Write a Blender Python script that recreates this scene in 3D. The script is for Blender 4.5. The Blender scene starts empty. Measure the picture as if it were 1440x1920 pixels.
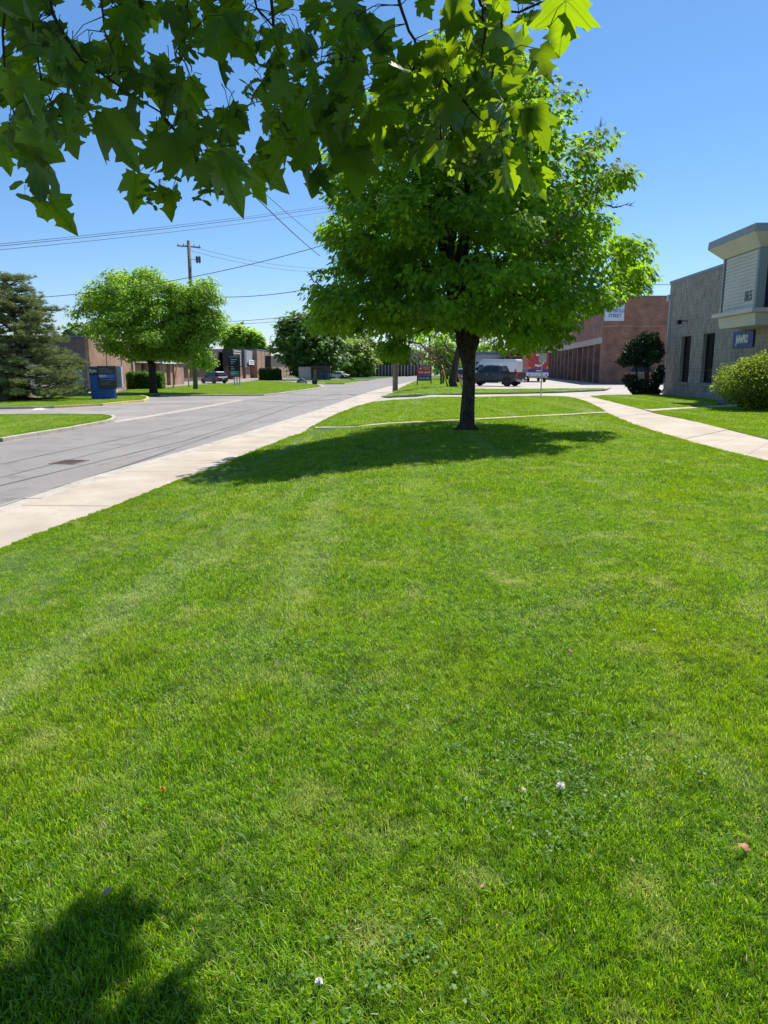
import bpy, bmesh, math, random
import numpy as np
from mathutils import Vector, Matrix, Euler, geometry
random.seed(7); rng = np.random.default_rng(7)
R = math.radians
sc = bpy.context.scene
# ------------------------------------------------------------ camera, sky, sun, exposure
F, H = 1386.0, 1.65
PITCH = math.atan(270/1386)
cam_d = bpy.data.cameras.new('camera'); cam = bpy.data.objects.new('camera', cam_d)
sc.collection.objects.link(cam); sc.camera = cam
cam_d.sensor_fit = 'VERTICAL'; cam_d.sensor_height = 24; cam_d.lens = 24*F/1920
cam_d.clip_start = 0.05; cam_d.clip_end = 4000
cam.location = (0, 0, H); cam.rotation_euler = (R(90)-PITCH, 0, 0)
SUN_EL = R(58); SUN_AZ = R(36)            # azimuth from +Y towards +X
SUN = Vector((math.sin(SUN_AZ)*math.cos(SUN_EL), math.cos(SUN_AZ)*math.cos(SUN_EL), math.sin(SUN_EL)))
w = bpy.data.worlds.new('World'); sc.world = w; w.use_nodes = True
nt = w.node_tree; nt.nodes.clear()
sky = nt.nodes.new('ShaderNodeTexSky'); sky.sky_type = 'NISHITA'; sky.sun_disc = False
sky.sun_elevation = SUN_EL; sky.sun_rotation = SUN_AZ
sky.air_density = 1.0; sky.dust_density = 0.25; sky.ozone_density = 4.0; sky.altitude = 100
hs = nt.nodes.new('ShaderNodeHueSaturation'); hs.inputs['Saturation'].default_value = 1.12
bg = nt.nodes.new('ShaderNodeBackground'); bg.inputs['Strength'].default_value = 0.108
wo = nt.nodes.new('ShaderNodeOutputWorld')
tcw = nt.nodes.new('ShaderNodeTexCoord'); spw = nt.nodes.new('ShaderNodeSeparateXYZ'); rmp = nt.nodes.new('ShaderNodeValToRGB'); mxw = nt.nodes.new('ShaderNodeMix'); mxw.data_type = 'RGBA'; mxw.blend_type = 'MULTIPLY'; mxw.inputs['Factor'].default_value = 1
rmp.color_ramp.elements[0].position = 0.0; rmp.color_ramp.elements[0].color = (0.78, 0.81, 0.95, 1); rmp.color_ramp.elements[1].position = 0.45; rmp.color_ramp.elements[1].color = (0.82, 0.90, 0.94, 1)
e_ = rmp.color_ramp.elements.new(0.12); e_.color = (0.78, 0.84, 0.95, 1)
nt.links.new(tcw.outputs['Generated'], spw.inputs[0]); nt.links.new(spw.outputs['Z'], rmp.inputs['Fac']); nt.links.new(sky.outputs[0], mxw.inputs['A']); nt.links.new(rmp.outputs[0], mxw.inputs['B'])
nt.links.new(mxw.outputs['Result'], hs.inputs['Color']); nt.links.new(hs.outputs[0], bg.inputs['Color']); nt.links.new(bg.outputs[0], wo.inputs['Surface'])
sl = bpy.data.lights.new('sun', 'SUN'); sl.energy = 5.0; sl.angle = R(0.53); sl.color = (1.0, 0.95, 0.87)
so = bpy.data.objects.new('sun', sl); sc.collection.objects.link(so)
so.rotation_euler = SUN.to_track_quat('Z', 'Y').to_euler(); so.location = (0, 0, 50)
sc.view_settings.view_transform = 'Standard'; sc.view_settings.look = 'None'
sc.view_settings.exposure = 0.52; sc.view_settings.gamma = 1.0; sc.view_settings.use_curve_mapping = False
sc.render.resolution_x = 768; sc.render.resolution_y = 1024
try:
    sc.cycles.max_bounces = 6; sc.cycles.transmission_bounces = 4; sc.cycles.diffuse_bounces = 3
    sc.cycles.use_denoising = True
except Exception: pass

# ------------------------------------------------------------ terrain and pixel helpers
def edge_x(Y): return -5.2 + 0.105*Y if Y < 30 else -2.05 + 0.05*(Y-30)
def hz(X, Y):
    t = min(1, max(0, (X-edge_x(Y)-0.3)/4.5)); t = t*t*(3-2*t)
    return -0.5*(1-t)
CP, SP = math.cos(PITCH), math.sin(PITCH)
def ray(px, py):
    x = (px-720)/F; u = (960-py)/F
    return Vector((x, CP+SP*u, -SP+CP*u))
def G(px, py, off=0.0):
    d = ray(px, py); z = off
    for _ in range(25):
        t = (H-z)/-d.z
        z = 0.5*z + 0.5*(hz(d.x*t, d.y*t)+off)
    t = (H-z)/-d.z
    return Vector((d.x*t, d.y*t, z))
def P(px, py, Y):
    d = ray(px, py); t = Y/d.y
    return Vector((d.x*t, Y, H+d.z*t))
def GX(px, py, X):           # hit with the plane x = X
    d = ray(px, py); t = X/d.x
    return Vector((X, d.y*t, H+d.z*t))
def GP(px, py, p0, dr):      # hit with vertical plane through p0 along dr
    d = ray(px, py); n = Vector((dr[1], -dr[0], 0))
    t = n.dot(Vector((p0[0], p0[1], 0)))/n.dot(d)
    return Vector((0, 0, H)) + d*t

# ------------------------------------------------------------ materials
def mat(name, col, rough=0.8, col2=None, scale=4.0, bump=0.0, bscale=None, metal=0.0, spec=None, mix=(0.35, 0.65), detail=6, coat=0, spots=None, bdist=0.02):
    m = bpy.data.materials.new(name); m.use_nodes = True; n = m.node_tree; b = n.nodes['Principled BSDF']
    b.inputs['Base Color'].default_value = (*col, 1); b.inputs['Roughness'].default_value = rough
    b.inputs['Metallic'].default_value = metal
    if spec is not None: b.inputs['Specular IOR Level'].default_value = spec
    if coat: b.inputs['Coat Weight'].default_value = coat; b.inputs['Coat Roughness'].default_value = 0.05
    if col2 or bump or spots:
        tc = n.nodes.new('ShaderNodeTexCoord')
        geo = n.nodes.new('ShaderNodeNewGeometry')
    if col2:
        no = n.nodes.new('ShaderNodeTexNoise'); no.inputs['Scale'].default_value = scale; no.inputs['Detail'].default_value = detail
        mr = n.nodes.new('ShaderNodeMapRange'); mr.inputs[1].default_value = mix[0]; mr.inputs[2].default_value = mix[1]
        mx = n.nodes.new('ShaderNodeMix'); mx.data_type = 'RGBA'; mx.inputs['A'].default_value = (*col, 1); mx.inputs['B'].default_value = (*col2, 1)
        n.links.new(geo.outputs['Position'], no.inputs['Vector']); n.links.new(no.outputs['Fac'], mr.inputs[0])
        n.links.new(mr.outputs[0], mx.inputs['Factor']); src = mx.outputs['Result']
        if spots:
            n2 = n.nodes.new('ShaderNodeTexNoise'); n2.inputs['Scale'].default_value = spots[0]; n2.inputs['Detail'].default_value = 3
            m2 = n.nodes.new('ShaderNodeMapRange'); m2.inputs[1].default_value = spots[1]; m2.inputs[2].default_value = spots[2]
            x2 = n.nodes.new('ShaderNodeMix'); x2.data_type = 'RGBA'; x2.inputs['B'].default_value = (*spots[3], 1)
            n.links.new(geo.outputs['Position'], n2.inputs['Vector']); n.links.new(n2.outputs['Fac'], m2.inputs[0]); n.links.new(m2.outputs[0], x2.inputs['Factor'])
            n.links.new(src, x2.inputs['A']); src = x2.outputs['Result']
        n.links.new(src, b.inputs['Base Color'])
    if bump:
        nb = n.nodes.new('ShaderNodeTexNoise'); nb.inputs['Scale'].default_value = bscale or scale*6; nb.inputs['Detail'].default_value = 5
        bp = n.nodes.new('ShaderNodeBump'); bp.inputs['Strength'].default_value = bump; bp.inputs['Distance'].default_value = bdist
        n.links.new(geo.outputs['Position'], nb.inputs['Vector']); n.links.new(nb.outputs['Fac'], bp.inputs['Height']); n.links.new(bp.outputs[0], b.inputs['Normal'])
    return m
def brick_mat(name, c1, c2, mortar, bw=0.22, bh=0.075, ms=0.012, stain=None, bump=0.4, squash=1.0):
    m = bpy.data.materials.new(name); m.use_nodes = True; n = m.node_tree; b = n.nodes['Principled BSDF']; b.inputs['Roughness'].default_value = 0.9
    uv = n.nodes.new('ShaderNodeUVMap'); br = n.nodes.new('ShaderNodeTexBrick')
    br.inputs['Scale'].default_value = 1; br.inputs['Color1'].default_value = (*c1, 1); br.inputs['Color2'].default_value = (*c2, 1); br.inputs['Mortar'].default_value = (*mortar, 1)
    br.inputs['Brick Width'].default_value = bw; br.inputs['Row Height'].default_value = bh; br.inputs['Mortar Size'].default_value = ms; br.inputs['Bias'].default_value = 0
    n.links.new(uv.outputs[0], br.inputs['Vector'])
    no = n.nodes.new('ShaderNodeTexNoise'); no.inputs['Scale'].default_value = 0.9; no.inputs['Detail'].default_value = 8
    mr = n.nodes.new('ShaderNodeMapRange'); mr.inputs[1].default_value = 0.3; mr.inputs[2].default_value = 0.75; mr.inputs[3].default_value = 0.65; mr.inputs[4].default_value = 1.25
    mx = n.nodes.new('ShaderNodeMix'); mx.data_type = 'RGBA'; mx.blend_type = 'MULTIPLY'; mx.inputs['Factor'].default_value = 1
    geo = n.nodes.new('ShaderNodeNewGeometry'); n.links.new(geo.outputs['Position'], no.inputs['Vector']); n.links.new(no.outputs['Fac'], mr.inputs[0])
    n.links.new(br.outputs['Color'], mx.inputs['A']); n.links.new(mr.outputs[0], mx.inputs['B']); n.links.new(mx.outputs['Result'], b.inputs['Base Color'])
    bp = n.nodes.new('ShaderNodeBump'); bp.inputs['Strength'].default_value = bump; bp.inputs['Distance'].default_value = 0.01; bp.invert = True
    n.links.new(br.outputs['Fac'], bp.inputs['Height']); n.links.new(bp.outputs[0], b.inputs['Normal'])
    return m
def leaf_mat(name, dark, light, trans, tw=0.45, rough=0.5, world=0.25, veins=False, objrand=False, spec=0.3):
    m = bpy.data.materials.new(name); m.use_nodes = True; n = m.node_tree; b = n.nodes['Principled BSDF']; out = n.nodes['Material Output']
    b.inputs['Roughness'].default_value = rough; b.inputs['Specular IOR Level'].default_value = spec
    geo = n.nodes.new('ShaderNodeNewGeometry')
    if objrand:
        oi = n.nodes.new('ShaderNodeObjectInfo'); rnd = oi.outputs['Random']
    else:
        at = n.nodes.new('ShaderNodeAttribute'); at.attribute_name = 'rnd'; rnd = at.outputs['Fac']
    no = n.nodes.new('ShaderNodeTexNoise'); no.inputs['Scale'].default_value = world; no.inputs['Detail'].default_value = 3
    n.links.new(geo.outputs['Position'], no.inputs['Vector'])
    ad = n.nodes.new('ShaderNodeMath'); ad.operation = 'ADD'; ad.use_clamp = True
    sb = n.nodes.new('ShaderNodeMath'); sb.operation = 'MULTIPLY_ADD'; sb.inputs[1].default_value = 1.6; sb.inputs[2].default_value = -0.8
    n.links.new(no.outputs['Fac'], sb.inputs[0]); n.links.new(sb.outputs[0], ad.inputs[0]); n.links.new(rnd, ad.inputs[1])
    mx = n.nodes.new('ShaderNodeMix'); mx.data_type = 'RGBA'; mx.inputs['A'].default_value = (*dark, 1); mx.inputs['B'].default_value = (*light, 1)
    n.links.new(ad.outputs[0], mx.inputs['Factor']); colr = mx.outputs['Result']
    tr = n.nodes.new('ShaderNodeBsdfTranslucent'); tr.inputs['Color'].default_value = (*trans, 1)
    t2 = n.nodes.new('ShaderNodeMix'); t2.data_type = 'RGBA'; t2.blend_type = 'MULTIPLY'; t2.inputs['Factor'].default_value = 1; t2.inputs['A'].default_value = (*trans, 1)
    g = n.nodes.new('ShaderNodeMapRange'); g.inputs[3].default_value = 0.65; g.inputs[4].default_value = 1.2
    n.links.new(ad.outputs[0], g.inputs[0]); n.links.new(g.outputs[0], t2.inputs['B']); tcol = t2.outputs['Result']
    if veins:
        tc = n.nodes.new('ShaderNodeTexCoord'); sp = n.nodes.new('ShaderNodeSeparateXYZ'); n.links.new(tc.outputs['Object'], sp.inputs[0])
        def M(op, a, b_=None, c=None):
            q = n.nodes.new('ShaderNodeMath'); q.operation = op
            for i, v in enumerate((a, b_, c)):
                if v is None: continue
                if isinstance(v, (int, float)): q.inputs[i].default_value = v
                else: n.links.new(v, q.inputs[i])
            return q.outputs[0]
        ax = M('ABSOLUTE', sp.outputs['X']); y = sp.outputs['Y']
        dist = None
        for a in (0, 48, 98):
            ca, sa = math.sin(R(a)), math.cos(R(a))      # direction (ca, sa) in (|x|, y)
            d_ = M('ABSOLUTE', M('SUBTRACT', M('MULTIPLY', ax, sa), M('MULTIPLY', y, ca)))
            dist = d_ if dist is None else M('MINIMUM', dist, d_)
        wv = M('ABSOLUTE', M('SUBTRACT', M('FRACT', M('MULTIPLY', M('ADD', y, M('MULTIPLY', ax, -0.8)), 7.0)), 0.5))
        v1 = n.nodes.new('ShaderNodeMapRange'); v1.inputs[1].default_value = 0.004; v1.inputs[2].default_value = 0.018; v1.inputs[3].default_value = 0.75; v1.inputs[4].default_value = 0
        n.links.new(dist, v1.inputs[0])
        v2 = n.nodes.new('ShaderNodeMapRange'); v2.inputs[1].default_value = 0.03; v2.inputs[2].default_value = 0.09; v2.inputs[3].default_value = 0.3; v2.inputs[4].default_value = 0
        n.links.new(wv, v2.inputs[0])
        vv = M('MAXIMUM', v1.outputs[0], v2.outputs[0])
        x1 = n.nodes.new('ShaderNodeMix'); x1.data_type = 'RGBA'; x1.inputs['B'].default_value = (*[min(1, c*2.0+0.02) for c in light], 1); n.links.new(vv, x1.inputs['Factor']); n.links.new(colr, x1.inputs['A']); colr = x1.outputs['Result']
        x3 = n.nodes.new('ShaderNodeMix'); x3.data_type = 'RGBA'; x3.inputs['B'].default_value = (*[c*0.45 for c in trans], 1); n.links.new(vv, x3.inputs['Factor']); n.links.new(tcol, x3.inputs['A']); tcol = x3.outputs['Result']
        bp = n.nodes.new('ShaderNodeBump'); bp.inputs['Strength'].default_value = 0.5; bp.inputs['Distance'].default_value = 0.02; bp.invert = True
        n.links.new(vv, bp.inputs['Height']); n.links.new(bp.outputs[0], b.inputs['Normal'])
    n.links.new(colr, b.inputs['Base Color']); n.links.new(tcol, tr.inputs['Color'])
    ms = n.nodes.new('ShaderNodeMixShader'); ms.inputs[0].default_value = tw
    n.links.new(b.outputs[0], ms.inputs[1]); n.links.new(tr.outputs[0], ms.inputs[2]); n.links.new(ms.outputs[0], out.inputs['Surface'])
    return m

M = {}
M['concrete'] = mat('concrete', (0.50, 0.43, 0.345), 0.9, (0.38, 0.32, 0.255), 0.9, 0.4, 60, spots=(6, 0.56, 0.72, (0.40, 0.345, 0.28)), detail=9)
M['kerb'] = mat('kerb', (0.47, 0.43, 0.37), 0.9, (0.36, 0.32, 0.26), 2.0, 0.5, 40, spots=(9, 0.6, 0.7, (0.27, 0.24, 0.2)))
M['kerb_yellow'] = mat('kerb_yellow', (0.62, 0.5, 0.12), 0.8, (0.5, 0.42, 0.22), 4)
M['lot'] = mat('pavement', (0.30, 0.275, 0.25), 0.95, (0.22, 0.20, 0.185), 0.25, 0.3, 50, spots=(1.1, 0.58, 0.68, (0.19, 0.175, 0.16)))
M['lot_pale'] = mat('pavement_pale', (0.46, 0.42, 0.37), 0.95, (0.36, 0.33, 0.29), 0.3, 0.3, 50, spots=(1.5, 0.6, 0.7, (0.3, 0.27, 0.24)))
M['soil'] = mat('soil', (0.035, 0.085, 0.005), 1, (0.06, 0.11, 0.012), 3, 0.8, 40, spots=(7, 0.64, 0.74, (0.07, 0.07, 0.03)))
M['far_ground'] = mat('far_ground', (0.06, 0.11, 0.03), 1, (0.09, 0.12, 0.04), 0.1)
M['white_paint'] = mat('white_paint', (0.75, 0.74, 0.7), 0.7)
M['black'] = mat('black', (0.012, 0.012, 0.013), 0.45)
M['rubber'] = mat('rubber', (0.02, 0.02, 0.02), 0.85)
M['rim'] = mat('rim', (0.5, 0.5, 0.52), 0.3, metal=0.9)
M['chrome'] = mat('chrome', (0.7, 0.7, 0.72), 0.15, metal=1)
M['glass'] = mat('glass', (0.015, 0.02, 0.025), 0.06, spec=0.8)
M['dark_window'] = mat('dark_window', (0.012, 0.014, 0.018), 0.12, spec=0.7)
M['red_lamp'] = mat('red_lamp', (0.5, 0.015, 0.02), 0.2)
M['amber_lamp'] = mat('amber_lamp', (0.8, 0.32, 0.03), 0.2)
M['clear_lamp'] = mat('clear_lamp', (0.75, 0.77, 0.8), 0.1, spec=0.8)
M['paint_grey'] = mat('paint_grey', (0.055, 0.062, 0.072), 0.3, metal=0.5, coat=0.8)
M['paint_black'] = mat('paint_black', (0.015, 0.016, 0.018), 0.28, coat=0.8)
M['paint_white'] = mat('paint_white', (0.75, 0.76, 0.77), 0.35, coat=0.4)
M['paint_silver'] = mat('paint_silver', (0.5, 0.52, 0.55), 0.3, metal=0.6, coat=0.5)
M['paint_red'] = mat('paint_red', (0.42, 0.035, 0.045), 0.4, coat=0.3)
M['paint_blue'] = mat('paint_blue', (0.02, 0.05, 0.25), 0.4, coat=0.3)
M['plum'] = mat('paint_plum', (0.04, 0.03, 0.045), 0.3, metal=0.3, coat=0.8)
M['bark'] = mat('bark', (0.085, 0.066, 0.05), 0.95, (0.028, 0.022, 0.017), 9, 1.0, 22, bdist=.06)
M['bark_grey'] = mat('bark_grey', (0.14, 0.11, 0.09), 0.95, (0.07, 0.055, 0.045), 9, 1.0, 30)
M['twig'] = mat('twig', (0.055, 0.04, 0.033), 0.8, (0.03, 0.024, 0.02), 30, 0.4, 200)
M['pole_wood'] = mat('pole_wood', (0.24, 0.21, 0.17), 0.95, (0.16, 0.135, 0.11), 5, 0.6, 30)
M['pole_dark'] = mat('pole_dark', (0.15, 0.13, 0.11), 0.95, (0.1, 0.085, 0.07), 5)
M['wire'] = mat('wire', (0.03, 0.03, 0.033), 0.6)
M['steel'] = mat('steel', (0.35, 0.36, 0.38), 0.45, metal=0.6)
M['galv'] = mat('galvanised', (0.5, 0.54, 0.6), 0.5, metal=0.3)
M['yellow'] = mat('yellow_plastic', (0.75, 0.42, 0.03), 0.5, (0.6, 0.33, 0.03), 6)
M['blue_sign'] = mat('blue_sign', (0.015, 0.13, 0.5), 0.45, (0.012, 0.11, 0.42), 1.5)
M['navy'] = mat('navy', (0.01, 0.02, 0.06), 0.35)
M['screen'] = mat('screen', (0.008, 0.008, 0.01), 0.3)
M['royal'] = mat('royal_blue', (0.03, 0.07, 0.42), 0.4)
M['text_white'] = mat('text_white', (0.82, 0.83, 0.85), 0.6)
M['text_pale_green'] = mat('text_pale_green', (0.62, 0.8, 0.55), 0.6)
M['text_grey'] = mat('text_grey', (0.3, 0.32, 0.36), 0.6)
M['text_dark'] = mat('text_dark', (0.09, 0.1, 0.12), 0.5)
M['bright_blue'] = mat('bright_blue', (0.15, 0.3, 0.85), 0.5)
M['text_blue'] = mat('text_blue', (0.09, 0.16, 0.36), 0.6)
M['pale_blue'] = mat('pale_blue_board', (0.62, 0.7, 0.8), 0.6, (0.56, 0.64, 0.75), 2)
M['teal'] = mat('teal_panel', (0.1, 0.25, 0.24), 0.5)
M['sign_grey'] = mat('sign_grey', (0.42, 0.45, 0.47), 0.5)
M['sign_red'] = mat('sign_red', (0.55, 0.04, 0.045), 0.5)
M['sign_slate'] = mat('sign_slate', (0.075, 0.1, 0.15), 0.5)
M['sign_back'] = mat('sign_back', (0.5, 0.49, 0.47), 0.5, (0.42, 0.41, 0.4), 5)
M['pink_back'] = mat('pink_back', (0.5, 0.36, 0.33), 0.6)
M['cream'] = mat('cream_siding', (0.72, 0.65, 0.56), 0.7, (0.64, 0.58, 0.49), 0.8)
M['cap_grey'] = mat('cap_grey', (0.34, 0.35, 0.35), 0.6, (0.3, 0.31, 0.31), 1.0)
M['flash_blue'] = mat('flashing', (0.2, 0.25, 0.32), 0.5)
M['slate_metal'] = mat('slate_metal', (0.12, 0.15, 0.2), 0.5)
M['brown_fascia'] = mat('brown_fascia', (0.075, 0.06, 0.055), 0.8, (0.06, 0.048, 0.045), 1)
M['slat_pale'] = mat('slat_pale', (0.5, 0.44, 0.38), 0.8)
M['slat_dark'] = mat('slat_dark', (0.06, 0.05, 0.045), 0.8)
M['beige'] = mat('beige_panel', (0.48, 0.42, 0.36), 0.85, (0.4, 0.35, 0.3), 1)
M['rock'] = mat('rock', (0.2, 0.2, 0.17), 0.95, (0.13, 0.14, 0.1), 3, 0.8, 12)
M['rust'] = mat('rusty_iron', (0.19, 0.135, 0.11), 0.9, (0.12, 0.085, 0.07), 8)
M['board_blue'] = mat('board_blue', (0.012, 0.035, 0.2), 0.4)
M['bin_blue'] = mat('bin_blue', (0.02, 0.06, 0.18), 0.5)
M['tar'] = mat('tar', (0.085, 0.08, 0.078), 0.85)
M['red_brick'] = brick_mat('red_brick', (0.34, 0.165, 0.11), (0.26, 0.12, 0.08), (0.29, 0.20, 0.15), 0.4, 0.2, 0.02)
M['lit_brick'] = brick_mat('sunlit_tan_brick', (0.46, 0.235, 0.155), (0.35, 0.17, 0.115), (0.42, 0.32, 0.25), 0.3, 0.1, 0.014)  # raised brightness puts sunlight into the colour of the sunny walls
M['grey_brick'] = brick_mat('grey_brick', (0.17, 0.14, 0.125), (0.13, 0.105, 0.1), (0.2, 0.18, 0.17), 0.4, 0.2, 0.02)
M['brown_brick'] = brick_mat('brown_brick', (0.26, 0.14, 0.11), (0.19, 0.1, 0.08), (0.24, 0.19, 0.16), 0.3, 0.1, 0.014)
M['asphalt'] = None
# split-face vertical stone of the near right building
def stone_mat():
    m = bpy.data.materials.new('split_stone'); m.use_nodes = True; n = m.node_tree; b = n.nodes['Principled BSDF']; b.inputs['Roughness'].default_value = 0.95
    uv = n.nodes.new('ShaderNodeUVMap'); mp = n.nodes.new('ShaderNodeMapping'); mp.inputs['Rotation'].default_value = (0, 0, R(90))
    br = n.nodes.new('ShaderNodeTexBrick'); br.inputs['Scale'].default_value = 1
    br.inputs['Color1'].default_value = (0.49, 0.43, 0.35, 1); br.inputs['Color2'].default_value = (0.36, 0.31, 0.25, 1); br.inputs['Mortar'].default_value = (0.16, 0.14, 0.12, 1)
    br.inputs['Brick Width'].default_value = 0.4; br.inputs['Row Height'].default_value = 0.11; br.inputs['Mortar Size'].default_value = 0.012
    n.links.new(uv.outputs[0], mp.inputs[0]); n.links.new(mp.outputs[0], br.inputs['Vector'])
    n1 = n.nodes.new('ShaderNodeTexNoise'); n1.inputs['Scale'].default_value = 1.0; n1.inputs['Detail'].default_value = 6
    m1 = n.nodes.new('ShaderNodeMapping'); m1.inputs['Scale'].default_value = (6, 1.5, 1); n.links.new(uv.outputs[0], m1.inputs[0]); n.links.new(m1.outputs[0], n1.inputs['Vector'])
    mr = n.nodes.new('ShaderNodeMapRange'); mr.inputs[1].default_value = 0.3; mr.inputs[2].default_value = 0.7; mr.inputs[3].default_value = 0.62; mr.inputs[4].default_value = 1.2; n.links.new(n1.outputs['Fac'], mr.inputs[0])
    mx = n.nodes.new('ShaderNodeMix'); mx.data_type = 'RGBA'; mx.blend_type = 'MULTIPLY'; mx.inputs['Factor'].default_value = 1
    n.links.new(br.outputs['Color'], mx.inputs['A']); n.links.new(mr.outputs[0], mx.inputs['B']); n.links.new(mx.outputs['Result'], b.inputs['Base Color'])
    bp = n.nodes.new('ShaderNodeBump'); bp.inputs['Strength'].default_value = 0.5; bp.inputs['Distance'].default_value = 0.02
    n2 = n.nodes.new('ShaderNodeTexNoise'); n2.inputs['Scale'].default_value = 9; n.links.new(m1.outputs[0], n2.inputs['Vector'])
    n.links.new(n1.outputs['Fac'], bp.inputs['Height']); n.links.new(bp.outputs[0], b.inputs['Normal'])
    return m
M['stone'] = stone_mat()
def asphalt_mat():
    m = bpy.data.materials.new('asphalt'); m.use_nodes = True; n = m.node_tree; b = n.nodes['Principled BSDF']; b.inputs['Roughness'].default_value = 0.85
    geo = n.nodes.new('ShaderNodeNewGeometry')
    def noise(s, d=5):
        q = n.nodes.new('ShaderNodeTexNoise'); q.inputs['Scale'].default_value = s; q.inputs['Detail'].default_value = d; n.links.new(geo.outputs['Position'], q.inputs['Vector']); return q.outputs['Fac']
    def mixc(f, a, b_, lo, hi):
        mr = n.nodes.new('ShaderNodeMapRange'); mr.inputs[1].default_value = lo; mr.inputs[2].default_value = hi; n.links.new(f, mr.inputs[0])
        x = n.nodes.new('ShaderNodeMix'); x.data_type = 'RGBA'
        if isinstance(a, tuple): x.inputs['A'].default_value = (*a, 1)
        else: n.links.new(a, x.inputs['A'])
        x.inputs['B'].default_value = (*b_, 1); n.links.new(mr.outputs[0], x.inputs['Factor']); return x.outputs['Result']
    c = mixc(noise(0.35), (0.21, 0.185, 0.17), (0.26, 0.232, 0.212), 0.35, 0.65)
    c = mixc(noise(1.3, 7), c, (0.165, 0.15, 0.14), 0.56, 0.72)
    c = mixc(noise(70, 2), c, (0.30, 0.29, 0.28), 0.55, 0.72)
    c = mixc(noise(90, 2), c, (0.08, 0.078, 0.078), 0.56, 0.75)
    n.links.new(c, b.inputs['Base Color'])
    bp = n.nodes.new('ShaderNodeBump'); bp.inputs['Strength'].default_value = 0.5; bp.inputs['Distance'].default_value = 0.01
    n.links.new(noise(80, 2), bp.inputs['Height']); n.links.new(bp.outputs[0], b.inputs['Normal'])
    return m
M['asphalt'] = asphalt_mat()
M['leaf_main'] = leaf_mat('maple_foliage', (0.032, 0.095, 0.010), (0.15, 0.285, 0.018), (0.45, 0.76, 0.025), 0.46, 0.6, 0.5, spec=.2)
M['leaf_left'] = leaf_mat('light_maple_foliage', (0.10, 0.19, 0.022), (0.24, 0.37, 0.045), (0.52, 0.78, 0.07), 0.5, 0.6, 0.35, spec=.2)
M['leaf_dark'] = leaf_mat('dark_foliage', (0.045, 0.11, 0.02), (0.11, 0.20, 0.03), (0.22, 0.42, 0.03), 0.4, 0.5, 0.35)
M['leaf_yellow'] = leaf_mat('yellow_green_foliage', (0.12, 0.2, 0.015), (0.22, 0.33, 0.03), (0.4, 0.55, 0.04), 0.4, 0.5, 0.3)
M['leaf_red'] = leaf_mat('reddish_foliage', (0.12, 0.06, 0.04), (0.2, 0.11, 0.07), (0.3, 0.15, 0.09), 0.35, 0.6, 0.5)
M['leaf_bush'] = leaf_mat('bush_foliage', (0.09, 0.15, 0.015), (0.22, 0.30, 0.03), (0.40, 0.52, 0.03), 0.38, 0.5, 0.8)
M['needle'] = leaf_mat('pine_needles', (0.14, 0.18, 0.06), (0.30, 0.35, 0.13), (0.28, 0.34, 0.09), 0.25, 0.6, 0.6)
M['needle_dark'] = leaf_mat('juniper_needles', (0.02, 0.042, 0.014), (0.045, 0.075, 0.022), (0.05, 0.08, 0.02), 0.15, 0.6, 0.8)
M['hero_leaf'] = leaf_mat('maple_leaf', (0.016, 0.048, 0.016), (0.03, 0.075, 0.022), (0.55, 0.85, 0.010), 0.33, 0.45, 1.5, veins=True, objrand=True, spec=0.4)
M['fill_leaf'] = leaf_mat('maple_leaf_plain', (0.016, 0.048, 0.016), (0.03, 0.075, 0.022), (0.55, 0.85, 0.010), 0.33, 0.45, 1.5, spec=.4)
M['clover'] = leaf_mat('clover', (0.07, 0.17, 0.02), (0.15, 0.27, 0.05), (0.25, 0.45, 0.04), 0.35, 0.5, 1.0)
M['straw'] = leaf_mat('dry_clippings', (0.42, 0.45, 0.2), (0.62, 0.58, 0.36), (0.5, 0.5, 0.25), 0.3, 0.6, 1.0)
M['samara'] = leaf_mat('maple_seed', (0.09, 0.15, 0.03), (0.16, 0.22, 0.06), (0.3, 0.42, 0.06), 0.35, 0.5, 2, objrand=True)

# ------------------------------------------------------------ object helpers
C = sc.collection
def tag(o, label=None, cat=None, group=None, kind=None):
    if label: o['label'] = label
    if cat: o['category'] = cat
    if group: o['group'] = group
    if kind: o['kind'] = kind
    return o
def thing(name, label, cat, loc=(0, 0, 0), rotz=0, group=None):
    o = bpy.data.objects.new(name, None); C.objects.link(o); o.empty_display_size = 0.3
    o.location = loc; o.rotation_euler = (0, 0, rotz)
    return tag(o, label, cat, group)
def root_of(o):
    while o.parent: o = o.parent
    return o
def link(name, me, parent=None, m=None):
    o = bpy.data.objects.new(name, me); C.objects.link(o)
    if m: 
        me.materials.clear(); me.materials.append(m)
    if parent: o.parent = parent
    return o
def dup(root, loc=None, rotz=None, label=None, group=None, scale=None):
    def cp(o, par):
        c = o.copy(); C.objects.link(c)
        if par: c.parent = par
        for ch in o.children: cp(ch, c)
        return c
    r = cp(root, None)
    if loc is not None: r.location = loc
    if rotz is not None: r.rotation_euler = (0, 0, rotz)
    if label: r['label'] = label
    if group: r['group'] = group
    if scale: r.scale = (scale,)*3
    return r
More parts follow.
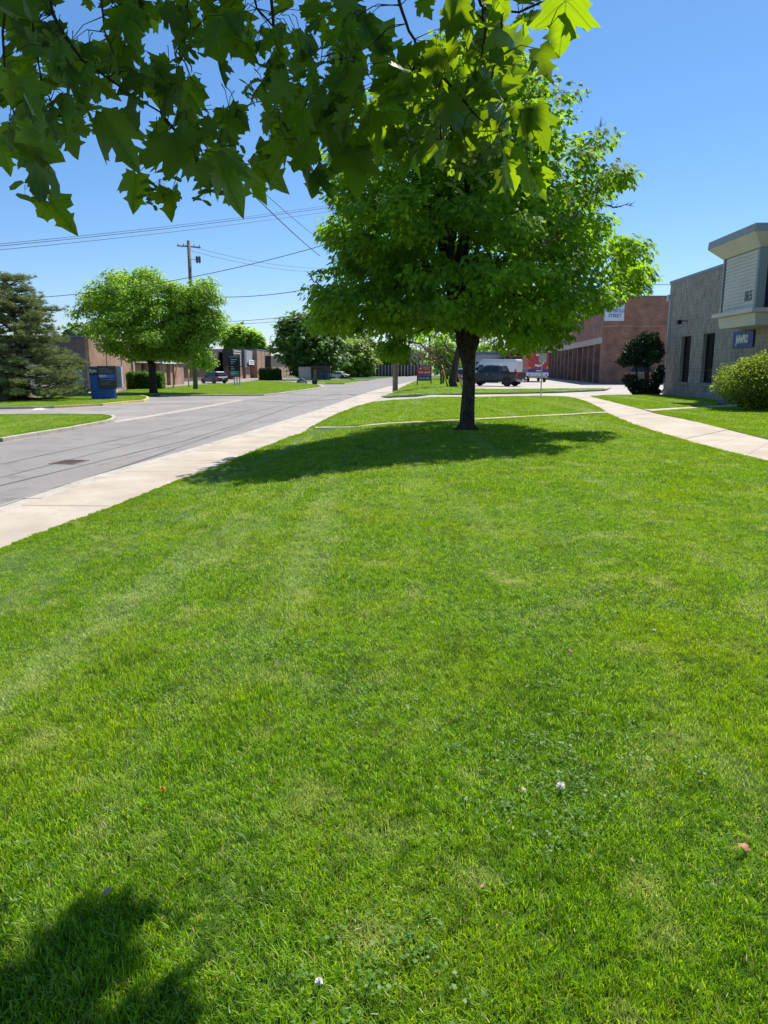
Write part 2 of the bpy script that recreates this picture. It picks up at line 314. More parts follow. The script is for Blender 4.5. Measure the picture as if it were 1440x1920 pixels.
class MB:
    """collects verts/faces; build() makes ONE mesh. World coords; the parent root's location is subtracted."""
    def __init__(s): s.v = []; s.f = []; s.uv = None
    def add(s, vs, fs):
        b = len(s.v); s.v += [tuple(v) for v in vs]; s.f += [tuple(i+b for i in f) for f in fs]; return s
    def hexa(s, p):   # 8 points: bottom 4 ccw, top 4 ccw
        return s.add(p, [(3, 2, 1, 0), (4, 5, 6, 7), (0, 1, 5, 4), (1, 2, 6, 5), (2, 3, 7, 6), (3, 0, 4, 7)])
    def box(s, x0, x1, y0, y1, z0, z1):
        return s.hexa([(x0, y0, z0), (x1, y0, z0), (x1, y1, z0), (x0, y1, z0), (x0, y0, z1), (x1, y0, z1), (x1, y1, z1), (x0, y1, z1)])
    def obox(s, p, d, t0, t1, n0, n1, z0, z1):   # box along direction d (2d), n = left normal offset
        d = Vector((d[0], d[1], 0)).normalized(); n = Vector((-d.y, d.x, 0)); p = Vector((p[0], p[1], 0))
        q = [p+d*t0+n*n0, p+d*t1+n*n0, p+d*t1+n*n1, p+d*t0+n*n1]
        return s.hexa([(a.x, a.y, z0) for a in q]+[(a.x, a.y, z1) for a in q])
    def prism(s, poly, z0, z1):
        n = len(poly); s.add([(a[0], a[1], z0) for a in poly]+[(a[0], a[1], z1) for a in poly],
            [tuple(reversed(range(n))), tuple(range(n, 2*n))]+[(i, (i+1) % n, n+(i+1) % n, n+i) for i in range(n)]); return s
    def yprism(s, poly, x0, x1):   # poly in (y,z), extruded along x
        n = len(poly); s.add([(x0, a[0], a[1]) for a in poly]+[(x1, a[0], a[1]) for a in poly],
            [tuple(reversed(range(n))), tuple(range(n, 2*n))]+[(i, (i+1) % n, n+(i+1) % n, n+i) for i in range(n)]); return s
    def tube(s, pts, rad, k=7, cap=True):
        pts = [Vector(p) for p in pts]; n = len(pts)
        if not hasattr(rad, '__len__'): rad = [rad]*n
        b = len(s.v); prev = None
        for i, p in enumerate(pts):
            t = (pts[min(i+1, n-1)]-pts[max(i-1, 0)]).normalized()
            if prev is None:
                a = Vector((1, 0, 0)) if abs(t.x) < 0.8 else Vector((0, 1, 0)); u = t.cross(a).normalized()
            else: u = (prev - t*prev.dot(t)).normalized()
            prev = u; w_ = t.cross(u)
            for j in range(k):
                an = 2*math.pi*j/k; s.v.append(tuple(p+(u*math.cos(an)+w_*math.sin(an))*rad[i]))
        for i in range(n-1):
            for j in range(k):
                s.f.append((b+i*k+j, b+i*k+(j+1) % k, b+(i+1)*k+(j+1) % k, b+(i+1)*k+j))
        if cap: s.f.append(tuple(b+j for j in reversed(range(k)))); s.f.append(tuple(b+(n-1)*k+j for j in range(k)))
        return s
    def cyl(s, p0, p1, r0, r1=None, k=12): return s.tube([p0, p1], [r0, r0 if r1 is None else r1], k)
    def build(s, name, m, parent=None, smooth=False, bevel=0, local=False):
        org = Vector((0, 0, 0))
        if parent and not local: org = root_of(parent).location
        me = bpy.data.meshes.new(name)
        me.from_pydata([(v[0]-org.x, v[1]-org.y, v[2]-org.z) for v in s.v], [], s.f)
        if bevel:
            bm = bmesh.new(); bm.from_mesh(me)
            bmesh.ops.recalc_face_normals(bm, faces=bm.faces)
            bmesh.ops.bevel(bm, geom=[e for e in bm.edges if e.is_manifold and e.calc_face_angle(0) > 0.5], offset=bevel, segments=2, affect='EDGES', profile=0.6)
            bm.to_mesh(me); bm.free()
        uvl = me.uv_layers.new(name='UVMap')
        for pl in me.polygons:
            nn = pl.normal
            if abs(nn.z) > 0.75: ax = lambda c: (c.x, c.y)
            else:
                tx = Vector((-nn.y, nn.x, 0)).normalized()
                ax = lambda c, tx=tx: (c.x*tx.x+c.y*tx.y, c.z)
            for li in pl.loop_indices:
                co = me.vertices[me.loops[li].vertex_index].co + org
                uvl.data[li].uv = ax(co)
        if smooth: me.polygons.foreach_set('use_smooth', [True]*len(me.polygons))
        me.materials.append(m)
        o = bpy.data.objects.new(name, me); C.objects.link(o)
        if parent: o.parent = parent
        return o
def fast_obj(name, V, Fi, m, parent=None, rnd=None, nper=None):
    """V (n,3) float array, Fi (k,c) index array"""
    org = np.array(root_of(parent).location) if parent else np.zeros(3)
    me = bpy.data.meshes.new(name); k, c = Fi.shape
    me.vertices.add(len(V)); me.vertices.foreach_set('co', (V-org).astype(np.float32).ravel())
    me.loops.add(k*c); me.loops.foreach_set('vertex_index', Fi.astype(np.int32).ravel())
    me.polygons.add(k); me.polygons.foreach_set('loop_start', np.arange(0, k*c, c, dtype=np.int32))
    try: me.polygons.foreach_set('loop_total', np.full(k, c, dtype=np.int32))
    except Exception: pass
    if rnd is not None:
        a = me.attributes.new('rnd', 'FLOAT', 'POINT'); a.data.foreach_set('value', rnd.astype(np.float32))
    me.update(calc_edges=True); me.materials.append(m)
    o = bpy.data.objects.new(name, me); C.objects.link(o)
    if parent: o.parent = parent
    return o
def text(name, body, size, loc, rot, m, parent, align='CENTER', sx=1.0, extr=0.006, bold=0.0):
    cu = bpy.data.curves.new(name, 'FONT'); cu.body = body; cu.size = size; cu.align_x = align; cu.align_y = 'CENTER'; cu.extrude = extr; cu.offset = bold; cu.resolution_u = 3
    tmp = bpy.data.objects.new(name, cu); C.objects.link(tmp)
    dg = bpy.context.evaluated_depsgraph_get()
    me = bpy.data.meshes.new_from_object(tmp.evaluated_get(dg)); C.objects.unlink(tmp); bpy.data.objects.remove(tmp)
    me.materials.clear(); me.materials.append(m)
    o = bpy.data.objects.new(name, me); C.objects.link(o); o.parent = parent
    o.location = Vector(loc)-root_of(parent).location; o.rotation_euler = rot; o.scale = (sx, 1, 1)
    return o
def struct(o): o['kind'] = 'structure'; return o

# ------------------------------------------------------------ ground sheets
def inside(poly, X, Y):
    r = np.zeros(len(X), bool); n = len(poly)
    for i in range(n):
        x1, y1 = poly[i][:2]; x2, y2 = poly[(i+1) % n][:2]
        c = ((y1 > Y) != (y2 > Y))
        with np.errstate(all='ignore'): xi = (x2-x1)*(Y-y1)/(y2-y1+1e-12)+x1
        r ^= c & (X < xi)
    return r
def edgedist(poly, X, Y):
    d = np.full(len(X), 1e9); n = len(poly)
    for i in range(n):
        ax, ay = poly[i][:2]; bx, by = poly[(i+1) % n][:2]; L = (bx-ax)**2+(by-ay)**2+1e-9
        t = np.clip(((X-ax)*(bx-ax)+(Y-ay)*(by-ay))/L, 0, 1)
        d = np.minimum(d, np.hypot(X-ax-t*(bx-ax), Y-ay-t*(by-ay)))
    return d
def sheet(name, poly, off, m, skirt=0.0, grid=None, parent=None):
    """polygon draped on the terrain"""
    poly = [Vector((p[0], p[1])) for p in poly]
    dense = []
    for i, a in enumerate(poly):
        b = poly[(i+1) % len(poly)]; L = (b-a).length; k = max(1, int(min(40, L/1.5)))
        dense += [a.lerp(b, j/k) for j in range(k)]
    pts = list(dense); nb = len(dense)
    xs = [p.x for p in poly]; ys = [p.y for p in poly]
    if grid:
        gx = np.arange(min(xs), max(xs), grid); gy = np.arange(min(ys), max(ys), grid*1.5)
        XX, YY = [a.ravel() for a in np.meshgrid(gx, gy)]
        if len(XX):
            ok = inside(poly, XX, YY) & (edgedist(poly, XX, YY) > grid*0.3)
            pts += [Vector((x, y)) for x, y in zip(XX[ok], YY[ok])]
    vs, es, fs, *_ = geometry.delaunay_2d_cdt(pts, [(i, (i+1) % nb) for i in range(nb)], [], 1, 1e-5)
    mb = MB(); mb.add([(v.x, v.y, hz(v.x, v.y)+off) for v in vs], [tuple(f) for f in fs])
    if skirt:
        b = len(mb.v); ring = [(p.x, p.y, hz(p.x, p.y)+off) for p in dense]
        mb.add(ring+[(x, y, z-skirt) for x, y, z in ring], [(i, (i+1) % nb, nb+(i+1) % nb, nb+i) for i in range(nb)])
    return mb.build(name, m, parent)
def W(pxs, off=0.0): return [G(x, y, off).xy for x, y in pxs]
def lerp_line(a, b, t): return a+(b-a)*t

# far ground
def big_ground():
    xs = [-1500, -300, -80, -30]+list(np.arange(-8, 12, 1.0))+[30, 80, 300, 1500]
    ys = [-60, -10]+list(np.arange(-4, 110, 4.0))+[200, 500, 1500]
    mb = MB(); nx = len(xs)
    mb.add([(x, y, hz(x, y)-0.12) for y in ys for x in xs], [(j*nx+i, j*nx+i+1, (j+1)*nx+i+1, (j+1)*nx+i) for j in range(len(ys)-1) for i in range(nx-1)])
    return mb.build('ground', M['far_ground'])
struct(big_ground())
# road: edges from the photograph, carried on outside the frame
def extend_back(pts, y=-12):
    a, b = Vector(pts[0]), Vector(pts[1]); d = (a-b); t = (a.y-y)/-d.y
    return [a+d*t]+list(pts)
kerb_r_px = [(0, 951), (60, 931), (167, 898), (250, 874), (333, 851), (480, 807), (560, 781), (598, 769), (653, 749), (680, 739), (733, 724), (749, 721), (769, 716), (782, 712), (800, 707), (850, 702.5), (960, 700)]
kerb_r = extend_back(W(kerb_r_px))
road_l_px = [(0, 833), (67, 820), (133, 807), (217, 793), (320, 776), (407, 760), (456, 751), (522, 739), (604, 725), (656, 718.5), (693, 713), (733, 708), (782, 702), (850, 699), (960, 697.5)]
road_l = extend_back(W(road_l_px))
struct(sheet('road', kerb_r+list(reversed(road_l)), 0.004, M['asphalt'], grid=6))
# paved lots left and right of the road (one sheet each)
left_lot = list(road_l[:1])+[p for p in road_l[1:]]
left_lot = road_l[:11]+[Vector((-9, 150)), Vector((-60, 190)), Vector((-75, 60)), Vector((-75, -12))]
struct(sheet('car_park', left_lot, 0.0, M['lot'], grid=8))
right_lot = W([(667, 745), (700, 733), (749, 721.5), (782, 712.5), (860, 704), (1010, 704)])+[Vector((45, 150)), Vector((60, 60)), Vector((32, 46)), Vector((15, 46))]+W([(1110, 742.5), (1060, 745), (860, 749), (740, 752), (698, 756)])
struct(sheet('parking_lot', right_lot, 0.0, M['lot_pale'], grid=2.5))
# lawns
lawn_left_px = [(0, 1027), (43, 1012), (103, 988), (190, 957), (253, 932), (333, 900), (400, 877), (480, 843), (540, 820), (588, 804)]
La = W(lawn_left_px, 0.08)
a, b = La[0], La[2]; back = a+(a-b)*((a.y+8)/(b.y-a.y))
La = [back]+La
walk_l_px = [(1140, 775), (1175, 790), (1215, 804), (1250, 815), (1330, 838), (1440, 864)]
Wl = W(walk_l_px, 0.08); wd = (Wl[-1]-Wl[-2]).normalized(); Wl_ext = Wl[-1]+wd*14
top_px = [(700, 798), (800, 793), (900, 788), (1000, 782), (1080, 778)]
main_lawn = La+W(top_px, 0.08)+Wl+[Wl_ext, Vector((Wl_ext.x, -8))]
B_px = [(1138, 772.5), (1080, 775.5), (1000, 779.5), (900, 785), (800, 790), (700, 795.5), (590, 801.5), (573, 806), (604, 789), (633, 775), (667, 762), (698, 754), (738, 750), (782, 748), (867, 745), (1000, 742.5), (1058, 743.5), (1078, 746), (1100, 753), (1122, 763)]
lawn_b = W(B_px, 0.08)
E_px = [(716, 744.5), (738, 743.5), (782, 741), (867, 738), (953, 736.5), (1040, 735), (1134, 731), (1141, 729), (1134, 727.5), (1040, 728.5), (868, 729.5), (868, 722), (865, 710), (866, 704.5), (803, 705.5), (786, 711.5), (770, 718), (751, 727), (742, 734), (730, 738)]
lawn_e = W(E_px, 0.08)
F_px = [(1107, 743), (1140, 741), (1190, 740.5), (1243, 740.5), (1300, 745), (1345, 751), (1344, 759.5), (1292, 762.5), (1250, 765), (1215, 767), (1203, 767), (1165, 757)]
lawn_f = W(F_px, 0.08)
Wr_px = [(1107, 743), (1160, 756), (1207, 769), (1230, 775), (1294, 787), (1346, 800), (1440, 823)]
Wr = W(Wr_px, 0.08)
lawn_g = W([(1218, 771), (1260, 768.5), (1345, 763.5), (1420, 761), (1500, 764)], 0.08)+[Wr[-1]+Vector((4.5, -1)), Vector((Wr[-1].x+9, Wr[-1].y-12)), Wr[-1]+wd*12]+W([(1440, 823), (1346, 800), (1294, 787), (1235, 775.5)], 0.08)
i1 = W([(-90, 781), (0, 777.5), (100, 776.5), (195, 777.5), (211, 780), (214, 784), (203, 789), (133, 802), (67, 812.5), (0, 823.5), (-100, 841)], 0.08)
a = i1[-1]; b = i1[-2]; i1 = i1[:-1]+[Vector((b.x-0.5, b.y-14)), Vector((b.x-14, b.y-8))]
i2 = W([(-80, 765), (0, 764.5), (100, 762.5), (190, 758), (240, 753), (268, 751), (277, 747.5), (276, 744), (258, 741), (217, 738), (215, 733), (163, 737), (60, 746), (0, 749), (-60, 750)], 0.08)
l3 = W([(282, 742), (300, 741), (433, 740.5), (493, 740), (524, 737), (570, 731), (606, 725), (600, 722), (578, 719), (544, 715.5), (487, 713), (424, 719), (375, 721), (330, 724), (262, 729), (240, 731), (222, 733), (220, 737)], 0.08)
l4 = W([(573, 714), (610, 719.5), (645, 719.3), (684, 714.5), (680, 713), (640, 712), (585, 711.5)], 0.08)
l5 = W([(665, 712.5), (700, 711.5), (733, 707.5), (782, 702), (850, 698.5), (850, 697), (760, 698), (690, 702), (652, 707)], 0.08)
lawns = dict(main=main_lawn, b=lawn_b, e=lawn_e, f=lawn_f, g=lawn_g, i1=i1, i2=i2, l3=l3, l4=l4, l5=l5)
for k, p in lawns.items():
    struct(sheet('lawn', p, 0.075, M['soil'], skirt=0.12, grid=1.0 if k in ('main', 'b', 'e') else 4))
# right-hand concrete pavement: slabs between kerb and lawn edge
def strip_slabs(root, A, B, off, step, m, name='slab', gap=0.012, th=0.1, jit=0.004, start=0):
    """A, B polylines with the same start/end; slabs laid across"""
    def resample(L, n):
        d = [0]
        for i in range(1, len(L)): d.append(d[-1]+(L[i]-L[i-1]).length)
        out = []
        for k in range(n+1):
            s = d[-1]*k/n; i = 1
            while i < len(d)-1 and d[i] < s: i += 1
            t = (s-d[i-1])/(d[i]-d[i-1]+1e-9); out.append(L[i-1].lerp(L[i], t))
        return out
    Lt = sum((A[i+1]-A[i]).length for i in range(len(A)-1)); n = max(1, int(Lt/step))
    a = resample(A, n); b = resample(B, n)
    for k in range(n):
        d = (a[k+1]-a[k]).normalized()*gap/2; e = (b[k+1]-b[k]).normalized()*gap/2
        j = random.uniform(-jit, jit)
        q = [a[k]+d, a[k+1]-d, b[k+1]-e, b[k]+e]; nseg = 3
        # across subdivisions follow the terrain
        vs = []; fs = []
        for i in range(nseg+1):
            t = i/nseg
            for p in (q[0].lerp(q[3], t), q[1].lerp(q[2], t)):
                z = hz(p.x, p.y)+off+j; vs += [(p.x, p.y, z), (p.x, p.y, z-th)]
        for i in range(nseg):
            o = i*4; fs += [(o, o+2, o+6, o+4), (o, o+4, o+5, o+1), (o+2, o+3, o+7, o+6)]
        fs += [(0, 1, 3, 2), (nseg*4, nseg*4+2, nseg*4+3, nseg*4+1)]
        mb = MB(); mb.add(vs, fs); mb.build(name, m, root)
def poly_part(L, y0, y1):
    """clip polyline (monotone in y) to a range"""
    out = []
    def at(y):
        for i in range(len(L)-1):
            if (L[i].y-y)*(L[i+1].y-y) <= 0 and L[i].y != L[i+1].y: return L[i].lerp(L[i+1], (y-L[i].y)/(L[i+1].y-L[i].y))
        return L[-1] if y > L[-1].y else L[0]
    out.append(at(y0)); out += [p for p in L if y0 < p.y < y1]; out.append(at(y1)); return out
lawn_edge = [La[0]]+La[1:]+W([(604, 789), (633, 775), (667, 762), (698, 753), (716, 746), (730, 739.5), (742, 734.5), (751, 727.5), (770, 718.5), (786, 711.8), (803, 706), (850, 702.5)], 0.08)
kr = [Vector(p) for p in kerb_r]
kr_in = [p+Vector((0.42, 0)) for p in kr]
pav = struct(bpy.data.objects.new('pavement', None)); C.objects.link(pav)
yend = min(lawn_edge[-1].y, kr_in[-1].y, 150)
strip_slabs(pav, poly_part(kr_in, -6, 40), poly_part(lawn_edge, -6, 40), 0.06, 1.9, M['concrete'])
strip_slabs(pav, poly_part(kr_in, 40, yend), poly_part(lawn_edge, 40, yend), 0.06, 4.0, M['concrete'])
sub = sheet('bedding', poly_part(kr_in, -6, yend)+list(reversed(poly_part(lawn_edge, -6, yend))), 0.02, M['soil'], parent=pav)
gut = struct(bpy.data.objects.new('kerb', None)); C.objects.link(gut)
strip_slabs(gut, poly_part(kr, -6, 60), poly_part([p+Vector((0.40, 0)) for p in kr], -6, 60), 0.035, 3.0, M['kerb'], 'kerb_stone', 0.015)
strip_slabs(gut, poly_part(kr, 60, yend), poly_part([p+Vector((0.40, 0)) for p in kr], 60, yend), 0.035, 9.0, M['kerb'], 'kerb_stone', 0.02)
# curved walkway to the right, plus the thin path across the lawn and the path to the door
wk = struct(bpy.data.objects.new('walkway', None)); C.objects.link(wk)
wa = W([(1058, 744), (1100, 754), (1140, 774.5)], 0.06)+[Vector(p) for p in Wl[1:]]+[Wl[-1]+wd*12]
wb = W([(1109, 743), (1160, 756), (1207, 769)], 0.06)+[Vector(p) for p in Wr[3:]]+[Wr[-1]+wd*12]
strip_slabs(wk, wa, wb, 0.065, 1.6, M['concrete'])
sheet('bedding', wa+list(reversed(wb)), 0.02, M['soil'], parent=wk)
fp = struct(bpy.data.objects.new('footpath', None)); C.objects.link(fp)
strip_slabs(fp, W([(590, 803.5), (700, 797.8), (800, 792.8), (900, 787.8), (1000, 781.8), (1080, 777.8), (1139, 774.8)], 0.06), W([(590, 801.7), (700, 795.7), (800, 790.2), (900, 785.2), (1000, 779.7), (1080, 775.7), (1139, 772.7)], 0.06), 0.085, 1.5, M['concrete'], th=0.05)
dp = struct(bpy.data.objects.new('door_path', None)); C.objects.link(dp)
strip_slabs(dp, W([(1204, 768), (1250, 766), (1292, 763.5), (1344, 760.5), (1420, 756), (1480, 753)], 0.06), W([(1222, 771), (1260, 768.2), (1300, 766), (1350, 763), (1425, 760), (1490, 758)], 0.06), 0.07, 2.0, M['concrete'], th=0.05)
# kerbs round the islands
def kerb_line(pts, wdt=0.16, h=0.12, m=None, name='kerb', seg=2.5):
    r = struct(bpy.data.objects.new(name, None)); C.objects.link(r)
    # subdivide and give each stone its own mesh
    L = []; 
    for i in range(len(pts)-1):
        a, b = Vector(pts[i]), Vector(pts[i+1]); k = max(1, round((b-a).length/seg))
        L += [a.lerp(b, j/k) for j in range(k)]
    L.append(Vector(pts[-1]))
    nr = []
    for i in range(len(L)):
        t = (L[min(i+1, len(L)-1)]-L[max(i-1, 0)]).normalized(); nr.append(Vector((-t.y, t.x))*wdt/2)
    for i in range(len(L)-1):
        a, b = L[i], L[i+1]; t = (b-a).normalized()*0.008
        q = [a+t+nr[i], b-t+nr[i+1], b-t-nr[i+1], a+t-nr[i]]
        z = [hz(p.x, p.y) for p in q]
        mb = MB(); mb.hexa([(p.x, p.y, zz-0.05) for p, zz in zip(q, z)]+[(p.x, p.y, zz+h+random.uniform(-.003, .003)) for p, zz in zip(q, z)])
        mm = m
        mb.build('kerb_stone', mm(i, len(L)-1) if callable(mm) else (mm or M['kerb']), r, bevel=0.015)
    return r
kerb_line(i1[1:-2]); 
kerb_line(i2[:10], m=lambda i, n: M['kerb_yellow'] if n-9 < i < n-1 else M['kerb'])
kerb_line(l3[1:8], 0.3, 0.10)
kerb_line(W([(716, 745.5), (738, 744.5), (782, 742), (867, 739), (953, 737.5), (1040, 736), (1134, 732), (1143, 729)], 0.0), 0.22, 0.13)
kerb_line(W([(573, 715), (610, 720.5), (645, 720.3), (686, 715)]), 0.3, 0.1, seg=6)
kerb_line(W([(665, 713.5), (700, 712.3), (733, 708.7), (782, 703)]), 0.3, 0.1, seg=9)
# white gutter line along the driveway mouth
gl = struct(bpy.data.objects.new('gutter', None)); C.objects.link(gl)
strip_slabs(gl, W([(217, 793), (320, 776), (407, 760), (456, 751)]), W([(212, 790), (316, 773.8), (403, 758.3), (452, 749.5)]), 0.012, 4, M['kerb'], 'kerb_stone', th=0.03)
# tar seams in the road, slightly proud
def seam(pxs, wd_=0.05, name='tar_seam'):
    L = W(pxs); mb = MB(); vs = []; n = len(L)
    D = []
    for i in range(n-1):
        k = max(1, int((L[i+1]-L[i]).length/0.8)); D += [L[i].lerp(L[i+1], j/k) for j in range(k)]
    D.append(L[-1]); 
    for i, p in enumerate(D):
        t = (D[min(i+1, len(D)-1)]-D[max(i-1, 0)]).normalized(); nn = Vector((-t.y, t.x)); c = p+nn*random.uniform(-.02, .02); w2 = wd_*random.uniform(.25, .6)
        vs += [(c.x+nn.x*w2, c.y+nn.y*w2, hz(c.x, c.y)+0.0085), (c.x-nn.x*w2, c.y-nn.y*w2, hz(c.x, c.y)+0.0085)]
    mb.add(vs, [(2*i, 2*i+1, 2*i+3, 2*i+2) for i in range(len(D)-1)])
    return struct(mb.build(name, M['tar']))
seam([(0, 912), (200, 862), (350, 826), (480, 786), (560, 758), (640, 735)], 0.075)
seam([(0, 896), (200, 845), (350, 806), (480, 772), (560, 752)], 0.04)
seam([(0, 871), (200, 829), (350, 797), (480, 767)], 0.05)
seam([(100, 916), (220, 879), (330, 843)], 0.03)
seam([(480, 752), (540, 754), (600, 751), (640, 748)], 0.3); seam([(520, 737), (590, 742), (650, 739), (668, 742)], 0.3)
# lane arrow on the driveway
am = MB(); 
ap = W([(60, 768.2), (68, 765.3), (80, 765.6), (90, 766.6), (78, 767.2), (84, 768.6), (74, 768.0), (66, 769.2)])
am.add([(p.x, p.y, hz(p.x, p.y)+0.006) for p in ap], [tuple(range(len(ap)))])
tag(am.build('arrow_marking', M['white_paint']), 'white painted arrow on the driveway beside the left kerb', 'marking')
# storm drains
def drain(px, py, w_, l_, label):
    c = G(px, py); d = (kerb_r[6]-kerb_r[4]).normalized(); t = thing('storm_drain', label, 'drain grate', (c.x, c.y, c.z), 0)
    fr = MB(); o = c.z+0.005
    for (a0, a1, b0, b1) in ((-l_/2, l_/2, -w_/2, -w_/2+.05), (-l_/2, l_/2, w_/2-.05, w_/2), (-l_/2, -l_/2+.05, -w_/2+.05, w_/2-.05), (l_/2-.05, l_/2, -w_/2+.05, w_/2-.05)):
        fr.obox(c, d, a0, a1, b0, b1, o, o+0.012)
    fr.build('frame', M['rust'], t)
    sh = MB(); sh.obox(c, d, -l_/2+.05, l_/2-.05, -w_/2+.05, w_/2-.05, o-0.002, o+0.001); sh.build('pit', M['tar'], t)
    n = 8
    for i in range(n):
        s_ = -l_/2+.1+(l_-.2)*i/(n-1); mb = MB(); mb.obox(c, d, s_-.015, s_+.015, -w_/2+.05, w_/2-.05, o+0.002, o+0.010); mb.build('bar', M['rust'], t)
drain(130, 867, 0.6, 0.75, 'rusty iron storm drain grate in the road surface')
drain(233, 886, 0.25, 0.6, 'small dark drain grate at the pavement gutter')

# ------------------------------------------------------------ grass
def grass_mat():
    m = bpy.data.materials.new('grass'); m.use_nodes = True; n = m.node_tree; b = n.nodes['Principled BSDF']; out = n.nodes['Material Output']
    b.inputs['Roughness'].default_value = 0.42; b.inputs['Specular IOR Level'].default_value = 0.38
    geo = n.nodes.new('ShaderNodeNewGeometry'); at = n.nodes.new('ShaderNodeAttribute'); at.attribute_name = 'rnd'
    def noise(s, d=3, vec=None):
        q = n.nodes.new('ShaderNodeTexNoise'); q.inputs['Scale'].default_value = s; q.inputs['Detail'].default_value = d; n.links.new(vec or geo.outputs['Position'], q.inputs['Vector']); return q.outputs['Fac']
    def mr(f, a, b_, c=0, d=1):
        q = n.nodes.new('ShaderNodeMapRange'); q.inputs[1].default_value = a; q.inputs[2].default_value = b_; q.inputs[3].default_value = c; q.inputs[4].default_value = d; n.links.new(f, q.inputs[0]); return q.outputs[0]
    def mx(f, a, b_):
        x = n.nodes.new('ShaderNodeMix'); x.data_type = 'RGBA'
        for k, v in (('A', a), ('B', b_)):
            if isinstance(v, tuple): x.inputs[k].default_value = (*v, 1)
            else: n.links.new(v, x.inputs[k])
        n.links.new(f, x.inputs['Factor']); return x.outputs['Result']
    def ma(op, a, b_=None):
        q = n.nodes.new('ShaderNodeMath'); q.operation = op; q.use_clamp = True
        for i, v in enumerate((a, b_)):
            if v is None: continue
            if isinstance(v, (int, float)): q.inputs[i].default_value = v
            else: n.links.new(v, q.inputs[i])
        return q.outputs[0]
    c = mx(mr(at.outputs['Fac'], 0, 0.85), (0.055, 0.165, 0.009), (0.31, 0.52, 0.018))
    c = mx(ma('MULTIPLY', mr(noise(0.8, 6), 0.46, 0.68), 0.42), c, (0.40, 0.50, 0.02))          # yellowish patches
    c = mx(ma('MULTIPLY', mr(noise(2.3, 4), 0.46, 0.30), 0.4), c, (0.04, 0.125, 0.010))       # dark lush patches
    c = mx(ma('MULTIPLY', mr(noise(16, 2), 0.5, 0.36), 0.6), c, (0.035, 0.115, 0.008))        # painted shade of the small gaps between blades
    c = mx(ma('MULTIPLY', mr(noise(22, 2), 0.56, 0.70), 0.5), c, (0.42, 0.58, 0.06))
    # mowing clippings: pale streaks along the street
    mp = n.nodes.new('ShaderNodeMapping'); mp.inputs['Rotation'].default_value = (0, 0, R(6)); mp.inputs['Scale'].default_value = (1.0, 0.07, 1); n.links.new(geo.outputs['Position'], mp.inputs[0])
    st = mr(noise(1.15, 4, mp.outputs[0]), 0.54, 0.68); st = ma('MULTIPLY', st, mr(noise(9, 3), 0.35, 0.6))
    c = mx(ma('MULTIPLY', st, 0.7), c, (0.40, 0.48, 0.2))
    thatch = ma('MULTIPLY', mr(noise(2.7, 6), 0.57, 0.70), 0.6)
    c = mx(thatch, c, (0.46, 0.50, 0.16))
    straw = mr(at.outputs['Fac'], 0.955, 0.965)
    c = mx(straw, c, (0.42, 0.38, 0.17))
    n.links.new(c, b.inputs['Base Color'])
    tr = n.nodes.new('ShaderNodeBsdfTranslucent')
    hsv = n.nodes.new('ShaderNodeHueSaturation'); hsv.inputs['Value'].default_value = 1.75; hsv.inputs['Saturation'].default_value = 1.05; hsv.inputs['Hue'].default_value = 0.485; n.links.new(c, hsv.inputs['Color']); n.links.new(hsv.outputs[0], tr.inputs['Color'])
    ms = n.nodes.new('ShaderNodeMixShader'); ms.inputs[0].default_value = 0.42; n.links.new(b.outputs[0], ms.inputs[1]); n.links.new(tr.outputs[0], ms.inputs[2]); n.links.new(ms.outputs[0], out.inputs['Surface'])
    return m
M['grass'] = grass_mat()
def clump(name, rad, n, h, wid, rows, seed):
    r = np.random.default_rng(seed)
    rr = rad*np.sqrt(r.random(n)); th = r.random(n)*6.283; bx, by = rr*np.cos(th), rr*np.sin(th)
    hh = h*(0.55+0.75*r.random(n)); az = r.random(n)*6.283; ln = (0.15+0.9*r.random(n)**1.3)*hh; ww = wid*(0.6+0.7*r.random(n))
    # blade faces: width axis perpendicular to lean, with some freedom
    fa = az+1.5708+r.normal(0, .5, n)
    V = []; 
    ts = [0, 0.45, 0.8, 1.0] if rows == 3 else ([0, 0.6, 1.0] if rows == 2 else [0, 1.0])
    for t in ts:
        wt = ww*(1-0.75*t**2) if t < 1 else ww*0
        cx = bx+np.cos(az)*ln*t**1.8; cy = by+np.sin(az)*ln*t**1.8; cz = hh*(t-0.18*t*t)
        if t < 1:
            V.append(np.stack([cx-np.cos(fa)*wt/2, cy-np.sin(fa)*wt/2, cz], 1)); V.append(np.stack([cx+np.cos(fa)*wt/2, cy+np.sin(fa)*wt/2, cz], 1))
        else: V.append(np.stack([cx, cy, cz], 1))
    k = len(V); VV = np.stack(V, 1).reshape(-1, 3); base = (np.arange(n)*k)[:, None]
    tris = []
    for i in range(len(ts)-2):
        a = 2*i; tris += [(a, a+1, a+3), (a, a+3, a+2)]
    a = 2*(len(ts)-2); tris.append((a, a+1, a+2))
    Fi = (base[:, None, :]+np.array(tris)[None]).reshape(-1, 3)
    o = fast_obj(name, VV, Fi, M['grass'], rnd=np.repeat(r.random(n), k)); C.objects.unlink(o); return o
LOD = [[clump('grass_clump', 0.25, 1300, 0.033, 0.0038, 3, 10+i) for i in range(3)],
       [clump('grass_clump', 0.3, 620, 0.042, 0.006, 2, 20+i) for i in range(3)],
       [clump('grass_clump', 0.55, 520, 0.055, 0.013, 1, 30+i) for i in range(3)]]
trunk_xy = tuple(G(875, 812, 0.0).xy); pts = []; att_l = []; att_s = []; att_r = []
